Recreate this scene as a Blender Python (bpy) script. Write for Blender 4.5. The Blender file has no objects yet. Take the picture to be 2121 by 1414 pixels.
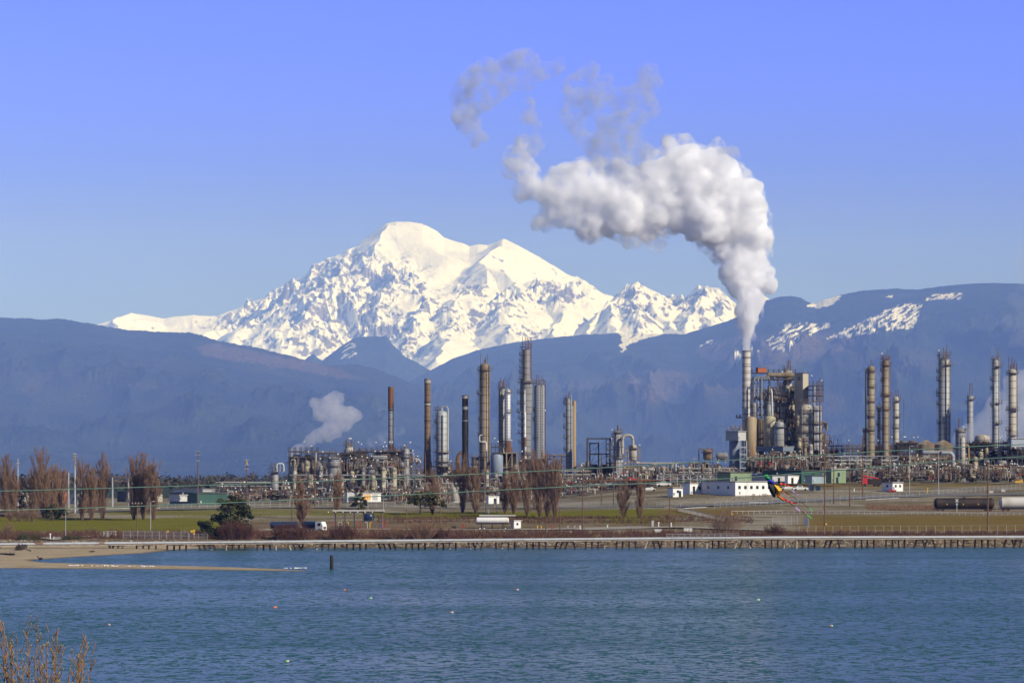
import bpy, math, random
import numpy as np
from math import sin, cos, pi, radians, sqrt
from mathutils import Vector, noise as mnoise
R = random.Random(7)
C = bpy.context.scene.collection
SC = bpy.context.scene
# ---------------------------------------------------------------- camera
F = 9000.0; CX = 1060.5; HY = 985.0; CH = 20.0     # focal length and horizon in photo pixels, camera height in metres
cam = bpy.data.cameras.new('camera'); camo = bpy.data.objects.new('camera', cam); C.objects.link(camo)
camo.location = (0, 0, CH); camo.rotation_euler = (radians(90), 0, 0)
cam.sensor_width = 36; cam.lens = 36 * F / 2121; cam.shift_y = (HY - 707) / 2121
cam.clip_start = 1; cam.clip_end = 200000
SC.camera = camo
SC.view_settings.view_transform = 'Standard'; SC.view_settings.look = 'None'
SC.view_settings.exposure = 0.08; SC.view_settings.gamma = 1
SC.cycles.volume_bounces = 64; SC.cycles.max_bounces = 64; SC.cycles.diffuse_bounces = 2; SC.cycles.glossy_bounces = 2
SC.cycles.transparent_max_bounces = 12
SC.cycles.use_denoising = True
# ---------------------------------------------------------------- sun and sky
SUN_EL = radians(31); SUN_AZ = radians(127)      # azimuth clockwise from +Y (view direction)
w = bpy.data.worlds.new('World'); SC.world = w; w.use_nodes = True
nt = w.node_tree; N = nt.nodes; L = nt.links; N.clear()
def nd(T, kind, **kw):
    n = T.nodes.new(kind)
    for k, v in kw.items(): setattr(n, k, v)
    return n
sky = nd(nt, 'ShaderNodeTexSky', sky_type='NISHITA', sun_disc=False, sun_elevation=SUN_EL, sun_rotation=SUN_AZ, altitude=20, air_density=1.0, dust_density=0.4, ozone_density=2.0)
tc = nd(nt, 'ShaderNodeTexCoord'); sp = nd(nt, 'ShaderNodeSeparateXYZ'); L.new(tc.outputs['Generated'], sp.inputs[0])
rp = nd(nt, 'ShaderNodeValToRGB'); L.new(sp.outputs[2], rp.inputs[0])
SKYRAMP = [(0.0, (2.4, 3.25, 4.4)), (0.035, (2.0, 3.05, 6.0)), (0.07, (1.45, 2.4, 14.0)), (0.11, (1.2, 2.05, 19)), (0.16, (1.0, 1.8, 10))]
el = rp.color_ramp.elements
while len(el) < len(SKYRAMP): el.new(0.5)
for e, (p, c) in zip(el, SKYRAMP): e.position = p; e.color = (c[0]/20, c[1]/20, c[2]/20, 1)
sc_ = nd(nt, 'ShaderNodeVectorMath', operation='SCALE'); sc_.inputs['Scale'].default_value = 40.0; L.new(rp.outputs[0], sc_.inputs[0])
mr = nd(nt, 'ShaderNodeMapRange', interpolation_type='SMOOTHSTEP'); mr.inputs[1].default_value = 0.112; mr.inputs[2].default_value = 0.20; L.new(sp.outputs[2], mr.inputs[0])
mx = nd(nt, 'ShaderNodeMix', data_type='RGBA'); L.new(mr.outputs[0], mx.inputs[0]); L.new(sc_.outputs[0], mx.inputs[6]); L.new(sky.outputs[0], mx.inputs[7])
bg = nd(nt, 'ShaderNodeBackground'); bg.inputs[1].default_value = 0.05; L.new(mx.outputs[2], bg.inputs[0])
L.new(bg.outputs[0], nd(nt, 'ShaderNodeOutputWorld').inputs[0])
sl = bpy.data.lights.new('sun', 'SUN'); sl.energy = 5.0; sl.angle = radians(0.5); sl.color = (1, 0.93, 0.82)
so = bpy.data.objects.new('sun', sl); C.objects.link(so)
sd = Vector((sin(SUN_AZ)*cos(SUN_EL), cos(SUN_AZ)*cos(SUN_EL), sin(SUN_EL)))
so.rotation_euler = sd.to_track_quat('Z', 'Y').to_euler()

# ---------------------------------------------------------------- helpers
def PX(px, d): return (px - CX) * d / F
def PZ(py, d): return CH - (py - HY) * d / F
def PT(px, py, d): return Vector((PX(px, d), d, PZ(py, d)))
def S(d): return d / F                              # metres per photo pixel at distance d

def tag(o, label=None, cat=None, group=None, kind=None):
    if label: o['label'] = label
    if cat: o['category'] = cat
    if group: o['group'] = group
    if kind: o['kind'] = kind
    return o
def thing(name, label, cat, loc, group=None, rz=0):
    o = bpy.data.objects.new(name, None); C.objects.link(o); o.empty_display_size = 0.5
    o.location = loc; o.rotation_euler = (0, 0, rz)
    return tag(o, label, cat, group)
def copy_tree(o, parent=None):
    c = o.copy(); C.objects.link(c); c.parent = parent
    for ch in o.children: copy_tree(ch, c)
    return c
def np_mesh(name, V, Fc):
    me = bpy.data.meshes.new(name); me.from_pydata(V, [], Fc); me.update(); return me
class MB:
    def __init__(s): s.v = []; s.f = []
    def add(s, vs, fs):
        b = len(s.v); s.v.extend(vs); s.f.extend([tuple(i + b for i in f) for f in fs]); return s
    def box(s, cx, cy, cz, sx, sy, sz, rz=0.0):
        c, n = cos(rz), sin(rz); vs = []
        for dz in (-.5, .5):
            for dx, dy in ((-.5, -.5), (.5, -.5), (.5, .5), (-.5, .5)):
                x, y = dx*sx, dy*sy
                vs.append((cx + x*c - y*n, cy + x*n + y*c, cz + dz*sz))
        return s.add(vs, [(3,2,1,0),(4,5,6,7),(0,1,5,4),(1,2,6,5),(2,3,7,6),(3,0,4,7)])
    def bar(s, p0, p1, r, n=6, r1=None):
        p0 = Vector(p0); p1 = Vector(p1); d = p1 - p0
        if d.length < 1e-6: return s
        d.normalize(); a = Vector((0,0,1)) if abs(d.z) < .9 else Vector((1,0,0))
        u = d.cross(a).normalized(); w_ = d.cross(u); r1 = r if r1 is None else r1; vs = []
        for p, q in ((p0, r), (p1, r1)):
            for i in range(n):
                t = 2*pi*(i+.5)/n; vs.append(tuple(p + u*(cos(t)*q) + w_*(sin(t)*q)))
        fs = [(i, (i+1) % n, n+(i+1) % n, n+i) for i in range(n)]
        if r > 0.02: fs += [tuple(range(n-1, -1, -1)), tuple(range(n, 2*n))]
        return s.add(vs, fs)
    def path(s, pts, r, n=8):
        pts = [Vector(p) for p in pts]; rings = []; vs = []; prev = None
        for i, p in enumerate(pts):
            d = (pts[min(i+1, len(pts)-1)] - pts[max(i-1, 0)]).normalized()
            if prev is None:
                a = Vector((0,0,1)) if abs(d.z) < .9 else Vector((0,1,0)); u = d.cross(a).normalized()
            else: u = (prev - d*prev.dot(d)).normalized()
            prev = u; w_ = d.cross(u)
            for k in range(n):
                t = 2*pi*k/n; vs.append(tuple(p + u*(cos(t)*r) + w_*(sin(t)*r)))
        fs = []
        for i in range(len(pts)-1):
            for k in range(n): fs.append((i*n+k, i*n+(k+1) % n, (i+1)*n+(k+1) % n, (i+1)*n+k))
        fs += [tuple(range(n-1, -1, -1)), tuple(range((len(pts)-1)*n, len(pts)*n))]
        return s.add(vs, fs)
    def lathe(s, prof, cx=0, cy=0, n=20, axis='z', cz=0):
        vs = []
        for r, z in prof:
            for k in range(n):
                t = 2*pi*k/n
                if axis == 'z': vs.append((cx+cos(t)*r, cy+sin(t)*r, cz+z))
                elif axis == 'x': vs.append((cx+z, cy+cos(t)*r, cz+sin(t)*r))
                else: vs.append((cx+cos(t)*r, cy+z, cz+sin(t)*r))
        fs = []
        for i in range(len(prof)-1):
            for k in range(n):
                q = (i*n+k, i*n+(k+1) % n, (i+1)*n+(k+1) % n, (i+1)*n+k)
                fs.append(q[::-1] if axis == 'y' else q)
        b = tuple(range(n)); t_ = tuple(range((len(prof)-1)*n, len(prof)*n))
        fs += [b[::-1], t_] if axis != 'y' else [b, t_[::-1]]
        return s.add(vs, fs)
    def quad(s, a, b, c, d): return s.add([tuple(a), tuple(b), tuple(c), tuple(d)], [(0,1,2,3)])
    def build(s, name, mat, parent=None, smooth=True, label=None, loc=None):
        me = bpy.data.meshes.new(name); me.from_pydata(s.v, [], s.f); me.materials.append(mat)
        if smooth:
            me.polygons.foreach_set('use_smooth', [True]*len(me.polygons)); me.set_sharp_from_angle(angle=radians(35))
        me.update()
        o = bpy.data.objects.new(name, me); C.objects.link(o)
        if parent is not None: o.parent = parent
        if loc is not None: o.location = loc
        if label: o['label'] = label
        return o
def bend(pts, rad, k=4):
    """round the corners of a pipe run"""
    pts = [Vector(p) for p in pts]; out = [pts[0]]
    for i in range(1, len(pts)-1):
        a, b, c = pts[i-1], pts[i], pts[i+1]; u = (a-b); v = (c-b); r = min(rad, u.length*.45, v.length*.45)
        p = b + u.normalized()*r; q = b + v.normalized()*r
        for j in range(k+1):
            t = j/k; out.append((1-t)**2*p + 2*t*(1-t)*b + t*t*q)
    out.append(pts[-1]); return out
# materials ------------------------------------------------------
def newmat(name):
    m = bpy.data.materials.new(name); m.use_nodes = True; T = m.node_tree; T.nodes.clear()
    out = nd(T, 'ShaderNodeOutputMaterial'); return m, T, out
def lerp3(T, fac, a, b):
    x = nd(T, 'ShaderNodeMix', data_type='RGBA'); T.links.new(fac, x.inputs[0])
    for s_, v in ((6, a), (7, b)):
        if isinstance(v, (tuple, list)): x.inputs[s_].default_value = (*v, 1)
        else: T.links.new(v, x.inputs[s_])
    return x.outputs[2]
def noisef(T, scale, lo, hi, detail=4, vec=None, stretch=None, rough=.55, w_=None):
    tc = nd(T, 'ShaderNodeTexCoord'); v = tc.outputs['Object'] if vec is None else vec
    if stretch:
        mp = nd(T, 'ShaderNodeMapping'); mp.inputs['Scale'].default_value = stretch; T.links.new(v, mp.inputs[0]); v = mp.outputs[0]
    n = nd(T, 'ShaderNodeTexNoise'); n.inputs['Scale'].default_value = scale; n.inputs['Detail'].default_value = detail; n.inputs['Roughness'].default_value = rough
    T.links.new(v, n.inputs['Vector'])
    r = nd(T, 'ShaderNodeMapRange'); r.inputs[1].default_value = lo; r.inputs[2].default_value = hi; T.links.new(n.outputs[0], r.inputs[0])
    return r.outputs[0]
MATS = {}
def pm(name, col, dirt=None, amt=(.5, .75), scale=.25, rough=.55, metal=0.0, stretch=(1, 1, .25), bands=None, speck=None, spec=.3):
    """painted or clad metal, wood, concrete: base colour broken by patches of dirt, rust or wear"""
    if name in MATS: return MATS[name]
    m, T, out = newmat(name); b = nd(T, 'ShaderNodeBsdfPrincipled'); T.links.new(b.outputs[0], out.inputs[0])
    b.inputs['Roughness'].default_value = rough; b.inputs['Metallic'].default_value = metal; b.inputs['Specular IOR Level'].default_value = spec
    dirt = dirt or tuple(c*.6 for c in col)
    c = lerp3(T, noisef(T, scale, amt[0], amt[1], 5, stretch=stretch), col, dirt)
    if speck: c = lerp3(T, noisef(T, speck[1], speck[2], speck[2]+.1, 3), c, speck[0])
    if bands:      # seams of cladding every `bands` metres
        tc_ = nd(T, 'ShaderNodeTexCoord'); s_ = nd(T, 'ShaderNodeSeparateXYZ'); T.links.new(tc_.outputs['Object'], s_.inputs[0])
        mo = nd(T, 'ShaderNodeMath', operation='PINGPONG'); mo.inputs[1].default_value = bands/2; T.links.new(s_.outputs[2], mo.inputs[0])
        lt = nd(T, 'ShaderNodeMath', operation='LESS_THAN'); lt.inputs[1].default_value = bands*.04; T.links.new(mo.outputs[0], lt.inputs[0])
        c = lerp3(T, lt.outputs[0], c, tuple(q*.35 for q in dirt))
    T.links.new(c, b.inputs['Base Color']); MATS[name] = m; return m
# numpy gradient noise -------------------------------------------
_rs = np.random.RandomState(11); _perm = _rs.permutation(4096); _g = _rs.uniform(0, 2*pi, 4096)
def gn(x, y, seed=0):
    xi = np.floor(x).astype(np.int64); yi = np.floor(y).astype(np.int64); xf = x-xi; yf = y-yi
    def gr(ix, iy, dx, dy):
        h = _perm[(_perm[(ix + seed*131) & 4095] + iy) & 4095]; a = _g[h]; return np.cos(a)*dx + np.sin(a)*dy
    u = xf*xf*xf*(xf*(xf*6-15)+10); v = yf*yf*yf*(yf*(yf*6-15)+10)
    a = gr(xi, yi, xf, yf); b = gr(xi+1, yi, xf-1, yf); c = gr(xi, yi+1, xf, yf-1); d = gr(xi+1, yi+1, xf-1, yf-1)
    return (a*(1-u)+b*u)*(1-v) + (c*(1-u)+d*u)*v
def fbm(x, y, o=5, seed=0, g=.5):
    s = 0; a = 1.; f = 1.
    for i in range(o): s = s + a*gn(x*f, y*f, seed+i*7); a *= g; f *= 2.03
    return s
def ridged(x, y, o=5, seed=0, g=.5):
    s = 0; a = 1.; f = 1.; w_ = 1.
    for i in range(o):
        n = 1 - np.abs(gn(x*f, y*f, seed+i*5))*2.2; n = np.clip(n, 0, 1)**2 * w_; s = s + a*n; w_ = np.clip(n*1.6, 0, 1); a *= g; f *= 2.1
    return s
def grid_obj(name, X, Y, Z, mat, attrs=None, smooth=True):
    nr, nc = X.shape; V = np.stack([X, Y, Z], -1).reshape(-1, 3).astype(np.float32)
    i = np.arange(nr*nc).reshape(nr, nc); q = np.stack([i[:-1, :-1], i[:-1, 1:], i[1:, 1:], i[1:, :-1]], -1).reshape(-1, 4)
    me = bpy.data.meshes.new(name); me.vertices.add(len(V)); me.vertices.foreach_set('co', V.ravel())
    me.loops.add(q.size); me.loops.foreach_set('vertex_index', q.ravel().astype(np.int32))
    me.polygons.add(len(q)); me.polygons.foreach_set('loop_start', np.arange(0, q.size, 4, dtype=np.int32))
    me.update(calc_edges=True); me.validate()
    if smooth: me.polygons.foreach_set('use_smooth', [True]*len(me.polygons))
    for k, a in (attrs or {}).items():
        at = me.attributes.new(k, 'FLOAT', 'POINT'); at.data.foreach_set('value', a.ravel().astype(np.float32))
    me.materials.append(mat); o = bpy.data.objects.new(name, me); C.objects.link(o); return o
def poly_in(px, py, poly):
    ins = np.zeros(px.shape, bool); n = len(poly)
    for i in range(n):
        x0, y0 = poly[i]; x1, y1 = poly[(i+1) % n]
        if y0 == y1: continue
        c = ((y0 > py) != (y1 > py)) & (px < (x1-x0)*(py-y0)/(y1-y0)+x0); ins ^= c
    return ins
def seg_dist(x, y, a, b):
    dx, dy = b[0]-a[0], b[1]-a[1]; t = np.clip(((x-a[0])*dx+(y-a[1])*dy)/(dx*dx+dy*dy+1e-9), 0, 1)
    return np.hypot(x-a[0]-t*dx, y-a[1]-t*dy), t
# ================================================================ MOUNTAINS AND HILLS
def attr(T, name):
    a = nd(T, 'ShaderNodeAttribute'); a.attribute_name = name; return a.outputs['Fac']
def snow_mat():
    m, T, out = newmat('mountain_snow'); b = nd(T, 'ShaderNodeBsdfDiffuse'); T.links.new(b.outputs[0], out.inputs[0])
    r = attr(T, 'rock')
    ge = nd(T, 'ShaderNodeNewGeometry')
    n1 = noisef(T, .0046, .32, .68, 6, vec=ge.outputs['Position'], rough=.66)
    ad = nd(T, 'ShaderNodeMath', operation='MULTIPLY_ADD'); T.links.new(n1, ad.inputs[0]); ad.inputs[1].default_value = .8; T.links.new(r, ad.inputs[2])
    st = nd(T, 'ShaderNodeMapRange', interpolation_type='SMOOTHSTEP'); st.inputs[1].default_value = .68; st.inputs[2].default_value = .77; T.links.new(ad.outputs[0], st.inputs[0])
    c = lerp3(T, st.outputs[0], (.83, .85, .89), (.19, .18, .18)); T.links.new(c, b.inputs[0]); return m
SN = snow_mat()
def line(pts, px): 
    p = np.array(pts, float); return np.interp(px, p[:, 0], p[:, 1])
MAINCREST = [(120,700),(200,672),(240,662),(270,649),(300,653),(340,660),(400,651),(450,655),(490,640),(530,625),(560,618),(590,600),(630,585),(650,568),(665,556),(676,560),(690,538),(704,534),(714,540),(745,503),(770,486),(800,464),(820,459),(850,460),(875,463),(905,479),(920,492),(960,504),(972,510),(990,506),(1010,508),(1043,494),(1060,502),(1080,512),(1120,535),(1160,560),(1200,588),(1240,608),(1275,617),(1300,630),(1400,665),(1660,700)]
SPINES = [
 [(745,506,29800),(716,538,29300),(690,560,28900),(655,600,28500),(600,655,28000),(560,690,27400)],
 [(704,534,29500),(720,575,28900),(745,590,28500),(700,600,28150),(650,640,27800),(600,690,27300)],
 [(745,590,28500),(790,625,28100),(840,640,27800),(880,665,27500),(900,700,26900)],
 [(800,470,29800),(770,515,29300),(745,540,29000)],
 [(770,515,29300),(800,555,28950),(840,590,28600),(862,610,28400)],
 [(530,628,29800),(480,665,29000),(430,690,28500)],
 [(590,602,29800),(560,640,29000),(500,690,28000)],
 [(270,650,29800),(240,668,29300),(262,690,28600)],
 [(1018,556,28600),(985,585,28300),(950,600,28000),(905,625,27700),(870,655,27300),(845,690,26700)],
 [(1018,556,28600),(1050,580,28300),(1080,600,27800),(1060,650,27000),(1040,690,26300)],
 [(1090,580,28500),(1130,590,28300),(1170,600,28300),(1220,610,28600)],
 [(1130,590,28300),(1160,640,27500),(1150,690,26700)],
 [(950,600,28000),(960,650,27200),(930,700,26200),(900,745,25400)],
 [(1043,496,29700),(1020,530,29200),(1018,556,28700)],
]
TWIN = [[(1225,700,26600),(1245,665,26900),(1270,622,27200),(1290,603,27400),(1318,583,27500),(1345,600,27500),(1378,620,27600),(1402,612,27700),(1412,614,27700),(1432,598,27700),(1458,582,27700),(1476,592,27600),(1500,618,27400),(1530,640,27300),(1570,617,27300),(1600,612,27300),(1625,640,27200),(1700,690,27200)],
 [(1318,583,27500),(1330,630,26900),(1322,680,26200),(1305,720,25600)],[(1290,603,27400),(1285,650,26800),(1262,690,26300)],[(1345,600,27500),(1375,650,26900),(1400,690,26400)],
 [(1458,582,27700),(1450,630,27000),(1420,680,26500)],[(1500,618,27400),(1490,660,26700)],[(1402,612,27700),(1390,640,27100)]]
def mountain():
    px = np.arange(130, 1720, 1.15); d = np.concatenate([np.arange(24600, 30200, 12.5), np.arange(30200, 33000, 120.0)])
    P, D = np.meshgrid(px, d); X = (P-CX)*D/F; Y = D.copy()
    WX = X + 130*fbm(X/700, Y/700, 4, 3); WY = Y + 130*fbm(X/700, Y/700, 4, 23)
    WP = (WX + 330*fbm(X/1500, Y/1100, 4, 33)*np.clip((30000-Y)/900, 0, 1))/WY*F + CX; WP = WP - (WP-850)*np.clip((30000-Y)/9000, 0, .4)
    cp = np.arange(0, 1800, 4.); cs = line(MAINCREST, cp); cs = np.convolve(np.pad(cs, 12, 'edge'), np.hanning(25)/np.hanning(25).sum(), 'valid'); cz = CH - (np.interp(WP, cp, cs)+5-HY)*30000/F
    crest_z = CH - (line(MAINCREST, P)-HY)*30000/F
    t = (30000-Y)
    # front face: gentle snow slopes falling toward the camera; back face falls away
    k = np.where(WP < 640, .33, .30)
    z = np.where(t > 0, crest_z*(1-np.clip(t/700, 0, 1)) + np.minimum(cz, crest_z+150)*np.clip(t/700, 0, 1) - k*np.abs(t)**1.0, crest_z - .9*np.abs(t))
    z = z - np.where((t > 0) & (t < 1500), 60*np.sin(np.clip(t/1500, 0, 1)*pi)*(.6+fbm(X/900, Y/900, 3, 5)), 0)
    ridge = np.full(X.shape, -1e9)
    for grp, slope in ((SPINES, .62), (TWIN, .80)):
        for sp_ in grp:
            for a, b in zip(sp_[:-1], sp_[1:]):
                A = (PX(a[0], a[2]), a[2]); B = (PX(b[0], b[2]), b[2]); za, zb = PZ(a[1], a[2]), PZ(b[1], b[2])
                dist, tt = seg_dist(WX, WY, A, B); ridge = np.maximum(ridge, za+(zb-za)*tt - slope*dist*(1+.0*dist))
    rough = np.clip((ridge - z)/120 + .15, 0, 1)
    # smooth maximum
    h = np.maximum(z, ridge) + 25*np.exp(-np.abs(z-ridge)/60)
    near = (t > -40) & (t < 160); 
    # rockiness map by region (photo pixels of the slope itself)
    def blob(cx, cy, rx, ry): return np.exp(-(((P-cx)/rx)**2 + ((IY-cy)/ry)**2))
    IY = HY - (h-CH)*F/D
    rock = np.zeros(X.shape)
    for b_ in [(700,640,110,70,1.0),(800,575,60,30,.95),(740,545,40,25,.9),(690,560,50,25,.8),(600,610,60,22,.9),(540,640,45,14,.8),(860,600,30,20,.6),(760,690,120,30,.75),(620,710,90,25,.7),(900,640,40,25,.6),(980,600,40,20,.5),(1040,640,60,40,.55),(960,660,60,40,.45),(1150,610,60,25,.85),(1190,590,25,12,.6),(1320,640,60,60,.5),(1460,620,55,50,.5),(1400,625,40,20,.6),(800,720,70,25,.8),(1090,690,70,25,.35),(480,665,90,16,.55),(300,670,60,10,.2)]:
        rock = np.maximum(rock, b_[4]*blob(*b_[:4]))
    am = .045 + 1.0*rock
    n1 = ridged(WX/420, WY/620, 6, 40, .55); n2 = fbm(X/160, Y/200, 5, 60)
    fade = np.clip(t/350, 0, 1)
    h = h + am*(95*(n1-.75)*(.25+.75*fade) + 30*n2*(.35+.65*fade)) + 4*n2
    gul = ridged(WX/120, WY/900, 4, 80, .5); h = h + rock*38*(gul-.7)*fade
    n3 = ridged(WX/55, WY/80, 4, 140, .6); h = h + (.04+rock)*15*(n3-.7)*(.3+.7*fade) + 1.2*fbm(X/28, Y/40, 3, 150)
    gx = np.gradient(h, axis=1)/np.gradient(X, axis=1); gy = np.gradient(h, axis=0)/np.gradient(Y, axis=0)
    steep = np.hypot(gx, gy)
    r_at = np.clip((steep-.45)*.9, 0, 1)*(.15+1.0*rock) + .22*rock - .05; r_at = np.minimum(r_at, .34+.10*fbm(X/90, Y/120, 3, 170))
    # rock ribs on the low left buttress
    r_at = np.where(h < CH - (735-HY)*D/F, r_at+.0, r_at)
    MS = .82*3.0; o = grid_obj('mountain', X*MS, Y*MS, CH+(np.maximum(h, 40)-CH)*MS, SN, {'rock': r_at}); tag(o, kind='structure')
mountain()

def hill_mat():
    m, T, out = newmat('forest_hillside'); b = nd(T, 'ShaderNodeBsdfDiffuse'); T.links.new(b.outputs[0], out.inputs[0])
    ge = nd(T, 'ShaderNodeNewGeometry')
    n1 = noisef(T, .0016, .35, .65, 8, vec=ge.outputs['Position'], rough=.6)
    n2 = noisef(T, .022, .42, .60, 5, vec=ge.outputs['Position'], rough=.75)
    c = lerp3(T, n1, (.010, .020, .016), (.042, .052, .032)); c = lerp3(T, attr(T, 'cut'), c, (.15, .105, .085))
    c2 = lerp3(T, n2, c, (.004, .008, .007)); mxx = nd(T, 'ShaderNodeMix', data_type='RGBA'); mxx.inputs[0].default_value = .75
    T.links.new(c, mxx.inputs[6]); T.links.new(c2, mxx.inputs[7])
    c = lerp3(T, attr(T, 'snow'), mxx.outputs[2], (.85, .84, .82)); T.links.new(c, b.inputs[0]); return m
HM = hill_mat()
def hill(name, crest, d_crest, d_base, zbase, cuts=(), snows=(), x0=None, x1=None, bump=40, curve=1.0, seed=0, step=1.7):
    px = np.arange(crest[0][0] if x0 is None else x0, crest[-1][0] if x1 is None else x1, step)
    nrow = 260; tt = np.linspace(0, 1, nrow)
    d = np.concatenate([d_base + (d_crest-d_base)*tt, d_crest + np.array([60, 200, 500, 1000, 1800])])
    P, D = np.meshgrid(px, d); X = (P-CX)*D/F; Y = D
    cz = CH - (line(crest, P)-HY)*d_crest/F
    t = np.clip((Y-d_base)/(d_crest-d_base), 0, 1)
    prof = t**curve
    z = zbase + (cz-zbase)*prof
    amp = bump*np.sin(np.clip(t, 0, 1)*pi)*np.clip((1-t)*2.2, 0, 1)
    z = z + amp*(fbm(X/900, Y/1600, 5, seed+3) + .45*(ridged(X/420, Y/1500, 6, seed+9, .6)-.8)) * np.clip((cz-zbase)/400, .1, 1.5)
    back = Y > d_crest; z = np.where(back, cz - (Y-d_crest)*.5, z)
    z = z + np.abs(gn(X/14, Y/30, seed+50))*7 + 4*gn(X/45, Y/60, seed+51)
    IY = HY - (z-CH)*F/D
    wx = P + 14*fbm(P/30, IY/14, 4, seed+70); wy = IY + 6*fbm(P/24, IY/12, 4, seed+77)
    cut = np.zeros(X.shape); sno = np.zeros(X.shape)
    for poly, v in cuts: cut = np.maximum(cut, poly_in(wx, wy, poly)*v)
    br = fbm((P*.88-IY*.47)/24, (P*.47+IY*.88)/4.5, 5, seed+90, .6)
    for poly, thr in snows: sno = np.maximum(sno, poly_in(P+8*fbm(P/14, IY/8, 4, seed+71), IY+3*fbm(P/10, IY/6, 4, seed+72), poly)*np.clip((br-thr)*9+.5, 0, 1))
    k = np.ones(3)/3.
    for _ in range(2): cut[1:-1] = (cut[:-2]+cut[1:-1]+cut[2:])/3; cut[:, 1:-1] = (cut[:, :-2]+cut[:, 1:-1]+cut[:, 2:])/3
    sno = np.where(back, np.roll(sno, 1, 0), sno)
    o = grid_obj(name, X*3.0, Y*3.0, CH+(z-CH)*3.0, HM, {'cut': cut, 'snow': sno}); tag(o, kind='structure')
hill('hill', [(-700,690),(-300,670),(-60,656),(0,657),(80,662),(120,661),(160,666),(200,673),(270,685),(340,688),(400,690),(460,708),(540,722),(620,743),(680,757),(740,756),(780,764),(830,785),(900,815),(1000,860),(1200,950),(1350,990)], 14000, 8500, 8,
     cuts=[([(395,720),(440,712),(540,730),(640,748),(700,765),(760,785),(700,783),(620,768),(540,755),(440,740)], .75), ([(60,790),(120,768),(112,775),(70,815),(40,815)], .35), ([(150,792),(330,790),(330,802),(150,806)], .25)], bump=75, curve=1.15, seed=1)
hill('foothill', [(560,800),(600,780),(625,752),(640,738),(650,733),(660,742),(668,746),(700,722),(735,700),(760,697),(790,698),(800,696),(815,715),(840,740),(870,755),(900,772),(950,800),(1000,850)], 18500, 15500, 10,
     snows=[([(708,722),(730,708),(738,718),(735,735),(712,748)], .1)], bump=60, seed=20)
hill('hill', [(640,930),(700,880),(800,812),(845,790),(890,768),(940,742),(1000,722),(1060,710),(1120,702),(1200,694),(1280,690),(1320,691),(1400,692),(1420,692),(1450,682),(1500,667),(1530,656),(1560,640),(1590,622),(1620,614),(1640,613),(1660,618),(1672,625),(1690,628),(1710,620),(1735,612),(1780,603),(1850,598),(1900,600),(1950,593),(2010,588),(2060,586),(2121,588),(2300,580),(2700,600)], 18000, 10500, 8,
     cuts=[([(1290,775),(1350,765),(1430,772),(1420,805),(1380,830),(1310,830)], .6), ([(1440,785),(1560,770),(1560,800),(1450,830)], .35), ([(1440,720),(1560,690),(1700,690),(1820,690),(1740,730),(1600,760),(1450,740)], .6), ([(1530,860),(1700,800),(1760,830),(1600,930),(1530,920)], .3), ([(1140,795),(1280,775),(1290,800),(1150,815)], .3), ([(1760,740),(1900,720),(1960,760),(1800,800)], .25)],
     snows=[([(1672,634),(1690,622),(1742,611),(1728,630),(1700,639)], -.6), ([(1998,606),(1990,619),(1915,621),(1905,650),(1890,682),(1868,680),(1800,690),(1755,698),(1710,702),(1770,672),(1830,646),(1860,632),(1905,625),(1935,609)], -.02), ([(1590,705),(1625,672),(1740,666),(1690,688),(1600,735)], .12), ([(1520,730),(1560,712),(1580,720),(1530,745)], .2), ([(1286,688),(1385,690),(1330,702),(1300,716),(1287,730)], -.4), ([(1440,720),(1480,702),(1475,712)], .1), ([(1830,615),(1850,612),(1850,618)], 0)],
     bump=85, curve=1.05, seed=40)

# ================================================================ GROUND
GD = [1150, 1190, 1202, 1215, 1228, 1262, 1330, 1400, 1450, 1500, 1560, 1620, 1680, 1800, 2400, 4000, 27500]
GL = [None, None, 1135, 1124, 1113.5, 1105, 1090, 1076, 1064, 1053, 1046.5, 1042, 1038, None, None, None, None]
GR = [None, None, 1134, 1124, 1113.5, 1105, 1086, 1068, 1056, 1044, 1022, 1008, 1000, None, None, None, None]
def zrow(tab, zend):
    z = [-2.5, -.6]
    for d_, y_ in zip(GD[2:13], tab[2:13]): z.append(CH-(y_-HY)*d_/F)
    return z + [zend, zend, zend, zend]
ZL = zrow(GL, 10.2); ZR = zrow(GR, 17.8)
def soft(v, a, b): t = np.clip((v-a)/(b-a), 0, 1); return t*t*(3-2*t)
def gz(x, y):
    px = x/np.maximum(y, 1)*F + CX; y = y - np.clip((px-400)/1700, 0, 1.3)*22*(1-soft(y, 1260, 1400)); s_ = np.clip((px-1000)/480, 0, 1); s_ = s_*s_*(3-2*s_)
    return np.interp(y, GD, ZL)*(1-s_) + np.interp(y, GD, ZR)*s_
def GZ(x, y): return float(gz(np.array([x]), np.array([y]))[0])
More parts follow.
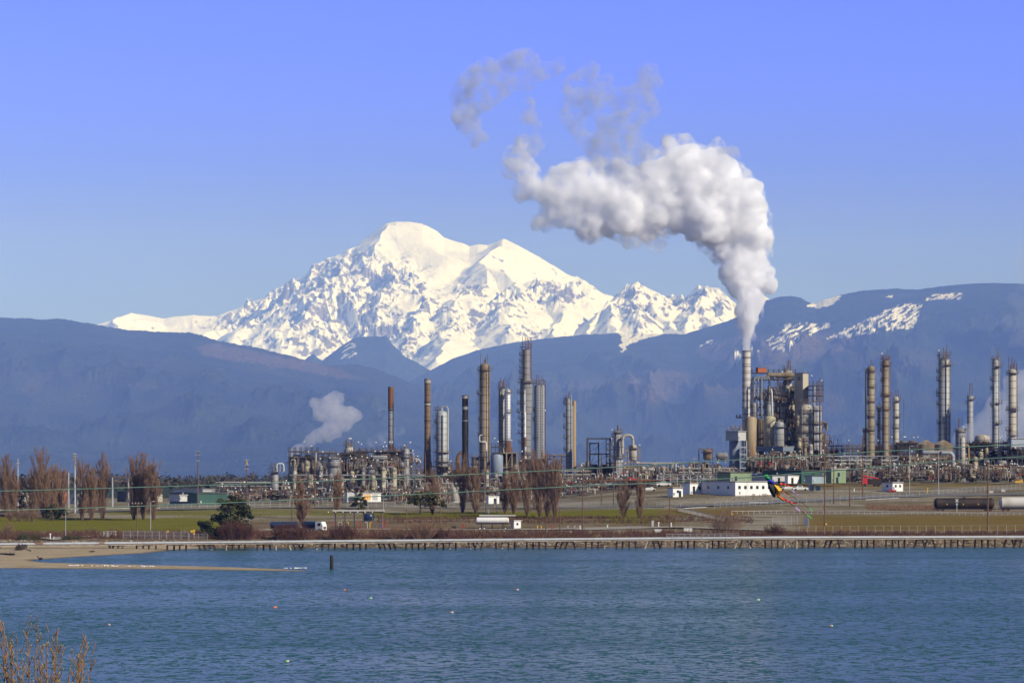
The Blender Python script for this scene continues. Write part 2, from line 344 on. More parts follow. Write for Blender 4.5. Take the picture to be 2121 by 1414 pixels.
def ground_mat():
    m, T, out = newmat('ground_cover'); b = nd(T, 'ShaderNodeBsdfDiffuse'); T.links.new(b.outputs[0], out.inputs[0])
    ge = nd(T, 'ShaderNodeNewGeometry'); V = ge.outputs['Position']
    nA = noisef(T, .06, .35, .65, 5, vec=V); nB = noisef(T, .6, .3, .7, 4, vec=V); nC = noisef(T, .03, .42, .58, 6, vec=V, stretch=(1, 1.6, 1))
    scrub = lerp3(T, nB, (.085, .045, .02), (.17, .11, .05)); grav = lerp3(T, nB, (.20, .178, .135), (.30, .27, .215)); grav = lerp3(T, nC, grav, (.15, .125, .08))
    grass = lerp3(T, nA, (.095, .115, .006), (.15, .15, .01)); grass = lerp3(T, nB, grass, (.15, .13, .03))
    olive = lerp3(T, nC, (.165, .105, .03), (.12, .095, .022)); olive = lerp3(T, nB, olive, (.17, .12, .045))
    sand = lerp3(T, nB, (.13, .09, .05), (.21, .155, .09)); sand = lerp3(T, noisef(T, .35, .5, .6, 4, vec=V), sand, (.045, .03, .02))
    c = lerp3(T, attr(T, 'scrub'), grav, scrub); c = lerp3(T, attr(T, 'grass'), c, grass); c = lerp3(T, attr(T, 'olive'), c, olive); c = lerp3(T, attr(T, 'sand'), c, sand); c = lerp3(T, attr(T, 'wood'), c, (.045, .062, .045))
    T.links.new(c, b.inputs[0]); return m
def soft(v, a, b): t = np.clip((v-a)/(b-a), 0, 1); return t*t*(3-2*t)
def ground():
    px = np.concatenate([np.arange(-900, -20, 60), np.arange(-20, 2142, 4), np.arange(2160, 3060, 60)])
    d = np.concatenate([np.arange(1150, 1760, 2.5), np.arange(1760, 2400, 20), np.arange(2500, 27500, 800)])
    P, D = np.meshgrid(px, d); X = (P-CX)*D/F; Z = gz(X, D)
    nz = fbm(X/25, D/25, 4, 5); Z = Z + nz*.35*soft(D, 1202, 1240)*(1-soft(D, 1560, 1640)) + .1*fbm(X/4, D/4, 3, 8)*soft(D, 1200, 1215)
    D0 = D; D = D - np.clip((P-400)/1700, 0, 1.3)*22*(1-soft(D, 1260, 1400))
    J = P + 25*fbm(X/30, D/18, 3, 31); Q = D + 9*fbm(X/18, D/18, 3, 33)
    sand = 1-soft(Q, 1218, 1226)
    scrub = soft(Q, 1218, 1226)*(1-soft(Q, 1246, 1262))*.95 + .55*soft(J, 430, 520)*(1-soft(J, 1340, 1440))*soft(Q, 1262, 1280)*(1-soft(Q, 1380, 1400))
    scrub = np.maximum(scrub, .9*soft(Q, 1395, 1405)*(1-soft(Q, 1420, 1440))*soft(J, 760, 840)*(1-soft(J, 1500, 1560)))
    scrub = np.maximum(scrub, .8*(1-soft(J, 130, 180))*soft(Q, 1400, 1415)*(1-soft(Q, 1500, 1520)))
    g = soft(Q, 1268, 1285)*(1-soft(Q, 1405, 1425))*(1-soft(J, 440, 520))
    g = np.maximum(g, .75*soft(Q, 1425, 1445)*(1-soft(Q, 1485, 1500))*(1-soft(J, 700, 760))*soft(J, 160, 260))
    g = np.maximum(g, soft(Q, 1412, 1424)*(1-soft(Q, 1455, 1475))*soft(J, 740, 780)*(1-soft(J, 1330, 1420)))
    g = np.maximum(g, .9*soft(Q, 1340, 1360)*(1-soft(Q, 1412, 1430))*soft(J, 1210, 1280)*(1-soft(J, 1330, 1420)))
    ol = soft(Q, 1262, 1275)*(1-soft(Q, 1395, 1412))*soft(J, 1600, 1700)
    ol = np.maximum(ol, .9*soft(Q, 1400, 1420)*(1-soft(Q, 1455, 1475))*soft(J, 1340, 1400)*(1-soft(J, 1540, 1600)))
    ol = np.maximum(ol, .8*soft(Q, 1610, 1625)*(1-soft(Q, 1660, 1680))*soft(J, 1300, 1400)); wood = soft(Q, 1840, 1960)
    o = grid_obj('ground', X, D0, Z, ground_mat(), {'scrub': scrub, 'grass': g, 'olive': ol, 'sand': sand, 'wood': wood}); tag(o, kind='structure')
ground()
# beach, cove rim and the long sand spit, in plan
def beach():
    def pl(L_): return [(PX(a, F*CH/(b-HY)), F*CH/(b-HY)) for a, b in L_]
    outline = pl([(-700,1176),(0,1176.2),(150,1177),(330,1178),(450,1180),(560,1181.6),(632,1182.6),(642,1182.2),(630,1181),(560,1177.5),(450,1174),(330,1171),(200,1168.5),(110,1166),(70,1162),(60,1159),(90,1157.5),(150,1153.5),(230,1149),(300,1145),(345,1140),(400,1136),(500,1131),(-700,1131)])
    px = np.concatenate([np.arange(-700, -20, 30), np.arange(-20, 700, 2.5)]); d = np.arange(905, 1216, 1.2)
    P, D = np.meshgrid(px, d); X = (P-CX)*D/F
    dist = np.full(X.shape, 1e9)
    for i in range(len(outline)):
        dd, _ = seg_dist(X, D, outline[i], outline[(i+1) % len(outline)]); dist = np.minimum(dist, dd)
    ins = poly_in(X, D, outline); sdist = np.where(ins, dist, -dist) + .8*fbm(X/9, D/9, 3, 14)
    Z = np.clip(np.where(sdist > 0, .62*(1-np.exp(-sdist/9)), sdist*.06), -.7, 2) + soft(D, 1150, 1212)*1.0*np.clip(sdist/40, 0, 1) + .05*fbm(X/2, D/2, 3, 15)*(sdist > 0)
    m, T, out = newmat('beach_sand'); b = nd(T, 'ShaderNodeBsdfDiffuse'); T.links.new(b.outputs[0], out.inputs[0]); V = nd(T, 'ShaderNodeNewGeometry').outputs['Position']
    c = lerp3(T, noisef(T, .5, .35, .65, 6, vec=V, stretch=(.35, 1, 1)), (.40, .33, .23), (.27, .21, .14)); c = lerp3(T, noisef(T, 1.6, .6, .72, 3, vec=V, stretch=(.3, 1, 1)), c, (.12, .085, .05))
    c = lerp3(T, attr(T, 'wet'), c, (.15, .115, .07)); T.links.new(c, b.inputs[0])
    o = grid_obj('beach', X, D, Z, m, {'wet': 1-soft(Z, .02, .16)}); tag(o, kind='structure')
beach()
# the bluff the picture is taken from
def bluff():
    x = np.arange(-160, 161, 4.0); y = np.concatenate([np.arange(-60, 42, 3.0), np.arange(42, 200, 2.0)])
    X, Y = np.meshgrid(x, y); Z = np.where(Y < 42, 17.2, 17.2*np.exp(-((Y-42)/26)**1.5)-1.2*soft(Y, 60, 120)) + .25*fbm(X/5, Y/5, 4, 90)
    m, T, out = newmat('bluff_grass'); b = nd(T, 'ShaderNodeBsdfDiffuse'); T.links.new(b.outputs[0], out.inputs[0])
    T.links.new(lerp3(T, noisef(T, .8, .35, .65, 5), (.09, .08, .03), (.15, .11, .06)), b.inputs[0])
    tag(grid_obj('bluff', X, Y, Z, m), kind='structure')
bluff()
# ================================================================ WATER
def water():
    m, T, out = newmat('bay_water'); b = nd(T, 'ShaderNodeBsdfPrincipled'); T.links.new(b.outputs[0], out.inputs[0])
    b.inputs['Base Color'].default_value = (.019, .072, .078, 1); b.inputs['Roughness'].default_value = .22; b.inputs['IOR'].default_value = 1.33; b.inputs['Specular IOR Level'].default_value = .11
    ge = nd(T, 'ShaderNodeNewGeometry'); V = ge.outputs['Position']; acc = None
    lane = noisef(T, .012, .38, .62, 4, vec=V, stretch=(.35, 1, 1)); rg = nd(T, 'ShaderNodeMapRange'); T.links.new(lane, rg.inputs[0]); rg.inputs[3].default_value = .20; rg.inputs[4].default_value = .27; T.links.new(rg.outputs[0], b.inputs['Roughness'])
    for sc, st, am in ((.8, (1, .5, 1), .95), (2.6, (1, .7, 1), 1.0), (.12, (1, .5, 1), .16), (.012, (1, .35, 1), .08)):
        mp = nd(T, 'ShaderNodeMapping'); mp.inputs['Scale'].default_value = st; T.links.new(V, mp.inputs[0])
        n = nd(T, 'ShaderNodeTexNoise'); n.inputs['Scale'].default_value = sc; n.inputs['Detail'].default_value = 3; T.links.new(mp.outputs[0], n.inputs['Vector'])
        s_ = nd(T, 'ShaderNodeVectorMath', operation='SUBTRACT'); T.links.new(n.outputs['Color'], s_.inputs[0]); s_.inputs[1].default_value = (.5, .5, .5)
        k = nd(T, 'ShaderNodeVectorMath', operation='SCALE'); k.inputs['Scale'].default_value = am*2; T.links.new(s_.outputs[0], k.inputs[0])
        if acc is None: acc = k.outputs[0]
        else:
            a = nd(T, 'ShaderNodeVectorMath', operation='ADD'); T.links.new(acc, a.inputs[0]); T.links.new(k.outputs[0], a.inputs[1]); acc = a.outputs[0]
    f = nd(T, 'ShaderNodeVectorMath', operation='MULTIPLY'); T.links.new(acc, f.inputs[0]); f.inputs[1].default_value = (1, 1, 0)
    a = nd(T, 'ShaderNodeVectorMath', operation='ADD'); T.links.new(f.outputs[0], a.inputs[0]); a.inputs[1].default_value = (0, 0, 1)
    nn = nd(T, 'ShaderNodeVectorMath', operation='NORMALIZE'); T.links.new(a.outputs[0], nn.inputs[0]); T.links.new(nn.outputs[0], b.inputs['Normal'])
    mb = MB(); mb.quad((-2500, 40, 0), (2500, 40, 0), (2500, 1300, 0), (-2500, 1300, 0)); o = mb.build('water', m, smooth=False); tag(o, kind='structure')
water()
# ================================================================ HAZE
def haze():
    mb = MB(); mb.box(0, 41900, 2236, 90000, 84400, 4484)
    m, T, out = newmat('haze_air'); v = nd(T, 'ShaderNodeVolumePrincipled'); v.inputs['Color'].default_value = (.235, .39, 1, 1)
    v.inputs['Absorption Color'].default_value = (1, 1, 1, 1); v.inputs['Density'].default_value = 2.25e-5; v.inputs['Anisotropy'].default_value = -.5
    T.links.new(v.outputs[0], out.inputs['Volume']); o = mb.build('haze', m, smooth=False); tag(o, kind='stuff')
haze()
# ================================================================ STEAM
def hull(name, blobs, d, vox, dispA, dispS, seed=0, squash=.8, oct_=4, calm=None):
    """one closed lumpy body grown over a chain of puffs (x, y, radius in photo pixels, depth offset in m)"""
    s_ = S(d); mb = MB()
    import bmesh
    bm = bmesh.new()
    for b in blobs:
        c = PT(b[0], b[1], d); off = b[3] if len(b) > 3 else 0
        r = b[2]*s_
        m = bmesh.ops.create_icosphere(bm, subdivisions=3, radius=1)
        for v in m['verts']: v.co = Vector((c.x+v.co.x*r, c.y+off+v.co.y*r*squash, c.z+v.co.z*r))
    me = bpy.data.meshes.new(name); bm.to_mesh(me); bm.free()
    o = bpy.data.objects.new(name, me); C.objects.link(o)
    md = o.modifiers.new('r', 'REMESH'); md.mode = 'VOXEL'; md.voxel_size = vox
    dg = bpy.context.evaluated_depsgraph_get(); e = bpy.data.meshes.new_from_object(o.evaluated_get(dg)); o.modifiers.clear(); o.data = e
    n = len(e.vertices); co = np.empty(n*3, np.float32); e.vertices.foreach_get('co', co); co = co.reshape(-1, 3)
    no = np.empty(n*3, np.float32); e.vertices.foreach_get('normal', no); no = no.reshape(-1, 3)
    out = np.empty(n, np.float32)
    for i in range(n):
        p = Vector(co[i])/dispS + Vector((seed*3.1, 0, 0)); v = 0; a = 1.25; f = .5
        for k in range(oct_):
            v += a*(abs(mnoise.noise(p*f))*2.4-.55); a *= .5; f *= 2.1
        out[i] = v
    if calm: out *= np.clip((co[:, 2]-PZ(calm[0], d))/(PZ(calm[1], d)-PZ(calm[0], d)), .12, 1)
    co += no*(out*dispA)[:, None]; e.vertices.foreach_set('co', co.ravel()); e.update()
    md = o.modifiers.new('r', 'REMESH'); md.mode = 'VOXEL'; md.voxel_size = vox*.8
    bpy.context.view_layer.update(); dg = bpy.context.evaluated_depsgraph_get(); e = bpy.data.meshes.new_from_object(o.evaluated_get(dg)); o.modifiers.clear(); o.data = e
    # drop sealed inner cavities and crumbs left by the remesh
    nv = len(e.vertices); ed = np.empty(len(e.edges)*2, np.int32); e.edges.foreach_get('vertices', ed); ed = ed.reshape(-1, 2); lab = np.arange(nv)
    while True:
        new = lab.copy(); np.minimum.at(new, ed[:, 0], lab[ed[:, 1]]); np.minimum.at(new, ed[:, 1], lab[ed[:, 0]]); new = new[new]
        if (new == lab).all(): break
        lab = new
    co_ = np.empty(nv*3, np.float32); e.vertices.foreach_get('co', co_); co_ = co_.reshape(-1, 3); fv = np.empty(len(e.polygons)*4, np.int32); 
    tri = np.array([(p.vertices[0], p.vertices[i], p.vertices[i+1]) for p in e.polygons for i in range(1, len(p.vertices)-1)]); o_ = co_.mean(0); A_, B_, C_ = (co_[tri[:, i]]-o_ for i in range(3)); vol = np.einsum('ij,ij->i', A_, np.cross(B_, C_))/6; vs_ = np.bincount(lab[tri[:, 0]], weights=vol, minlength=nv)
    big = np.abs(vs_).max(); sgn = np.sign(vs_[np.argmax(np.abs(vs_))]); bad = (vs_*sgn < big*.003) & (vs_ != 0)
    if bad.any():
        bm = bmesh.new(); bm.from_mesh(e); bm.verts.ensure_lookup_table(); bmesh.ops.delete(bm, geom=[bm.verts[i] for i in np.where(bad[lab])[0]], context='VERTS'); bm.to_mesh(e); bm.free()
    e.polygons.foreach_set('use_smooth', [True]*len(e.polygons)); e.update()
    return o
def steam_mat(name, dens, lo, hi, scale, col=(1, 1, 1), detail=5, aniso=-.6, floor=0.0, fade=None):
    m, T, out = newmat(name); v = nd(T, 'ShaderNodeVolumePrincipled'); v.inputs['Color'].default_value = (*col, 1); v.inputs['Anisotropy'].default_value = aniso
    f = noisef(T, scale, lo, hi, detail, rough=.6)
    k = nd(T, 'ShaderNodeMath', operation='MULTIPLY_ADD'); T.links.new(f, k.inputs[0]); k.inputs[1].default_value = dens*(1-floor); k.inputs[2].default_value = dens*floor
    res = k.outputs[0]
    if fade:    # thinner with distance along the plume: (vector, from, to, end factor)
        ge = nd(T, 'ShaderNodeTexCoord'); dp = nd(T, 'ShaderNodeVectorMath', operation='DOT_PRODUCT'); T.links.new(ge.outputs['Object'], dp.inputs[0]); dp.inputs[1].default_value = fade[0]
        mr_ = nd(T, 'ShaderNodeMapRange'); T.links.new(dp.outputs['Value'], mr_.inputs[0]); mr_.inputs[1].default_value = fade[1]; mr_.inputs[2].default_value = fade[2]; mr_.inputs[3].default_value = 1; mr_.inputs[4].default_value = fade[3]
        m2 = nd(T, 'ShaderNodeMath', operation='MULTIPLY'); T.links.new(res, m2.inputs[0]); T.links.new(mr_.outputs[0], m2.inputs[1]); res = m2.outputs[0]
    T.links.new(res, v.inputs['Density']); T.links.new(v.outputs[0], out.inputs['Volume'])
    return m
def steam():
    d = 1800
    B = [(1546,722,9),(1546,708,11),(1547,694,13),(1549,678,17),(1549,660,21),(1548,642,25),(1552,622,30),(1546,600,32),(1543,575,36),(1530,555,36),(1560,570,30),(1536,530,42),(1560,520,34),(1575,540,22),(1512,512,40),(1568,490,36),(1540,480,50),(1500,480,50),(1588,505,17),(1592,520,12),(1586,560,13),(1590,590,10),(1598,498,9),(1555,445,42),(1520,430,60),(1470,450,55),(1535,395,38),(1500,390,55),(1440,420,62),(1480,350,45),(1440,365,58),(1505,345,22),(1425,325,38),(1395,300,16),(1400,345,46),(1390,400,62),(1350,430,60),(1350,372,46),(1320,380,44),(1300,440,55),(1250,450,45),(1225,462,42),(1290,400,50),(1235,405,48),(1195,440,42),(1180,400,42),(1150,440,34),(1130,455,24),(1140,395,34),(1165,365,30),(1110,385,26),(1085,395,18),(1092,365,20),(1075,340,18),(1068,318,16),(1082,296,15),(1095,350,18),(1200,360,30),(1240,350,28),(1280,345,26),(1115,470,12),(1360,508,8),(1345,480,20),(1375,500,10),(1225,490,16)]
    rng = random.Random(3); B = [(x, y, r*(.99 if x > 1430 else .92), rng.uniform(-.25, .25)*r*S(d)) for x, y, r in B]
    o = hull('steam_plume', B, d, .62, 2.2, 8.0, 1, oct_=6, calm=(727, 610))
    o.data.materials.append(steam_mat('dense_steam', .7, .34, .52, .13, detail=6, floor=.2, fade=((-.9, 0, .25), -55, 40, .16)))
    tag(o, 'large white steam plume pouring from the tall banded chimney and bending left', 'steam')
    W = [(1260,300,26),(1250,265,20),(1235,320,24),(1215,290,18),(1190,250,22),(1200,225,24),(1230,200,26),(1255,185,24),(1205,170,20),(1215,148,18),(1180,190,18),(1270,180,14),(1310,260,24),(1300,225,22),(1330,190,22),(1345,165,22),(1350,140,18),(1340,215,20),(1365,170,12),(1290,190,14),(1160,130,16),(1140,145,16),(1120,150,18),(1090,125,22),(1060,130,24),(1040,145,26),(1010,150,28),(985,165,28),(970,195,28),(960,230,26),(975,260,24),(985,285,18),(985,310,10),(980,335,7),(1010,205,22),(1040,180,22),(1070,165,22),(1100,170,18),(1090,250,14),(1110,270,14),(1120,295,12),(1100,310,12),(1090,285,14),(1090,205,12),(1385,290,12),(1325,300,20),(1290,310,24),(1300,340,26),(1510,330,10),(1335,330,22)]
    W = [(x, y, r*1.38, rng.uniform(-.3, .3)*r*S(d)) for x, y, r in W]
    wo = hull('wisp', W, d, 1.1, 2.6, 9.0, 2)
    wo.data.materials.append(steam_mat('thin_steam', .22, .42, .66, .19, col=(.80, .82, .88), detail=8)); wo.parent = o
    wo.data.name = 'wisp'
    M_ = [(x, y, r*1.12+2.5, q) for x, y, r, q in B if y < 680]
    mo = hull('mist', M_, d, 1.1, 2.8, 6.5, 7); mo.data.materials.append(steam_mat('feathered_steam', .24, .44, .60, .26, detail=8)); mo.parent = o
    A = [(603,942,6),(606,939,7),(611,935,9),(620,929,11),(632,922,11),(645,914,14),(660,905,16),(675,896,20),(690,885,24),(700,870,24),(705,858,22),(690,855,26),(672,850,24),(660,840,18),(655,832,12),(685,835,24),(700,825,16),(725,855,18),(738,862,9),(715,880,18),(722,870,16),(690,818,10)]
    A = [(x, y, r, 0) for x, y, r in A]
    s2 = hull('steam_plume', A, 1750, .5, .9, 4.0, 3)
    s2.data.materials.append(steam_mat('low_steam', .19, .34, .60, .28, col=(.9, .9, .92), floor=.35))
    tag(s2, 'small pale grey steam cloud drifting up right over the dark process unit', 'steam')
    A = [(770,915,10),(790,905,12),(795,880,10),(793,855,8),(798,840,6),(815,893,9),(830,890,9),(805,900,10)]
    s3 = hull('steam_plume', A, 1800, .8, .9, 5.0, 4); s3.data.materials.append(steam_mat('faint_steam', .035, .40, .60, .2))
    tag(s3, 'faint wisp of steam behind the half rusty thin chimney', 'steam')
    A = [(1990,905,22),(2010,900,26),(2075,845,40),(2100,900,40),(2110,800,34),(2125,860,44),(2050,905,34),(2040,895,30),(2060,880,30),(2035,870,20),(2085,885,30),(2110,870,36),(2120,830,28),(2050,850,18),(2018,888,18)]
    s4 = hull('steam_plume', A, 2020, 1.0, 1.2, 8.0, 5); s4.data.materials.append(steam_mat('low_haze_steam', .08, .28, .56, .10, floor=.3))
    tag(s4, 'pale steam bank lying behind the right hand towers above the round tank', 'steam')
    A = [(2100,670,26),(2120,690,30),(2115,640,24),(2095,620,16),(2125,610,24),(2110,540,16),(2125,520,22),(2128,570,20),(2100,710,14)]
    s5 = hull('steam_plume', A, 2050, 1.0, 1.2, 8.0, 6); s5.data.materials.append(steam_mat('edge_steam', .030, .36, .62, .10, col=(.85, .87, .9)))
    tag(s5, 'thin grey steam high over the hill at the right edge of the view', 'steam')
    o.cycles.use_motion_blur = False
steam()
for m in bpy.data.materials:
    if 'steam' in m.name: m.cycles.volume_step_rate = .09
# ================================================================ REFINERY KIT
M_TAN = pm('tan_cladding', (.28, .235, .16), (.13, .09, .05), (.38, .64), .16, .6, bands=3.2)
M_TAN2 = pm('pale_cladding', (.38, .35, .28), (.19, .145, .10), (.5, .8), .12, .55, bands=2.9)
M_GREY = pm('grey_cladding', (.28, .285, .29), (.13, .12, .11), (.38, .64), .16, .5, bands=2.6)
M_SILV = pm('silver_cladding', (.34, .365, .38), (.20, .19, .165), (.38, .64), .16, .55, .08, bands=2.4)
M_CHIM = pm('banded_steel', (.50, .47, .42), (.28, .22, .16), (.5, .8), .06, .5, bands=2.95)
M_RUST = pm('rusty_steel', (.20, .085, .035), (.09, .045, .025), (.4, .65), .5, .8)
M_RUSTY = pm('rust_stained_tank', (.33, .27, .17), (.20, .105, .05), (.42, .62), .16, .7)
M_BROWN = pm('brown_brick_lining', (.19, .125, .07), (.10, .06, .035), (.45, .7), .2, .75, bands=2.2)
M_BLACK = pm('black_steel', (.022, .018, .016), (.05, .03, .02), (.5, .7), .3, .6)
M_DARK = pm('dark_grating', (.045, .045, .05), (.10, .06, .035), (.5, .7), .3, .7)
M_STEEL = pm('weathered_steel', (.14, .13, .125), (.12, .06, .03), (.45, .65), .4, .65)
M_FRAME = pm('dark_frame_steel', (.055, .06, .065), (.09, .055, .035), (.5, .7), .3, .7)
M_TFRM = pm('tan_frame_steel', (.30, .24, .16), (.15, .09, .05), (.5, .7), .3, .7)
M_WHITE = pm('white_paint', (.70, .70, .67), (.55, .50, .42), (.55, .8), .3, .45)
M_OFFW = pm('dull_white_paint', (.50, .49, .45), (.35, .30, .23), (.5, .75), .3, .5)
M_SHED = pm('grey_white_siding', (.42, .42, .41), (.30, .28, .25), (.5, .8), .2, .55)
M_ORNG = pm('orange_paint', (.30, .085, .03), (.20, .08, .03), (.5, .7), .3, .6)
M_RED = pm('red_paint', (.50, .03, .03), (.25, .03, .02), (.5, .7), .5, .5)
M_YEL = pm('yellow_paint', (.70, .42, .03), (.45, .25, .03), (.5, .7), .5, .5)
M_OCHRE = pm('ochre_cladding', (.36, .25, .11), (.22, .13, .06), (.45, .7), .3, .6)
M_GRN = pm('green_siding', (.028, .085, .065), (.018, .05, .04), (.5, .75), .15, .55)
M_LGRN = pm('light_green_siding', (.19, .26, .15), (.13, .17, .10), (.5, .75), .15, .6)
M_DGRN = pm('dark_green_roof', (.015, .055, .045), (.03, .05, .04), (.5, .7), .2, .6)
M_BLUE = pm('blue_paint', (.03, .10, .32), (.02, .05, .15), (.5, .7), .3, .5)
M_DBLU = pm('dark_blue_paint', (.02, .04, .09), (.01, .02, .04), (.5, .7), .3, .35)
M_CONC = pm('pale_concrete', (.36, .34, .30), (.24, .22, .18), (.45, .7), .3, .8)
M_WOOD = pm('pole_wood', (.17, .095, .055), (.09, .05, .03), (.4, .65), .6, .85, stretch=(1, 1, .1))
M_PILE = pm('wet_timber', (.045, .03, .02), (.02, .015, .01), (.4, .6), 1.2, .8, stretch=(1, 1, .2))
M_PALE = pm('bleached_timber', (.38, .32, .24), (.22, .17, .12), (.4, .65), .8, .85)
M_GALV = pm('galvanised_steel', (.40, .42, .44), (.28, .28, .28), (.5, .8), .5, .55, .1)
M_GLASS = pm('dark_window', (.02, .025, .03), (.03, .035, .04), (.5, .7), 1., .15, spec=.5)
M_TYRE = pm('black_tyre', (.02, .02, .02), (.04, .035, .03), (.5, .7), 2., .9)
M_WARM = pm('pale_lamp_glass', (.85, .82, .75), (.75, .70, .60), (.5, .8), 1., .3)
M_BRICK = pm('red_brick', (.30, .10, .06), (.20, .07, .045), (.45, .6), .8, .85)
M_GREEN = pm('bright_green_cloth', (.02, .30, .06), (.02, .2, .05), (.5, .7), 1, .7)

def arc_deck(r0, r1, z, a0, a1, th=.12, n=14):
    m = MB(); vs = []; fs = []
    for i in range(n+1):
        a = a0+(a1-a0)*i/n; c, s_ = cos(a), sin(a)
        vs += [(r0*c, r0*s_, z), (r1*c, r1*s_, z), (r1*c, r1*s_, z-th), (r0*c, r0*s_, z-th)]
    for i in range(n):
        b = i*4; q = b+4
        for k in range(4): fs.append((b+k, b+(k+1) % 4, q+(k+1) % 4, q+k))
    fs += [(0,1,2,3), (n*4+3, n*4+2, n*4+1, n*4)]; m.add(vs, fs); return m
def arc_rail(r, z, a0, a1, h=1.1, n=12, t=.05):
    m = MB()
    for i in range(n+1):
        a = a0+(a1-a0)*i/n; p = (r*cos(a), r*sin(a), z); m.bar(p, (p[0], p[1], z+h), t, 4)
        if i < n:
            b = a0+(a1-a0)*(i+1)/n
            for hh in (h, h*.5): m.bar((p[0], p[1], z+hh), (r*cos(b), r*sin(b), z+hh), t, 4)
    return m
SIDE = {'o': (0, 2*pi), 'l': (pi*.62, pi*1.45), 'r': (-pi*.5, pi*.4), 'f': (-pi*.95, -pi*.05), 'L': (pi*.8, pi*1.3)}
def platform(root, r, z, side, w_=1.3, mat=None, cx=0):
    a0, a1 = SIDE[side]; n = 16 if side == 'o' else 8
    p = arc_deck(r+.02, r+w_, z, a0, a1, .22, n)
    for i in range(3):
        a = a0+(a1-a0)*(i+.5)/3; p.bar(((r)*cos(a), (r)*sin(a), z-1.2), ((r+w_*.9)*cos(a), (r+w_*.9)*sin(a), z-.2), .07, 4)
    o = p.build('platform', mat or M_STEEL, root); arc_rail(r+w_-.05, z, a0, a1, n=max(6, n//2)).build('railing', mat or M_STEEL, o)
    return o
def ladder(root, r, z0, z1, ang=pi, mat=None):
    m = MB(); c, s_ = cos(ang), sin(ang); rr = r+.45
    for k in (-.25, .25):
        m.bar((rr*c-s_*k, rr*s_+c*k, z0), (rr*c-s_*k, rr*s_+c*k, z1), .045, 4)
    z = z0
    while z < z1: m.bar((rr*c+s_*.25, rr*s_-c*.25, z), (rr*c-s_*.25, rr*s_+c*.25, z), .03, 3); z += .6
    z = z0+2.2
    while z < z1:       # safety cage hoops
        q = [((rr+.7*sin(t))*c - .4*cos(t)*s_, (rr+.7*sin(t))*s_ + .4*cos(t)*c, z) for t in (0, pi*.25, pi*.5, pi*.75, pi)]
        for a, b in zip(q[:-1], q[1:]): m.bar(a, b, .035, 3)
        z += 1.4
    m.bar(((rr+.7)*c, (rr+.7)*s_, z0+2.2), ((rr+.7)*c, (rr+.7)*s_, z1), .035, 3)
    return m.build('ladder', mat or M_STEEL, root)
COLS = {}
def column(label, px0, px1, ytop, d, mat, plats=(), ybase=None, pipes=(), vents=(), lad=True, dome=1, steps=(), cat='tower', name='distillation_tower', pm_=None, lamps=(), group=None):
    """tall vessel. plats (y, side, width px); pipes (dx px, ytop, ybottom, r px, mat, over?); steps [(y, px half width)] change the radius below that y"""
    s_ = S(d); cx = PX((px0+px1)/2, d); zg = GZ(cx, d) if ybase is None else PZ(ybase, d); r = (px1-px0)/2*s_
    root = thing(name, label, cat, (cx, d, zg), group); z = lambda y: PZ(y, d)-zg
    H = z(ytop); hd = min(r*.55*dome, H*.2); prof = [(r*1.08, 0), (r*1.08, min(1.0, H*.1))]
    cur = r; body = []
    for y, hw in sorted(steps, key=lambda q: -q[0]): body.append((z(y), hw*s_))
    rr = body[0][1] if body else r
    prof += [(rr, min(1.0, H*.1)+.01)]
    for i, (zz, hw) in enumerate(body):
        nx_ = body[i+1][1] if i+1 < len(body) else r
        prof += [(hw, zz), (nx_, zz+abs(hw-nx_)*1.3+.05)]
    prof += [(r, H-hd)]
    for t in (.35, .65, .85, 1): prof.append((r*cos(t*pi/2)*.98+.02 if t < 1 else .05, H-hd+hd*sin(t*pi/2)))
    MB().lathe(prof, n=24).build('shell', mat, root)
    def rad(zz):
        for zb, hw in body:
            if zz < zb: return hw
        return r
    zs = []
    for p in plats:
        zz = z(p[0]); zs.append(zz); platform(root, rad(zz), zz, p[1], (p[2] if len(p) > 2 else 4)*s_, pm_)
    if lad:
        side = pi*1.12; ladder(root, r, 1.5 if not zs else max(1.5, H*.25), max([H-1]+zs), side, pm_)
    for q in pipes:
        dx, yt, yb, pr, pmt = q[:5]; over = q[5] if len(q) > 5 else 0; x = dx*s_; yo = -sqrt(max(0, (r*1.05)**2-min(abs(x), r)**2))-pr*s_*.9 if abs(x) < r*1.05 else 0
        if over: pts = bend([(0, 0, H-.2), (0, 0, z(yt)), (x, yo, z(yt)), (x, yo, z(yb))], 1.2)
        else: pts = [(x, yo, z(yt)), (x, yo, z(yb))]
        MB().path(pts, pr*s_, 8).build('riser_pipe', pmt, root)
    for q in vents:
        dx, yt = q[:2]; vr = q[2] if len(q) > 2 else .6
        zz = z(yt)
        MB().bar((dx*s_, 0, H-hd), (dx*s_, 0, zz), vr*s_, 5).build('vent_pipe', M_RUST if len(q) > 3 else M_STEEL, root)
    for dx, y in lamps: lampball(root, (dx*s_, -.5, z(y)))
    return root
def lampball(root, p, r=.30):
    m = MB(); m.lathe([(r*.3, -r), (r, -r*.3), (r, r*.3), (r*.4, r)], p[0], p[1], 8, cz=p[2]); return m.build('lamp', M_WARM, root)
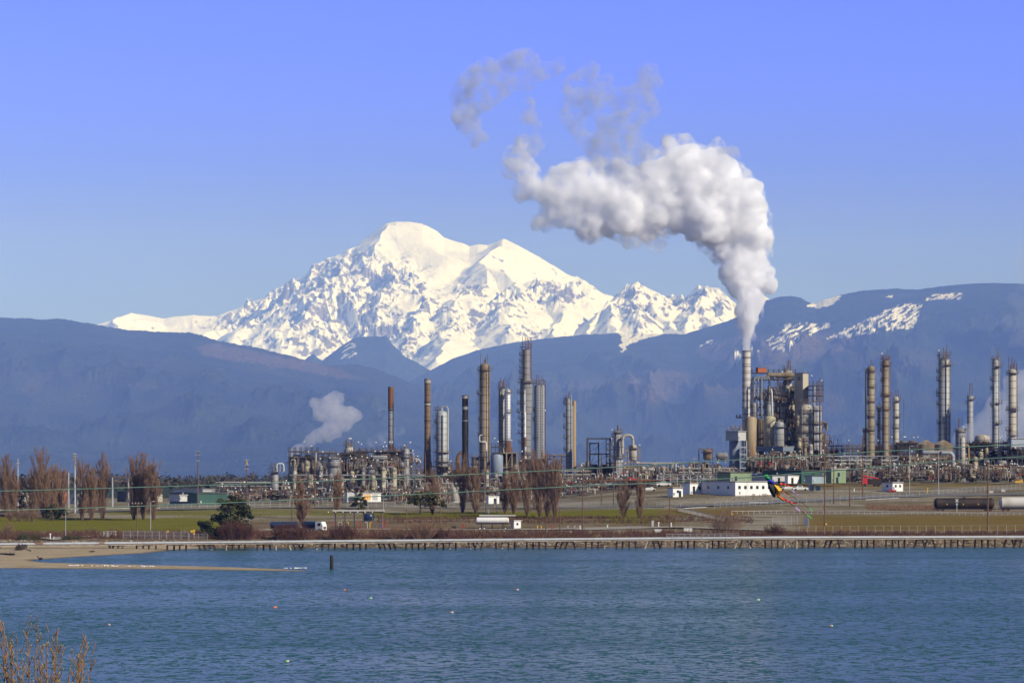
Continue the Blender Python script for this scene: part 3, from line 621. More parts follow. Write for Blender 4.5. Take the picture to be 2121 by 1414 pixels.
def chimney(label, px0, px1, ytop, ybase, d, mat, bands=(), foot=0, tipmat=None):
    s_ = S(d); cx = PX((px0+px1)/2, d); zb = PZ(ybase, d); r = (px1-px0)/2*s_; root = thing('chimney', label, 'chimney', (cx, d, zb)); z = lambda y: PZ(y, d)-zb
    H = z(ytop); MB().lathe([(r+foot*s_, 0), (r*1.03+foot*s_*.4, H*.15), (r, H*.35), (r*.97, H), (r*.75, H), (r*.75, H-1.5)], n=24).build('shaft', mat, root)
    for y0, y1, m_ in bands: MB().lathe([(r*.6, z(y1)), (r*1.06, z(y1)), (r*1.06, z(y0)), (r*.6, z(y0))], n=24).build('band', m_, root)
    MB().lathe([(r*.7, H-.25), (r*1.07, H-.25), (r*1.07, H+.12), (r*.7, H+.12)], n=24).build('rim', tipmat or M_STEEL, root)
    return root
def frame(label, px0, px1, ytop, ybot, d, dep, levels, nx, mat=None, fl=None, brace=True, cat='steel frame', name='steel_frame', rails=True, lamps=0, ny=2, t=.22, seed=0, group=None):
    """open steelwork: columns, beams and gratings. levels are photo rows of the floors"""
    mat = mat or M_FRAME; s_ = S(d); x0, x1 = PX(px0, d), PX(px1, d); cx = (x0+x1)/2; zb = PZ(ybot, d); W = x1-x0
    root = thing(name, label, cat, (cx, d+dep/2, zb), group); z = lambda y: PZ(y, d)-zb; H = z(ytop); rr = random.Random(seed+int(px0)*7+int(ytop))
    xs = [-W/2+W*i/(nx-1) for i in range(nx)]; ys = [-dep/2+dep*i/(ny-1) for i in range(ny)]
    for i, x in enumerate(xs):
        for y in ys:
            MB().box(x, y, H/2, t, t, H).build('post', mat, root, smooth=False)
    for k, ly in enumerate(levels):
        zz = z(ly); m = MB()
        for y in ys: m.box(0, y, zz-.2, W+t, t*.7, .35)
        for x in xs: m.box(x, 0, zz-.2, t*.66, dep, .34)
        m.box(0, 0, zz+.02, W-.1, dep-.1, .07); o = m.build('floor', fl or mat, root, smooth=False)
        if rails:
            q = MB(); n = max(3, int(W/2))
            for y in (ys[0],):
                for i in range(n+1): q.bar((-W/2+W*i/n, y, zz), (-W/2+W*i/n, y, zz+1.1), .045, 4)
                for hh in (.55, 1.1): q.bar((-W/2, y, zz+hh), (W/2, y, zz+hh), .045, 4)
            q.build('railing', M_STEEL if mat is M_FRAME else mat, o)
    if brace:
        lv = [0]+sorted(z(l) for l in levels)
        for a, b in zip(lv[:-1], lv[1:]):
            i = rr.randrange(nx-1)
            if b-a > 1.5: MB().bar((xs[i], ys[0], a), (xs[i+1], ys[0], b), .09, 4).build('brace', mat, root)
    for i in range(lamps):
        ly = rr.choice([ytop]+list(levels)); x = rr.uniform(-W/2, W/2); q = MB().bar((x, ys[0], z(ly)), (x, ys[0], z(ly)+1.9), .05, 4); q.build('lamp_post', M_STEEL, root); lampball(root, (x, ys[0], z(ly)+2.0))
    return root
def vdrum(label, px0, px1, ytop, ybot, d, mat, group=None, plat=False, name='vertical_drum', cone=False, cat='drum', legs=True, nozzle=True):
    s_ = S(d); cx = PX((px0+px1)/2, d); zb = PZ(ybot, d); r = (px1-px0)/2*s_; H = PZ(ytop, d)-zb; root = thing(name, label, cat, (cx, d, zb), group)
    lg = min(H*.2, 1.5) if legs else 0; b0 = lg
    if cone: prof = [(r, b0), (r, H-r*.45), (r*.12, H)]
    else: prof = ([(r*.3, b0)] if legs else [(r, 0)])+[(r*.85, b0+r*.2), (r, b0+r*.5), (r, H-r*.5), (r*.85, H-r*.2), (r*.4, H-.03*r), (.04, H)]
    MB().lathe(prof, n=20).build('shell', mat, root)
    if legs:
        for a in (.8, 2.4, 3.9, 5.5): MB().bar((r*.8*cos(a), r*.8*sin(a), 0), (r*.8*cos(a), r*.8*sin(a), b0+r*.5), .09, 5).build('leg', M_STEEL, root)
    if nozzle: MB().bar((0, 0, H-.1), (0, 0, H+.8), .16, 6).build('nozzle', M_STEEL, root)
    if plat: platform(root, r, H*.82, 'o', .9)
    return root
def hdrum(label, px0, px1, yc, rpx, d, mat, group=None, name='horizontal_drum', cat='drum', sad=1.2, rz=0):
    s_ = S(d); x0, x1 = PX(px0, d), PX(px1, d); Lh = (x1-x0)/2; r = rpx*s_; z0 = PZ(yc, d)-r-sad
    root = thing(name, label, cat, ((x0+x1)/2, d, z0), group, rz); e = min(r*.5, Lh*.3)
    prof = [(.03, -Lh), (r*.6, -Lh+e*.25), (r*.9, -Lh+e*.6), (r, -Lh+e), (r, Lh-e), (r*.9, Lh-e*.6), (r*.6, Lh-e*.25), (.03, Lh)]
    MB().lathe(prof, n=18, axis='x', cz=sad+r).build('shell', mat, root)
    for k in (-.55, .55): MB().box(k*Lh, 0, (sad+r*.6)/2, .4, r*1.4, sad+r*.6).build('saddle', M_CONC, root, smooth=False)
    MB().bar((Lh*.2, 0, sad+2*r-.1), (Lh*.2, 0, sad+2*r+.7), .14, 6).build('nozzle', M_STEEL, root)
    return root
def pipe(label, pts, rpx, d, mat, group=None, rad=1.2, name='pipe_run', cat='pipe', dy=0):
    s_ = S(d); P_ = [(PX(p[0], d), (p[2] if len(p) > 2 else 0)+dy, PZ(p[1], d)) for p in pts]; b = P_[-1]
    m = MB().path(bend([(x-b[0], y, z-b[2]) for x, y, z in P_], rad), rpx*s_, 10); o = m.build(name, mat); o.location = (b[0], d, b[2]); return tag(o, label, cat, group)
def piperack(label, px0, px1, y, ybot, d, np_, mat=None, nb=5, tiers=1, pm2=(), group=None, dep=4, trust=False):
    s_ = S(d); x0, x1 = PX(px0, d), PX(px1, d); W = x1-x0; zb = PZ(ybot, d); z = PZ(y, d)-zb; root = thing('pipe_rack', label, 'pipe rack', ((x0+x1)/2, d+dep/2, zb), group); mat = mat or M_STEEL
    rr = random.Random(int(px0+y)); cols = [M_GREY, M_SILV, M_TAN2, M_OFFW, M_STEEL, M_RUST]
    for i in range(nb):
        x = -W/2+W*i/(nb-1)*.98+W*.01; m = MB()
        for yy in (-dep/2, dep/2): m.box(x, yy, z/2, .22, .22, z)
        for t in range(tiers): m.box(x, 0, z-.15-t*1.5, .18, dep, .28)
        m.build('bent', mat, root, smooth=False)
    if trust:
        m = MB()
        for i in range(nb-1):
            a = -W/2+W*i/(nb-1); b = -W/2+W*(i+1)/(nb-1); m.bar((a, -dep/2, z-1.4 if i % 2 else z), (b, -dep/2, z if i % 2 else z-1.4), .09, 4)
        m.bar((-W/2, -dep/2, z-1.45), (W/2, -dep/2, z-1.45), .1, 4); m.build('truss', mat, root)
    for t in range(tiers):
        for k in range(np_):
            r = rr.choice((.10, .14, .2, .27)); yy = -dep/2+.3+(dep-.6)*k/max(1, np_-1); m = MB().path([(-W/2*rr.uniform(.9, 1.02), yy, z-t*1.5+r), (W/2*rr.uniform(.9, 1.02), yy, z-t*1.5+r)], r, 8); m.build('pipe', rr.choice(pm2 or cols), root)
    return root
def shed(label, px0, px1, pxc, ytop, ybot, d, mat, roof, name='shed', cat='building', winL=0, winR=0, doorR=None, gable=0, over=.25, doorL=None, win_h=.28, group=None, skirt=None):
    """box building seen on its corner: left face px0..pxc, right face pxc..px1"""
    s_ = S(d); wl = max((pxc-px0)*s_, .2); wr = max((px1-pxc)*s_, .2); tot = wl+wr; ang = math.atan2(wr, wl)*.0+radians(35)
    # side lengths so that both faces project to the widths seen
    A = wl/cos(pi/2-ang) if wl > .5 else 1.5; B = wr/cos(ang) if wr > .5 else 1.5
    cx = PX(pxc, d); zb = PZ(ybot, d); H = PZ(ytop, d)-zb; root = thing(name, label, cat, (cx, d, zb), group, ang)
    m = MB(); m.box(B/2, A/2, H/2, B, A, H); body = m.build('wall', mat, root, smooth=False)
    m = MB()
    if gable:
        g = gable*s_; o = over; m.add([(-o, -o, H), (B+o, -o, H), (B+o, A+o, H), (-o, A+o, H), (-o, A/2, H+g), (B+o, A/2, H+g)], [(0,1,5,4), (2,3,4,5), (1,2,5), (3,0,4), (3,2,1,0)])
    else: m.box(B/2, A/2, H+.09, B+2*over, A+2*over, .18)
    m.build('roof', roof, root, smooth=False)
    def opening(nm, face, t, w_, h_, zc, mt):
        q = MB()
        if face == 'R': q.box(B*t, -.03, zc, w_, .08, h_)
        else: q.box(-.03, A*t, zc, .08, w_, h_)
        o_ = q.build(nm, mt, root, smooth=False); return o_
    for i in range(winR): opening('window', 'R', (i+.7)/(winR+.4), min(1.1, B/(winR+1)*.5), H*win_h, H*.6, M_GLASS)
    for i in range(winL): opening('window', 'L', (i+.7)/(winL+.4), min(1.1, A/(winL+1)*.5), H*win_h, H*.6, M_GLASS)
    if doorR: opening('door', 'R', doorR, 1.1, min(2.2, H*.75), min(1.1, H*.38), M_GLASS if doorR > 0 else M_GRN)
    if doorL: opening('door', 'L', doorL, 1.1, min(2.2, H*.75), min(1.1, H*.38), M_GLASS)
    if B*A > 14 and H > 2.2:      # gutter, corner trims, roof vents and a wall box
        q = MB(); q.box(B/2, -over-.06, H-.02, B+2*over, .12, .14); q.box(-over-.06, A/2, H-.02, .12, A+2*over, .14); q.build('gutter', M_STEEL, root, smooth=False)
        for k in range(max(1, int(B/7))):
            v = MB(); v.lathe([(.16, 0), (.16, .55), (.3, .56), (.3, .75), (.03, .85)], B*(k+.6)/(int(B/7)+.6), A*.4, 8, cz=H+(gable*s_*.75 if gable else .15)); v.build('roof_vent', M_GALV, root)
        MB().box(B*.12, -.14, 1.2, .6, .28, .8).build('wall_box', M_GALV, root, smooth=False)
    if skirt: MB().box(B/2, A/2, .2, B+.06, A+.06, .4).build('skirting', skirt, root, smooth=False)
    return root

def cooler(label, px0, px1, ytop, ybot, d, dep=8, group=None):
    """bank of air coolers: dark louvred boxes with fan rings on top and a header box at each end"""
    s_ = S(d); x0, x1 = PX(px0, d), PX(px1, d); W = x1-x0; zb = PZ(ybot, d); H = PZ(ytop, d)-zb; root = thing('air_cooler', label, 'air cooler', ((x0+x1)/2, d, zb), group)
    MB().box(0, 0, H/2, W, dep, H).build('casing', M_BLACK, root, smooth=False); n = max(2, int(W/4)); m = MB()
    for i in range(int(H/.5)): m.box(0, -dep/2-.04, .3+i*.5, W*.98, .06, .12)
    m.build('louvres', M_STEEL, root, smooth=False)
    for i in range(n): MB().lathe([(1.5, 0), (1.3, .9), (1.15, .9), (1.3, .05)], -W/2+W*(i+.5)/n, 0, 16, cz=H).build('fan_ring', M_STEEL, root)
    for k in (-1, 1): MB().box(k*(W/2+.3), 0, H*.6, .6, dep*.8, H*.5).build('header_box', M_GREY, root, smooth=False)
# ================================================================ CHIMNEYS AND TALL COLUMNS
chimney('tallest thin banded grey chimney pouring out the big white plume', 1537, 1555, 727, 990, 1800, M_CHIM, bands=[(741, 742, M_BLACK), (758, 759, M_BLACK)]+[(772+i*14.5, 773+i*14.5, M_STEEL) for i in range(6)], foot=2)
chimney('thin chimney, rusty brown upper half and pale grey lower half', 804, 815, 801, 935, 1750, M_GREY, bands=[(803, 847, M_RUST), (848, 851, M_BLACK), (922, 935, M_RUST)])
chimney('brown chimney with a black and white ring, left of the silver domed tower', 879, 892, 785, 1000, 1740, M_BROWN, bands=[(787, 793, M_CONC), (832, 835, M_BLACK), (835.4, 838, M_OFFW), (870, 872, M_BLACK)], foot=3)
chimney('short black chimney with two pale rings', 957, 970, 819, 1000, 1715, M_BLACK, bands=[(820, 825, M_CONC), (842, 848, M_GREY), (870, 872, M_GREY), (872.5, 905, M_BLACK)], foot=3)
column('silver domed tower with a white pipe looping over its right side', 903, 928, 850, 1745, M_SILV, plats=[(848, 'l', 3), (873, 'L', 4), (906, 'L', 4), (936, 'o', 6), (955, 'o', 6), (975, 'o', 4)], pipes=[(12.5, 842, 960, 1.3, M_OFFW, 1), (2, 860, 1000, 1, M_GREY)], vents=[(-9, 838), (-5, 844), (6, 838)], lamps=[(-14, 935), (10, 957)])
column('tall tan tower with a top platform and a white zigzag pipe low on its left', 993, 1015, 752, 1712, M_TAN, steps=[(766, 11)], plats=[(766, 'o', 4), (814, 'L', 6), (868, 'L', 3), (900, 'L', 4), (945, 'o', 3)], pipes=[(9, 756, 990, .9, M_RUST), (5, 768, 990, .7, M_TAN2)], vents=[(-9, 732), (2, 738, 1), (6, 733), (0, 744, 1.2, 1)], lamps=[(-11, 902)])
column('left of the twin slender towers, smooth grey with a rusty looped pipe', 1035, 1047, 802, 1718, M_GREY, plats=[(800, 'o', 3)], pipes=[(-7, 790, 985, .9, M_RUST, 1), (-4.5, 810, 985, .6, M_TAN2)], vents=[(-4, 782), (5, 781), (2, 786, 1, 1)])
column('right of the twin slender towers, ribbed silver above a rusty skirt', 1045, 1058, 805, 1714, pm('ribbed_silver', (.40, .41, .42), (.33, .28, .22), (.5, .85), .12, .4, .2, bands=1.15), plats=[(812, 'r', 3), (853, 'r', 3), (912, 'o', 3)], lad=False, vents=[(3, 792)], lamps=[(8, 912)])
column('rusty tapered furnace neck beneath the ribbed silver tower', 1046, 1059, 914, 1712, M_RUST, ybase=936, steps=[(928, 8.5)], lad=False, name='furnace_neck', cat='furnace')
column('tallest tower of the middle group, grey, widening in steps, fenced with ladders', 1082, 1098, 722, 1728, M_GREY, steps=[(975, 13), (855, 10.5), (790, 12.5)], plats=[(718, 'o', 4), (735, 'l', 7), (748, 'l', 7), (760, 'l', 7), (772, 'l', 7), (784, 'l', 7), (791, 'o', 5), (812, 'l', 7), (835, 'l', 7), (852, 'L', 8), (866, 'l', 7), (880, 'l', 7), (896, 'l', 7), (916, 'l', 7), (940, 'o', 4)],
       pipes=[(10, 710, 805, 1, M_RUST), (-3, 808, 905, 2.6, M_WHITE), (-3, 905, 925, 2.4, M_RUST), (-2, 925, 985, 2.2, M_OFFW), (7, 805, 985, 1.1, M_GREY), (4, 800, 985, .8, M_RUST)], vents=[(-8, 697, .6, 1), (-2, 698, .6, 1), (2, 697, .8, 1), (5, 703, .9, 1), (10, 698, .6, 1)], lamps=[(-6, 862), (-10, 906)])
column('cage clad grey tower right of the tallest middle tower, rust pipe on its edge', 1106, 1128, 795, 1732, pm('hooped_cladding', (.26, .28, .31), (.12, .10, .10), (.45, .8), .12, .5, .1, bands=1.05), plats=[(793, 'o', 2), (848, 'L', 3), (868, 'L', 3), (906, 'l', 3)], pipes=[(12.5, 787, 985, .8, M_RUST, 1), (7, 795, 985, .7, M_TAN2), (4, 798, 985, .5, M_RUST)], vents=[(-6, 776, .7), (-2, 775, .7), (6, 777), (9, 783, .5, 1)], lamps=[(12, 850)])
column('slim grey tower standing alone between the middle group and the portal frame', 1172, 1185, 824, 1745, M_GREY, plats=[(824, 'l', 5), (834, 'L', 6), (860, 'L', 6), (884, 'L', 6), (905, 'l', 5), (930, 'l', 5)], vents=[(-6, 818), (-1, 812), (2, 809), (5, 818)], pipes=[(4.5, 818, 985, 1.1, M_SILV)], lamps=[(-8, 905)])
column('ochre thin column tucked behind the lone slim grey tower', 1186, 1193, 829, 1752, M_OCHRE, lad=False, ybase=970, pipes=[(-3, 840, 970, .5, M_WHITE)])
# right hand group
column('leftmost of the right hand towers, tan with a domed cap and a dark bypass pipe', 1796, 1812, 757, 1760, M_TAN, plats=[(769, 'o', 3), (801, 'r', 3), (831, 'o', 3), (861, 'o', 3), (890, 'o', 3)], pipes=[(-11, 763, 985, .9, M_STEEL, 1), (-7, 820, 985, .6, M_TAN2)], vents=[(0, 745, .8), (4, 752)], dome=1.6)
column('tall tan tower with rusty ring platforms and a hooked vent on top', 1827, 1842, 744, 1745, M_TAN, plats=[(742, 'o', 3), (756, 'o', 4), (767, 'L', 4), (787, 'l', 4), (818, 'o', 5), (848, 'o', 3), (886, 'l', 4)], pipes=[(9, 750, 985, .7, M_RUST), (6, 760, 985, .5, M_TAN2)], vents=[(-5, 736, 1, 1), (3, 722, .8), (6, 735, .6, 1)], pm_=M_RUST, lamps=[(-8, 732), (12, 905)])
column('narrow grey column squeezed between the two tan right hand towers', 1817, 1824, 840, 1770, M_GREY, plats=[(845, 'o', 3), (877, 'l', 3)], vents=[(2, 832)], lad=False)
column('short pale tower with spiky vents, right of the two tan towers', 1850, 1862, 821, 1765, M_TAN2, plats=[(829, 'r', 5), (862, 'r', 5), (885, 'o', 3)], vents=[(-6, 812), (-2, 808), (2, 806), (5, 805), (9, 815)], pipes=[(16, 825, 905, .4, M_STEEL)], lamps=[(0, 904)])
column('very small pale column at the foot of the leftmost right hand tower', 1788, 1795, 886, 1775, M_TAN2, plats=[(892, 'o', 2)], vents=[(1, 880)], lad=False)
column('broad silver banded tower with a rusty pipe down its front and side ladder cages', 1944, 1968, 741, 1775, M_SILV, plats=[(740, 'o', 2), (734, 'o', 3), (755, 'r', 6), (768, 'L', 5), (786, 'L', 5), (811, 'L', 5), (819, 'L', 5), (835, 'L', 5), (875, 'L', 4)], pipes=[(2.5, 728, 925, .8, M_RUST), (11.5, 745, 925, .8, M_STEEL)], vents=[(-2, 720, 1), (2, 722, .8), (5, 712, .7), (-10, 730, 1.6)], lamps=[(-12, 726), (-7, 810)])
column('faint distant tower with two thin tubes on top seen through steam', 2003, 2016, 818, 2150, M_GREY, plats=[(826, 'r', 5), (833, 'L', 4)], vents=[(-1, 793, .9), (4, 793, .9), (-6, 812, .5)], lad=False, lamps=[(6, 822)])
column('slim silver tower with a curved hook on top near the right edge', 2055, 2070, 742, 1765, M_SILV, plats=[(742, 'o', 1.5), (758, 'r', 7), (785, 'L', 5), (803, 'L', 5), (838, 'L', 5), (834, 'r', 6), (876, 'r', 6)], pipes=[(6, 740, 915, .8, M_TAN2), (-3, 793, 845, .9, M_OFFW), (13, 760, 850, .3, M_STEEL)], vents=[(4, 728, .8)], lamps=[(-1, 795)])
pipe('thin curved hook vent atop the slim silver tower near the right edge', [(2060, 722), (2066, 724), (2070, 732), (2070, 745)], .6, 1764, M_STEEL, rad=2)
column('rightmost tower, blotched pale shell with wide twin ring platforms', 2089, 2105, 764, 1755, M_TAN2, plats=[(772, 'o', 6), (849, 'o', 7), (845, 'o', 4), (889, 'l', 8), (901, 'o', 4)], pipes=[(10, 770, 915, .9, M_TAN)], vents=[(-8, 739), (-1, 742, .9), (5, 745, .9), (2, 752, 1.4, 1), (-4, 756, 1.2, 1), (9, 752, .8, 1)], lamps=[(-6, 776), (-6, 855), (-2, 904)])
column('squat grey vessel with a thin rusty chimney tube, beside the broad silver tower', 1979, 2000, 886, 1735, M_GREY, steps=[(905, 10.5)], vents=[(-3, 866, 1.2, 1), (10, 887, 1.5, 1), (4, 884)], plats=[(893, 'o', 3)], lad=False, lamps=[(5, 884)])
# the three domed vessels under the tall chimney
vdrum('rust topped tan silo at the foot of the tall chimney', 1543, 1568, 862, 978, 1780, M_RUSTY, name='silo', cat='silo', legs=False)
vdrum('dark stained silo half hidden between the two tan silos', 1566, 1582, 866, 978, 1788, pm('dark_stained_tank', (.10, .075, .05), (.06, .04, .03), (.45, .62), .08, .7), name='silo', cat='silo', legs=False)
vdrum('clean tan silo right of the rust topped silo', 1582, 1607, 861, 935, 1778, pm('plain_tan_tank', (.38, .34, .22), (.28, .24, .16), (.5, .8), .08, .6), name='silo', cat='silo', legs=False)
vdrum('slim silver vessel in front of the clean tan silo', 1604, 1624, 872, 936, 1765, M_SILV, legs=False, plat=True)
shed('grey white boxy penthouse on top of the blue grey tower left of the silos', 1505, 1546, 1529, 893, 912, 1770, M_SHED, M_GALV, name='penthouse')
frame('thin railing frame on the roof of the boxy penthouse', 1507, 1543, 888, 893, 1778, 5, [892.9], 4, M_STEEL)
column('blue grey round tower under the boxy penthouse', 1510, 1534, 912, 1778, pm('blue_grey_cladding', (.20, .24, .30), (.13, .15, .19), (.5, .8), .12, .5, .1), lad=False, dome=.2, ybase=980)
frame('slender braced steel mast frame right of the blue grey round tower', 1533, 1547, 912, 980, 1766, 3, [925, 940, 955, 968], 2, M_GALV, rails=False)
frame('side landing with railing on the left of the tall chimney', 1526, 1540, 858, 864, 1800, 4, [863.5], 3, M_STEEL)
frame('upper landing railing left of the chimney foot', 1514, 1541, 880, 889, 1790, 4, [888], 4, M_STEEL)
# reactor block
frame('main reactor steelwork standing right of the tall chimney', 1560, 1650, 780, 990, 1812, 14, [784, 806, 824, 842, 858, 874, 892, 908, 926, 948], 6, M_STEEL, lamps=9, ny=3)
frame('rust brown steelwork behind the tan lift tower', 1618, 1662, 790, 975, 1825, 10, [800, 812, 830, 850, 870, 890, 915, 940], 4, pm('brown_frame_steel', (.10, .065, .045), (.06, .04, .03), (.5, .7), .3, .7), lamps=3, ny=3)
frame('high walkway bridge with railing between the arched pipes and the lift tower', 1558, 1648, 764, 772, 1815, 4, [771.5], 9, M_FRAME, fl=M_DARK)
hdrum('fat tan overhead duct running below the high walkway', 1588, 1662, 777, 5.5, 1812, M_TAN, name='overhead_duct', cat='duct', sad=.1)
shed('small orange cabin on the high walkway', 1568, 1589, 1570, 762, 771, 1808, M_ORNG, M_RUST, name='cabin', cat='cabin', over=.05)
for i, (a, lb) in enumerate(((1562.5, 'leftmost'), (1570, 'middle'), (1577.5, 'rightmost'))):
    pipe(lb+' of the three arched silver pipes right of the tall chimney', [(a+21-i*3, 786), (a+21-i*3, 779.5), (a, 779.5), (a, 862)], 1.5, 1800-i*3, M_SILV, 'arched silver pipes', rad=2)
column('slim pale vessel rising through the high walkway with hooked vents', 1623, 1640, 764, 1818, M_TAN2, ybase=860, plats=[(764, 'o', 2), (783, 'o', 2), (795, 'l', 3)], vents=[(-1, 747, .8), (2, 745, 1), (5, 746, .8, 1), (-7, 756)], lad=False)
shed('tall tan lift tower with a small high window and sloping top', 1647, 1675, 1663, 772, 950, 1795, pm('tan_sheet', (.42, .38, .28), (.30, .26, .19), (.5, .8), .1, .6), M_TAN2, name='lift_tower', cat='tower', gable=-0.1)
MB().box(PX(1654.5, 1794.2), 1793.2, PZ(784, 1794), 1.1, .3, 1.6).build('window_panel', M_GLASS, None, False).parent = None
_w = bpy.data.objects['window_panel']; _lt = [o for o in C.objects if o.name.startswith('lift_tower')][0]
bpy.context.view_layer.update(); _w.parent = _lt; _w.matrix_parent_inverse = _lt.matrix_world.inverted(); _w.name = 'window'
column('broad mottled vessel with ring walkways right of the lift tower', 1656, 1683, 836, 1768, M_TAN2, plats=[(832, 'o', 2), (855, 'o', 2), (877, 'o', 2.5), (895, 'o', 3), (912, 'o', 3), (930, 'o', 2)], pipes=[(-9, 842, 975, 1, M_TAN), (8, 850, 975, .8, M_GREY)], lamps=[(-9, 892), (-5, 862)])
column('rightmost vessel of the reactor block, silver and rust bands under a crowded top deck', 1684, 1702, 838, 1770, M_SILV, plats=[(818, 'o', 3), (831, 'o', 2), (849, 'o', 3), (877, 'o', 4), (895, 'o', 4), (912, 'o', 4)], pipes=[(-6, 800, 975, .9, M_OFFW), (5, 806, 975, 1, M_RUST)], vents=[(-2, 790), (6, 783, 1)], lamps=[(-4, 888), (6, 842)])
frame('crowded top deck of pipes above the rightmost reactor vessel', 1676, 1705, 788, 832, 1790, 8, [798, 806, 818], 4, M_FRAME, lamps=3)
frame('lower steelwork wrapped round the two right reactor vessels', 1650, 1710, 895, 990, 1776, 8, [895, 912, 928, 944, 960], 5, M_STEEL, lamps=5)
column('grey small column beneath the arched pipes', 1556, 1568, 833, 1795, M_GREY, ybase=868, lad=False, plats=[(840, 'l', 2)])
column('ribbed silver small column under the pinkish valve platform', 1587, 1598, 832, 1795, M_SILV, ybase=866, lad=False, plats=[(834, 'o', 2), (812, 'o', 3)], vents=[(0, 800, 3)])
pipe('pale upright pipe between the small columns of the reactor block', [(1596, 806), (1598.5, 812), (1600, 865)], 2, 1790, M_OFFW)
shed('long blue grey service hut under the silver vessel of the reactor block', 1570, 1645, 1622, 925, 934, 1755, pm('hut_blue_grey', (.14, .18, .22), (.10, .13, .15), (.5, .8), .1, .6), M_GALV, name='service_hut')
# portal frame unit
frame('tall open black portal frame left of the pipe loop column', 1217, 1264, 906, 992, 1730, 9, [907, 939, 966], 2, M_FRAME, rails=False, t=.55)
frame('small inner stand of the black portal frame', 1222, 1240, 916, 966, 1733, 5, [917], 2, M_BLACK, rails=False, t=.4)
column('grey column at the centre of the pipe loop unit', 1272, 1288, 892, 1725, M_GREY, steps=[(925, 9)], plats=[(895, 'o', 4), (904, 'L', 6), (925, 'o', 2), (948, 'o', 4)], vents=[(0, 880, 1.8), (5, 886, 1), (-6, 890)], pipes=[(-3, 900, 990, .8, M_TAN2), (6, 905, 990, .9, M_SILV)], lamps=[(-12, 890), (9, 955)])
pipe('fat tan pipe looping from the grey centre column over to the domed vessel', [(1289, 940), (1290, 901), (1311, 901), (1311, 925)], 2.8, 1722, M_TAN2, rad=2)
vdrum('white domed tan vessel under the pipe loop', 1303, 1319, 920, 962, 1724, M_TAN2, plat=True)
frame('tan steelwork around the white domed vessel', 1288, 1326, 925, 992, 1730, 8, [932, 944, 956, 968], 4, M_TFRM, lamps=3)
frame('dark steelwork left of the grey centre column', 1256, 1274, 905, 992, 1736, 7, [918, 930, 944, 958, 972], 3, M_FRAME, lamps=3)
vdrum('small tan caged drum on stilts left of the tall chimney block', 1456, 1475, 930, 958, 1735, M_TAN, plat=True)
frame('thin pipe gantry beside the small caged drum', 1448, 1476, 928, 960, 1738, 4, [929], 2, M_STEEL, rails=False)
hdrum('grey barrel lying between the caged drum and the blue grey tower', 1483, 1508, 945, 8, 1740, M_GREY)
# left process unit
frame('tall dark left section of the process steelwork with a long top beam', 597, 656, 925, 1022, 1700, 16, [934, 946, 958, 970, 985, 1000], 6, M_FRAME, lamps=5, ny=3)
frame('middle dark section of the process steelwork', 652, 735, 936, 1022, 1712, 18, [938, 946, 960, 974, 990, 1005], 7, M_FRAME, lamps=8, ny=3)
frame('right dark section of the process steelwork below the thin chimney', 728, 850, 930, 1022, 1720, 20, [934, 945, 958, 972, 988, 1004], 9, M_FRAME, lamps=14, ny=3)
pipe('long tan header pipe on top of the left process steelwork', [(626, 937), (690, 937)], 1.0, 1695, M_TAN2)
pipe('upright silver pipe hanging from the long header pipe', [(654.5, 937), (654.5, 980)], 1.1, 1693, M_OFFW)
column('stout grey tower with a mushroom platform at the left end of the process unit', 561, 577, 975, 1680, M_GREY, plats=[(976, 'o', 7), (990, 'l', 4), (968, 'o', 3)], lad=False, steps=[(1015, 8.5)], vents=[(-5, 957, 1.2), (2, 960, 1)])
pipe('white looped pipe on top of the mushroom platform tower', [(574, 976), (573, 959), (588, 959), (588, 976)], 1.0, 1678, M_WHITE, rad=1.5)
pipe('second smaller white loop beside the looped pipe of the mushroom tower', [(580, 976), (580, 958), (586, 962)], .8, 1681, M_OFFW, rad=1)
column('broad grey vessel in front of the dark process steelwork', 679, 705, 946, 1688, M_GREY, plats=[(948, 'o', 3), (964, 'o', 3), (990, 'r', 4)], steps=[(990, 13)], lad=True, vents=[(-8, 934, 1), (-3, 930, .8), (3, 930, .8), (7, 936, .8)], lamps=[(-9, 948), (8, 940)])
column('pale capped vessel poking above the process steelwork roof', 714, 732, 922, 1730, M_TAN2, ybase=970, plats=[(921, 'o', 3)], vents=[(-5, 910, 2), (5, 911, 1.6), (0, 916, 2)], lad=False, lamps=[(1, 908), (4, 908)])
column('slender grey vessel standing low before the process steelwork', 761, 776, 966, 1690, M_GREY, plats=[(968, 'r', 4), (978, 'r', 4)], lamps=[(0, 964), (4, 998)], lad=False)
column('grey vessel at the right end of the process unit with a ring platform', 834, 848, 928, 1705, M_GREY, plats=[(946, 'o', 4), (932, 'l', 4)], vents=[(-2, 922, 2), (0, 918, 1)], lamps=[(-3, 922), (9, 916), (14, 933)], lad=False)
pipe('thin pipe goose neck right of the ring platform vessel', [(846, 937), (857, 937), (857, 955)], .7, 1703, M_OFFW, rad=.6)
pipe('curved white chute at the right end of the process unit', [(860, 950), (868, 951), (872, 958)], .9, 1702, M_WHITE, rad=1.5)
hdrum('large silver horizontal drum high in the process steelwork', 771, 803, 948, 5, 1710, M_SILV)
pipe('silver header below the large silver horizontal drum', [(785, 957), (822, 957)], 1.0, 1706, M_SILV)
frame('tan box frame on the front of the process unit', 806, 837, 971, 988, 1698, 4, [972, 987], 4, M_TFRM, rails=False, t=.4)
MB().box(0, 0, 0, 4*S(1705), 1.2, 8*S(1705)).build('red_panel', M_RED).location = PT(791, 966, 1705); tag(bpy.data.objects['red_panel'], 'small upright red panel in the process steelwork', 'panel')
frame('upper roof deck of the right process steelwork', 732, 842, 926, 936, 1722, 8, [935], 10, M_FRAME, lamps=6)
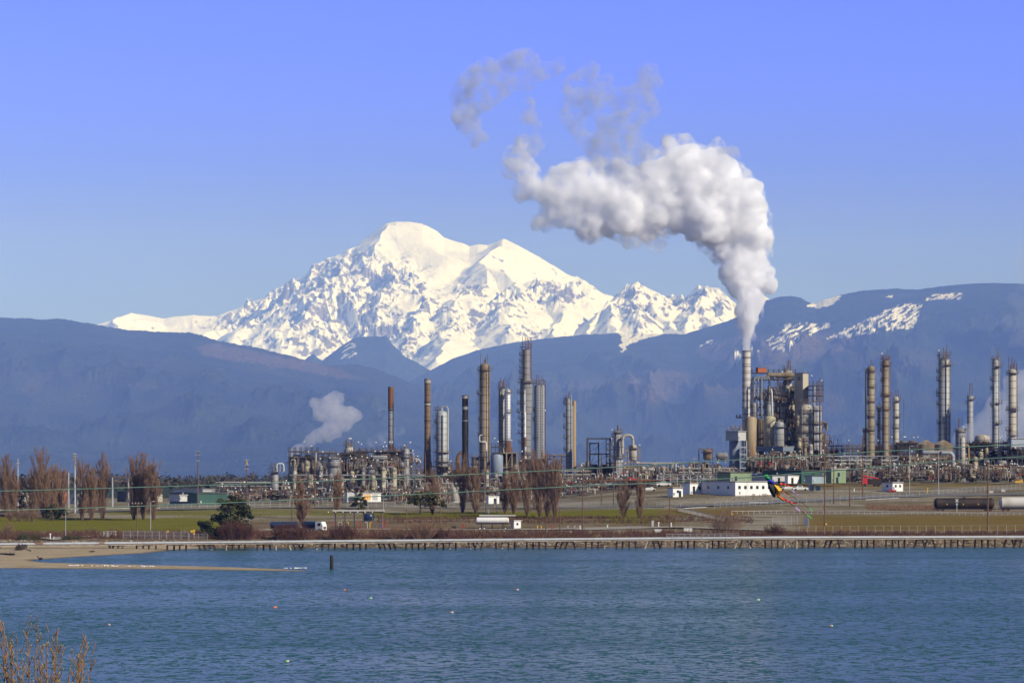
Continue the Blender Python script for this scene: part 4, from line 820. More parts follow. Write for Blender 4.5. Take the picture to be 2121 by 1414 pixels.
frame('small platform tower at the far right of the process unit', 850, 872, 945, 1015, 1708, 6, [955, 965, 976, 990], 3, M_STEEL, lamps=4)
# middle group substructures
vdrum('big flat topped blue grey tank left of the furnace neck', 1016, 1042, 938, 985, 1700, pm('blue_grey_tank', (.22, .26, .32), (.15, .17, .2), (.5, .8), .1, .5), name='storage_tank', cat='tank', legs=False, nozzle=False)
frame('railed platform on top of the blue grey tank', 1018, 1042, 918, 938, 1698, 6, [937, 925], 4, M_FRAME, lamps=2)
frame('black furnace base with tan splayed legs', 1038, 1072, 936, 968, 1706, 8, [937, 967], 4, M_TFRM, t=.5)
MB().box(PX(1055, 1712), 1713, PZ(952, 1712), 28*S(1712), 6, 27*S(1712)).build('furnace_casing', M_BLACK, None, False); tag(bpy.data.objects['furnace_casing'], 'black furnace box behind the tan splayed legs', 'furnace')
shed('tall pale green furnace house under the twin slender towers', 1040, 1076, 1062, 968, 1012, 1704, pm('pale_green_sheet', (.22, .23, .14), (.18, .13, .08), (.45, .7), .1, .7), M_STEEL, name='furnace_house')
frame('grey frame under the tallest middle tower', 1074, 1132, 945, 1020, 1722, 9, [950, 965, 980, 995], 6, M_STEEL, lamps=4)
pipe('white zigzag pipe on the left flank of the tall tan tower', [(1001, 914.5), (993.5, 914.5), (993.5, 901), (999, 901)], .9, 1706, M_WHITE, rad=.7)
pipe('white downcomer pipe in front of the tall tan tower', [(1000, 914.5), (1007.5, 914.5), (1008, 962)], 1.3, 1705, M_WHITE, rad=.7)
column('brown caged vessel left of the tall tan tower base', 977, 992, 945, 1704, M_TAN, plats=[(946, 'o', 3), (960, 'o', 2)], lad=False)
pipe('fat rusty flue bending into the short black chimney', [(960, 935), (952, 940), (948, 950), (948, 985)], 4.5, 1742, M_BROWN, rad=3)
vdrum('white round tank with stained sides below the black chimney', 933, 957, 1008, 1040, 1560, M_OFFW, name='storage_tank', cat='tank', legs=False)
frame('zigzag stair frame left of the white round tank', 912, 934, 1003, 1040, 1556, 4, [1010, 1020, 1030], 3, M_TFRM)
piperack('red brown pipe bridge between the caged tower and the lone slim tower', 1130, 1180, 944, 985, 1748, 4, M_RUST, 4, 2, pm2=(M_RUST, M_OFFW, M_RUST))
frame('dark frame around the base of the silver domed tower', 893, 936, 955, 1030, 1738, 7, [965, 985, 1000], 4, M_STEEL, lamps=2)
# right hand low plant
hdrum('fat silver pipe drum, long horizontal one over the red valves', 1910, 1972, 937, 4.6, 1700, M_SILV, name='overhead_duct', cat='duct', sad=.2)
pipe('fat silver pipe arching down to the ground before the squat grey vessel', [(1950, 937), (1974, 937), (1974, 970), (1980, 985)], 4.3, 1699, M_SILV, rad=4)
for i, (a, b, lb) in enumerate(((1898, 1938, 'left'), (1933, 1974, 'right'))):
    vdrum(lb+' of the two rusty cone roofed tanks before the broad silver tower', a, b, 911, 945, 1765, pm('stained_dome', (.30, .27, .21), (.16, .11, .07), (.42, .6), .2, .75), name='storage_tank', cat='tank', cone=True, legs=False, group='cone roofed tanks')
vdrum('large pale round tank behind the squat grey vessel, steam above it', 2018, 2051, 899, 925, 1950, M_TAN2, name='storage_tank', cat='tank', legs=False, nozzle=False)
frame('long grey pipe gallery left of the right hand towers', 1704, 1800, 920, 1000, 1770, 9, [922, 932, 944, 956], 10, M_STEEL, lamps=8)
frame('gallery steelwork at the feet of the right hand towers', 1798, 1862, 918, 1000, 1768, 9, [922, 936, 950, 966, 980], 7, M_FRAME, lamps=6)
frame('dark steelwork left of the cone roofed tanks', 1860, 1902, 915, 995, 1752, 10, [916, 926, 938, 952, 966, 980], 6, M_FRAME, lamps=5)
frame('pale pipe frame around the arching silver pipe', 1885, 1960, 945, 996, 1712, 8, [948, 962, 976], 8, M_TFRM, lamps=6)
frame('big black steelwork block at the lower right', 2008, 2088, 914, 992, 1745, 16, [917, 928, 942, 958, 975], 9, M_BLACK, lamps=8, ny=3)
frame('steelwork block running off the right edge', 2086, 2150, 912, 992, 1735, 12, [915, 930, 948, 965], 7, M_FRAME, lamps=6)
shed('blue grey boxy hood on the steelwork at the right edge', 2088, 2125, 2095, 908, 925, 1730, pm('hood_blue', (.25, .28, .33), (.18, .2, .24), (.5, .8), .1, .5), M_GALV, name='hood')
vdrum('big grey sphere like drum in the black steelwork at lower right', 2063, 2085, 952, 980, 1715, M_GREY)
pipe('rust orange pipe with an elbow right of the squat grey vessel', [(1995, 921), (2006, 921), (2007, 955)], 1.6, 1728, M_OCHRE, rad=1.5)
vdrum('tall slim pale drum beside the squat grey vessel', 1988, 1999, 905, 978, 1725, M_TAN2, legs=False)
hdrum('black barrel under the tan tower of the right hand group', 1806, 1826, 958, 9, 1715, M_BLACK)
# ------------------------------------------------ truss pipe racks on the low ground
piperack('long pale truss pipe bridge across the middle of the plant', 1360, 1515, 984, 1008, 1660, 6, M_GALV, 12, 1, trust=True, pm2=(M_GALV, M_SILV, M_OFFW))
piperack('upper pipe rack above the pale truss bridge', 1405, 1530, 971, 990, 1700, 6, M_STEEL, 9, 2, pm2=(M_SILV, M_OFFW, M_GREY, M_TAN2))
piperack('low grey pipe rack right of the poplars', 1125, 1225, 976, 1016, 1660, 6, M_GREY, 7, 2)
piperack('second low pipe rack under the portal frame', 1210, 1365, 996, 1018, 1655, 7, M_STEEL, 9, 2)
piperack('dark pipe rack stretching left from the mushroom platform tower', 447, 600, 1000, 1030, 1690, 6, M_FRAME, 12, 3, pm2=(M_STEEL, M_GREY, M_TAN2, M_OFFW, M_SILV))
piperack('green tinted pipe rack below the process unit', 600, 880, 985, 1020, 1680, 6, M_DGRN, 16, 2, pm2=(M_OFFW, M_TAN2, M_SILV, M_GREY))
piperack('low pipe rack at the foot of the middle towers', 868, 1120, 1002, 1024, 1680, 7, M_STEEL, 14, 2)
piperack('tall pale pipe rack at the foot of the right hand towers', 1708, 1862, 946, 998, 1735, 7, M_GALV, 10, 3, trust=True, pm2=(M_OFFW, M_TAN2, M_SILV, M_GREY))
piperack('pipe rack in front of the cone roofed tanks', 1862, 1990, 966, 996, 1715, 7, M_TFRM, 9, 2, pm2=(M_OFFW, M_TAN2, M_SILV, M_OCHRE))
piperack('pipe rack under the black steelwork at lower right', 1990, 2140, 972, 994, 1710, 7, M_FRAME, 9, 2)
piperack('pipe rack between the reactor block and the green buildings', 1548, 1712, 948, 980, 1745, 7, M_STEEL, 11, 2)
piperack('thin pipe rack across the gap right of the pipe loop unit', 1326, 1450, 960, 985, 1705, 5, M_STEEL, 7, 1)
# ------------------------------------------------ small equipment, zone by zone
ORD = ['first', 'second', 'third', 'fourth', 'fifth', 'sixth', 'seventh', 'eighth', 'ninth', 'tenth', 'eleventh', 'twelfth', 'thirteenth', 'fourteenth', 'fifteenth', 'sixteenth', 'seventeenth', 'eighteenth', 'nineteenth', 'twentieth', 'twenty-first', 'twenty-second']
MIX = [(M_GREY, 'grey'), (M_TAN2, 'cream'), (M_STEEL, 'charcoal'), (M_SILV, 'silver'), (M_STEEL, 'charcoal'), (M_TAN, 'tan')]
def clutter(zone, px0, px1, y0, y1, d0, d1, n, seed):
    r = random.Random(seed); made = {}
    for i in range(n):
        d = r.uniform(d0, d1); x = px0+(px1-px0)*(i+r.uniform(.1, .9))/n; t = r.random(); (m, cn) = r.choice(MIX); yb = r.uniform(y0+(y1-y0)*.6, y1)
        if t < .30:
            w_ = r.uniform(4, 9); h = r.uniform(10, 24); k = cn+' vertical drum'; f = lambda lb, g, x=x, w_=w_, h=h, d=d, m=m, yb=yb: vdrum(lb, x-w_/2, x+w_/2, max(y0-4, yb-h), yb, d, m, g)
        elif t < .52:
            w_ = r.uniform(10, 22); rr = r.uniform(2, 4); k = cn+' horizontal drum'; f = lambda lb, g, x=x, w_=w_, rr=rr, d=d, m=m, yb=yb: hdrum(lb, x-w_/2, x+w_/2, yb-rr-4, rr, d, m, g)
        elif t < .86:
            w_ = r.uniform(4, 12); h = r.uniform(12, 30); pr = r.uniform(.6, 1.5); k = cn+' goose neck pipe'; f = lambda lb, g, x=x, w_=w_, h=h, pr=pr, d=d, m=m, yb=yb: pipe(lb, [(x-w_/2, yb, 0), (x-w_/2, max(y0-3, yb-h), 0), (x+w_/2, max(y0-3, yb-h), 0), (x+w_/2, yb-h*.3, 0)], pr, d, m, g, rad=.8)
        else:
            w_ = r.uniform(10, 20); h = r.uniform(12, 24); k = 'dark equipment stand'; f = lambda lb, g, x=x, w_=w_, h=h, d=d, yb=yb: frame(lb, x-w_/2, x+w_/2, yb-h, yb, d, 4, [yb-h+1, yb-h*.5], 3, M_FRAME, lamps=2, name='equipment_stand', cat='equipment stand', group=g)
        made.setdefault(k, []).append(f)
    for k, fs in made.items():
        for i, f in enumerate(fs):
            lb = f'{ORD[i]} {k} from the left {zone}' if len(fs) > 1 else f'only {k} {zone}'
            f(lb, f'{k}s {zone}'[:60] if len(fs) > 1 else None)
clutter('on the dark pipe rack at far left', 452, 556, 1002, 1030, 1665, 1700, 12, 1)
clutter('under the dark process steelwork', 580, 735, 985, 1028, 1660, 1692, 22, 2)
clutter('beside the broad process vessel', 735, 880, 980, 1028, 1655, 1695, 24, 3)
clutter('behind the middle poplars', 880, 1130, 985, 1028, 1660, 1715, 30, 4)
clutter('beneath the lone slim tower', 1130, 1215, 965, 1014, 1660, 1740, 16, 5)
clutter('round the portal frame', 1215, 1340, 968, 1014, 1665, 1715, 24, 6)
clutter('behind the pale truss bridge', 1340, 1520, 962, 990, 1680, 1735, 24, 7)
clutter('at the foot of the reactor block', 1565, 1712, 930, 978, 1740, 1765, 26, 8)
clutter('inside the upper reactor block', 1562, 1650, 800, 925, 1800, 1812, 20, 9)
clutter('below the long pipe gallery', 1705, 1860, 950, 996, 1715, 1750, 22, 10)
clutter('among the silver pipes at right', 1862, 2000, 955, 994, 1690, 1712, 22, 11)
clutter('at the lower right corner', 2000, 2121, 955, 992, 1690, 1712, 18, 12)
clutter('in the dark process steelwork', 600, 850, 942, 985, 1690, 1716, 22, 13)

# second rank of steelwork and pipes behind the front units
def rank(lb, *a, **k): frame(lb, *a, **k)
rank('rear steelwork behind the left process section', 600, 700, 944, 1015, 1800, 14, [950, 958, 966, 976, 988, 1000], 12, M_FRAME, ny=3)
rank('rear steelwork behind the right process section', 700, 850, 940, 1015, 1810, 14, [946, 955, 964, 975, 988, 1000], 16, M_FRAME, ny=3)
rank('rear low steelwork behind the silver domed tower', 850, 1010, 970, 1012, 1800, 10, [972, 980, 990, 1000], 14, M_STEEL)
rank('rear low steelwork behind the tallest middle tower', 1060, 1215, 962, 1008, 1810, 10, [964, 973, 983, 994], 13, M_STEEL)
rank('rear low steelwork behind the portal frame', 1210, 1345, 960, 1006, 1810, 10, [966, 975, 985, 996], 12, M_FRAME)
rank('rear low steelwork behind the pale truss bridge', 1340, 1520, 966, 1004, 1820, 10, [968, 976, 985, 994], 14, M_FRAME)
rank('rear low steelwork behind the reactor block', 1560, 1712, 905, 1000, 1850, 12, [910, 925, 940, 955, 970], 12, M_BLACK, ny=3)
rank('rear steelwork behind the long pipe gallery', 1700, 1865, 926, 1000, 1860, 12, [928, 938, 950, 962, 975, 985], 15, M_FRAME, ny=3)
rank('rear dark steelwork behind the cone roofed tanks', 1862, 2010, 925, 1000, 1850, 14, [928, 940, 952, 964, 976], 14, M_BLACK, ny=3)
rank('rear black steelwork at the right edge of the plant', 2005, 2150, 922, 1000, 1850, 14, [925, 936, 948, 960, 974], 14, M_BLACK, ny=3)
VALV = [M_STEEL, M_RUST, M_BLACK, M_GREY, M_STEEL, M_BLACK, M_TAN, M_RUST, M_RED, M_GREY, M_BLACK]
def skid(label, px, yb, d, wpx, hpx, seed, group):
    """a steel skid crowded with pipes, valves and a small vessel"""
    r = random.Random(seed); s_ = S(d); W = wpx*s_; H = hpx*s_; D_ = r.uniform(2.5, 5); zb = PZ(yb, d); root = thing('pipe_skid', label, 'pipe skid', (PX(px, d), d, zb), group)
    m = MB()
    for x in (-W/2, 0, W/2):
        for y in (-D_/2, D_/2): m.box(x, y, H/2, .22, .22, H)
    for z in (H*.5, H): 
        m.box(0, -D_/2, z, W, .2, .25); m.box(0, D_/2, z, W, .2, .25)
    for x in (-W/2, 0, W/2): m.box(x, 0, H*.5, .18, D_, .22)
    m.build('frame', r.choice((M_FRAME, M_STEEL, M_BLACK, M_TFRM)), root, smooth=False)
    MB().box(0, 0, H*.5+.15, W*.98, D_*.9, .1).build('floor', M_DARK, root, smooth=False)
    for k in range(r.randint(5, 9)):
        x = r.uniform(-W/2, W/2); w_ = r.uniform(.8, 3.5); h0 = r.uniform(0, H*.4); h1 = r.uniform(H*.5, H*1.12); y = r.uniform(-D_/2-.5, D_/2)
        q = [(x, y, h0), (x, y, h1), (x+w_, y, h1), (x+w_, y, r.uniform(0, h1*.6))] if r.random() < .6 else [(x-w_, y, h0+.5), (x+w_, y, h0+.5), (x+w_, y, h1)]
        MB().path(bend(q, .5, 3), r.choice((.09, .13, .18, .28)), 7).build('pipe', r.choice((M_GREY, M_TAN2, M_STEEL, M_SILV, M_STEEL, M_RUST, M_TAN, M_BLACK)), root)
    for k in range(r.randint(2, 4)):
        x = r.uniform(-W/2, W/2); z = r.uniform(.2, H*.8); rr = r.uniform(.3, .6)
        MB().lathe([(rr*.3, -rr), (rr, -rr*.5), (rr*.4, 0), (rr, rr*.5), (rr*.3, rr)], x, -D_/2-.3, 8, 'x', cz=z).build('valve', r.choice(VALV), root)
    if r.random() < .7:
        x = r.uniform(-W*.3, W*.3); rr = r.uniform(.6, 1.3); hh = r.uniform(H*.4, H*.9); MB().lathe([(rr*.4, .2), (rr, .6), (rr, hh-.5), (rr*.4, hh)], x, -D_*.3, 14).build('vessel', r.choice((M_GREY, M_TAN2, M_STEEL, M_GREY, M_TAN)), root)
    if r.random() < .6: lampball(root, (r.uniform(-W/2, W/2), -D_/2, H+.8), .26)
def skids(zone, px0, px1, y0, y1, d0, d1, n, hp, seed):
    r = random.Random(seed)
    for i in range(n):
        px = px0+(px1-px0)*(i+.5)/n+r.uniform(-3, 3); t = r.random(); d = d0+(d1-d0)*t; skid(f'{ORD[i]} crowded pipe skid from the left {zone}', px, y1+(y0-y1)*t, d, r.uniform(.8, 1.3)*(px1-px0)/n, r.uniform(.6, 1.2)*hp, seed*100+i, f'pipe skids {zone}')
skids('along the far left rack', 450, 600, 1022, 1034, 1640, 1720, 9, 20, 21)
skids('below the dark process steelwork', 580, 760, 1018, 1034, 1640, 1730, 14, 22, 22)
skids('right of centre under the process steelwork', 745, 900, 1016, 1034, 1640, 1730, 13, 24, 23)
skids('standing behind the middle poplars', 890, 1040, 1012, 1028, 1640, 1720, 13, 26, 24)
skids('at the base of the tallest middle tower', 1040, 1200, 1008, 1024, 1640, 1730, 13, 26, 25)
skids('in front of the portal frame', 1195, 1345, 1004, 1018, 1640, 1720, 13, 20, 26)
skids('higher up behind the portal frame', 1195, 1345, 985, 995, 1740, 1800, 12, 22, 27)
skids('under the pale truss bridge', 1340, 1520, 994, 1008, 1650, 1730, 14, 16, 28)
skids('level with the small caged drum', 1340, 1530, 980, 990, 1740, 1790, 13, 18, 29)
skids('low in front of the reactor block', 1545, 1712, 972, 984, 1725, 1760, 13, 26, 30)
skids('midway up the reactor block', 1600, 1712, 925, 945, 1768, 1790, 9, 24, 31)
skids('high inside the reactor block', 1600, 1705, 862, 895, 1796, 1808, 8, 26, 32)
skids('on the upper reactor decks', 1566, 1650, 820, 850, 1799, 1806, 6, 24, 33)
skids('in front of the long pipe gallery', 1705, 1865, 985, 996, 1700, 1745, 13, 24, 34)
skids('inside the long pipe gallery', 1705, 1865, 955, 972, 1765, 1785, 12, 22, 35)
skids('around the arching silver pipe', 1865, 2010, 982, 994, 1690, 1730, 12, 24, 36)
skids('beneath the cone roofed tanks', 1865, 2010, 955, 970, 1735, 1750, 11, 20, 37)
skids('along the lower right edge', 2005, 2130, 980, 994, 1690, 1730, 10, 24, 38)
skids('inside the black lower right steelwork', 2008, 2130, 950, 968, 1742, 1762, 10, 24, 39)
skids('inside the left dark process section', 600, 735, 962, 980, 1696, 1716, 10, 18, 40)
skids('inside the right dark process section', 735, 850, 958, 978, 1698, 1722, 10, 18, 41)

TANMIX = [(M_TAN2, 'cream'), (M_TAN, 'tan'), (M_GREY, 'grey'), (M_TAN2, 'cream'), (pm('plain_tan_tank', (.38, .34, .22)), 'buff')]
def vessels(zone, px0, px1, y0, y1, d0, d1, n, seed):
    """upright process vessels with walkways packed into a block"""
    r = random.Random(seed)
    for i in range(n):
        x = px0+(px1-px0)*(i+.5)/n+r.uniform(-2, 2); w_ = r.uniform(5, 10); yt = r.uniform(y0, y0+(y1-y0)*.45); m, cn = r.choice(TANMIX)
        column(f'{ORD[i]} upright {cn} vessel from the left {zone}', x-w_/2, x+w_/2, yt, r.uniform(d0, d1), m, plats=[(yt+r.uniform(4, 10), 'o', 2), (yt+r.uniform(20, 30), 'o', 2)], ybase=y1, lad=False, vents=[(r.uniform(-2, 2), yt-5, .8)], pipes=[(w_*.6, yt+2, y1, .8, r.choice((M_OFFW, M_RUST, M_TAN2)), 1)], name='process_vessel', cat='vessel', group=f'upright vessels {zone}')
vessels('in the reactor block', 1610, 1706, 850, 975, 1788, 1806, 8, 61)
vessels('low in the reactor block', 1608, 1706, 905, 985, 1756, 1772, 9, 62)
vessels('high in the reactor block', 1580, 1650, 792, 870, 1802, 1812, 6, 63)
vessels('in the left dark process section', 604, 676, 948, 1020, 1694, 1704, 6, 64)
vessels('in the right dark process section', 735, 830, 946, 1020, 1702, 1718, 8, 65)
vessels('along the long pipe gallery', 1712, 1790, 935, 990, 1740, 1765, 6, 66)
vessels('among the right hand pipe racks', 1862, 2010, 935, 990, 1722, 1750, 10, 67)
vessels('at the lower right edge', 2012, 2118, 925, 985, 1738, 1748, 8, 68)
vessels('behind the pale truss bridge', 1345, 1520, 955, 1000, 1740, 1790, 9, 69)
vessels('between the middle towers', 900, 1130, 955, 1010, 1745, 1785, 12, 70)
vessels('round the portal frame', 1210, 1340, 955, 1000, 1742, 1785, 8, 71)

for a, b_, c_, f_, dd, lb in [(602, 650, 946, 960, 1706, 'upper left bank of dark air coolers in the process unit'), (608, 676, 972, 986, 1710, 'lower left bank of dark air coolers in the process unit'), (706, 760, 937, 950, 1724, 'dark air cooler bank below the roof of the process unit'), (736, 800, 962, 975, 1728, 'middle dark air cooler bank of the process unit'), (780, 834, 936, 946, 1730, 'dark air cooler bank under the thin half rusty chimney'), (712, 756, 974, 992, 1726, 'large black cooler box behind the slender grey vessel'), (1620, 1650, 850, 880, 1822, 'black cooler box deep inside the reactor block'), (1622, 1654, 900, 930, 1818, 'lower black cooler box in the reactor block'), (1862, 1898, 917, 930, 1762, 'dark cooler bank left of the cone roofed tanks'), (2010, 2052, 918, 934, 1766, 'upper black cooler bank at lower right'), (2040, 2086, 940, 958, 1764, 'second black cooler bank at lower right'), (2095, 2140, 930, 950, 1756, 'black cooler bank at the right edge'), (1705, 1760, 962, 975, 1800, 'dark cooler bank under the long pipe gallery'), (1800, 1845, 925, 945, 1790, 'dark cooler bank behind the tan twin towers'), (940, 990, 972, 990, 1770, 'dark cooler bank behind the middle poplars'), (1220, 1262, 966, 980, 1745, 'dark cooler bank under the black portal frame'), (1072, 1110, 960, 985, 1760, 'dark cooler bank behind the tallest middle tower'), (1430, 1470, 962, 974, 1790, 'dark cooler bank behind the small caged drum')]: cooler(lb, a, b_, c_, f_, dd)
skids('in the front row below the far left rack', 470, 600, 1030, 1043, 1585, 1640, 8, 16, 51)
skids('in the front row before the process unit', 600, 735, 1032, 1044, 1580, 1640, 10, 18, 52)
skids('in the front row right of the white trailers', 790, 930, 1030, 1043, 1580, 1640, 11, 20, 53)
skids('in the front row behind the umbrella pine', 960, 1125, 1028, 1041, 1590, 1640, 12, 20, 54)
skids('in the front row under the lone slim tower', 1125, 1230, 1018, 1030, 1600, 1645, 8, 18, 55)
skids('at the foot of the green buildings', 1560, 1712, 962, 974, 1690, 1735, 12, 26, 56)
skids('along the gallery front row', 1750, 1860, 990, 1000, 1650, 1690, 8, 24, 57)
skids('in the front row at the right', 1862, 2130, 988, 998, 1650, 1690, 18, 26, 58)
vessels('in the front of the process unit', 610, 850, 960, 1030, 1655, 1690, 11, 72)
vessels('at the foot of the tall middle towers', 1000, 1170, 955, 1025, 1660, 1690, 9, 73)
# ================================================================ FOOT FINDER
def DG(px, py, lo=1205, hi=1760):
    ds = np.arange(lo, hi, 1.0); x = (px-CX)*ds/F; y = HY-(gz(x, ds)-CH)*F/ds; k = np.where(y <= py)[0]
    return float(ds[k[0]]) if len(k) else hi
# ================================================================ ROADS
def strip(name, pts, w_, mat, dz=.05, kind='structure', n=60):
    """ribbon laid over the ground; pts are photo points of its centre line"""
    P_ = [(p[0], DG(*p)) for p in pts]; P_ = [Vector((PX(a, d), d, 0)) for a, d in P_]; Q = []
    for i in range(len(P_)-1):
        for k in range(n): Q.append(P_[i].lerp(P_[i+1], k/n))
    Q.append(P_[-1]); m = MB(); vs = []; fs = []
    for i, p in enumerate(Q):
        t = (Q[min(i+1, len(Q)-1)]-Q[max(0, i-1)]).normalized(); nrm = Vector((-t.y, t.x, 0))
        for k in (-.5, -.17, .17, .5): q = p+nrm*w_*k; vs.append((q.x, q.y, GZ(q.x, q.y)+dz+.22))
    for i in range(len(Q)-1):
        for k in range(3): fs.append((i*4+k, i*4+k+1, i*4+k+5, i*4+k+4))
    m.add(vs, fs); o = m.build(name, mat, smooth=True); return tag(o, kind=kind)
M_ASPH = pm('worn_asphalt', (.16, .155, .15), (.10, .10, .10), (.4, .7), .15, .9)
M_GRVL = pm('pale_gravel', (.30, .27, .22), (.22, .20, .16), (.4, .7), .3, .95)
strip('road', [(-30, 1066), (340, 1056), (600, 1052), (900, 1052), (1150, 1052), (1380, 1050)], 9, M_ASPH)
strip('road', [(95, 1118), (180, 1112), (250, 1108)], 7, M_GRVL)
strip('path', [(130, 1074), (330, 1074)], 3, M_GRVL)
strip('road', [(560, 1100), (620, 1092), (700, 1096), (900, 1098), (1120, 1097), (1340, 1092)], 10, M_GRVL)
strip('road', [(1200, 1098), (1400, 1092), (1500, 1096), (1640, 1100)], 8, M_GRVL)
strip('road', [(1400, 1050), (1600, 1040), (1800, 1030), (2160, 1022)], 12, M_ASPH)
# ================================================================ TREES
M_TWIG = pm('bare_twig_bark', (.27, .165, .10), (.16, .095, .055), (.4, .65), 1.5, .9)
M_TWIG2 = pm('red_twig_bark', (.12, .05, .035), (.07, .035, .025), (.4, .65), 1.5, .9)
M_TWIG3 = pm('orange_twig_bark', (.27, .145, .055), (.15, .085, .035), (.4, .65), 6, .85)
M_TRUNK = pm('dark_trunk_bark', (.07, .05, .035), (.04, .03, .02), (.4, .65), 1.5, .95)
M_NEED = pm('dark_conifer_needles', (.075, .085, .022), (.03, .04, .012), (.4, .6), .9, .9)
M_NEED2 = pm('yellowish_conifer_needles', (.13, .12, .025), (.04, .045, .015), (.4, .6), .9, .9)
M_FIR = pm('blue_dark_fir_needles', (.018, .03, .022), (.01, .018, .014), (.4, .6), .9, .9)
def twig(m, p, d, L_, r, n=3): q = p+d*L_; m.bar(p, q, r, n, r*.35); return q
def poplar(label, px, yf, ytop, wpx, seed, group, stems=1, mat=None, d=None):
    wpx *= 1.45; d = d or DG(px, yf); s_ = S(d); H = (yf-ytop)*s_; W = wpx*s_; rr = random.Random(seed); x = PX(px, d); root = thing('poplar_tree', label, 'tree', (x, d, GZ(x, d)), group)
    m = MB(); tops = []
    for k in range(stems+2):
        a = rr.uniform(0, 2*pi); lean = rr.uniform(0, .10)*(k > 0); hh = H*(1 if k == 0 else rr.uniform(.7, .97)); b = Vector((0, 0, 0)); pts = [b]
        for j in range(1, 7): pts.append(Vector((cos(a)*lean*hh*j/6+rr.uniform(-.15, .15), sin(a)*lean*hh*j/6, hh*j/6)))
        for j in range(6): m.bar(pts[j], pts[j+1], max(.03, .26*(1-j/6.3)*(1 if k == 0 else .6)), 5, max(.02, .26*(1-(j+1)/6.3)*(1 if k == 0 else .6)))
        tops.append(pts)
    m.build('trunk', M_TRUNK, root); m = MB(); nl = int(20+H*1.5)
    for i in range(nl):      # steep limbs hugging the trunk, each with a broom of fine twigs
        pts = rr.choice(tops); t = .02+.86*(i/nl)**.9; j = min(5, int(t*6)); p = pts[j].lerp(pts[j+1], t*6-j); a = rr.uniform(0, 2*pi); out = W*.56*rr.uniform(.35, 1.1)*min(1, .55+t*1.2)*min(1, (1.1-t)*1.9); ln = min(H*rr.uniform(.16, .44), (H*rr.uniform(.7, 1.02)-p.z)); prev = p; seg = []
        if ln < .5: continue
        for k in range(1, 6): q = p+Vector((cos(a)*out*(k/5)**.55+rr.uniform(-.1, .1), sin(a)*out*(k/5)**.55, ln*(k/5)**1.15)); seg.append((prev, q)); m.bar(prev, q, .055*(1-k/6.2), 4, .055*(1-(k+1)/6.4)); prev = q
        for k in range(int(22+ln*7)):
            s0, s1 = rr.choice(seg); o = s0.lerp(s1, rr.random()); a2 = rr.uniform(0, 2*pi); dd = Vector((cos(a2), sin(a2), rr.uniform(1.6, 5))).normalized(); L3 = rr.uniform(.5, 2.0); o2 = twig(m, o, dd, L3, .036)
            if rr.random() < .5: a3 = rr.uniform(0, 2*pi); twig(m, o.lerp(o2, .4), Vector((cos(a3), sin(a3), rr.uniform(1.2, 3))).normalized(), L3*.55, .018)
    for k in range(int(26+W*7)):      # basal shoots fanning out from the foot
        a = rr.uniform(0, 2*pi); ls = rr.uniform(.05, .32); p = Vector((cos(a)*.3, sin(a)*.3, 0)); o2 = twig(m, p, Vector((cos(a)*ls, sin(a)*ls, 1)).normalized(), H*rr.uniform(.14, .36), .032)
        for j in range(3): a3 = rr.uniform(0, 2*pi); twig(m, p.lerp(o2, rr.uniform(.3, .9)), Vector((cos(a3)*.5, sin(a3)*.5, 1)).normalized(), rr.uniform(.5, 1.5), .02)
    m.build('crown', mat or M_TWIG, root); return root
def shrub(label, px0, px1, ytop, yf, seed, mat, group=None, dens=1., d=None, name='shrub', cat='shrub', spread=1.0, tw=.03):
    cx = (px0+px1)/2; d = d or DG(cx, yf); s_ = S(d); W = (px1-px0)*s_; H = (yf-ytop)*s_; rr = random.Random(seed); x = PX(cx, d); root = thing(name, label, cat, (x, d, GZ(x, d)-.1), group)
    m = MB(); mm = MB(); n = int(W*10*dens)
    for i in range(n):
        bx = rr.uniform(-.36, .36)*W; by = rr.uniform(-.22, .22)*min(W, 9); e = sqrt(max(.08, 1-(2*abs(bx)/W)**2)); hh = H*e*rr.uniform(.55, 1.05); a = rr.uniform(0, 2*pi); ls = rr.uniform(.1, .55)*spread
        p = Vector((bx*.75, by*.75, 0)); dv = Vector((cos(a)*ls+bx/W*1.1*spread, sin(a)*ls, 1)).normalized(); q = twig(mm if i % 4 == 0 else m, p, dv, hh, tw*1.6)
        for k in range(6):
            o = p.lerp(q, rr.uniform(.25, .95)); a2 = rr.uniform(0, 2*pi); dd = Vector((cos(a2)*.8, sin(a2)*.8, rr.uniform(.5, 1.6))).normalized(); o2 = twig(m, o, dd, rr.uniform(.18, .42)*H, tw)
            twig(m, o.lerp(o2, .6), (dd+Vector((rr.uniform(-.6, .6), rr.uniform(-.6, .6), .2))).normalized(), rr.uniform(.1, .25)*H, tw*.8)
    m.build('twigs', mat, root); mm.build('stem', M_TRUNK, root); return root
def leafclump(m, c, r, n, rr, flat=.7, size=.32):
    for i in range(n):
        a = rr.uniform(0, 2*pi); z = rr.uniform(-1, 1); q = sqrt(1-z*z); k = rr.uniform(.45, 1)**.5; p = c+Vector((q*cos(a), q*sin(a), z*flat))*r*k
        u = Vector((rr.gauss(0, 1), rr.gauss(0, 1), rr.gauss(0, .6))).normalized()*size*rr.uniform(.6, 1.3); v = Vector((rr.gauss(0, 1), rr.gauss(0, 1), rr.gauss(0, .6))).normalized()*size*.6
        m.add([tuple(p-u), tuple(p+v), tuple(p+u), tuple(p-v)], [(0, 1, 2, 3)])
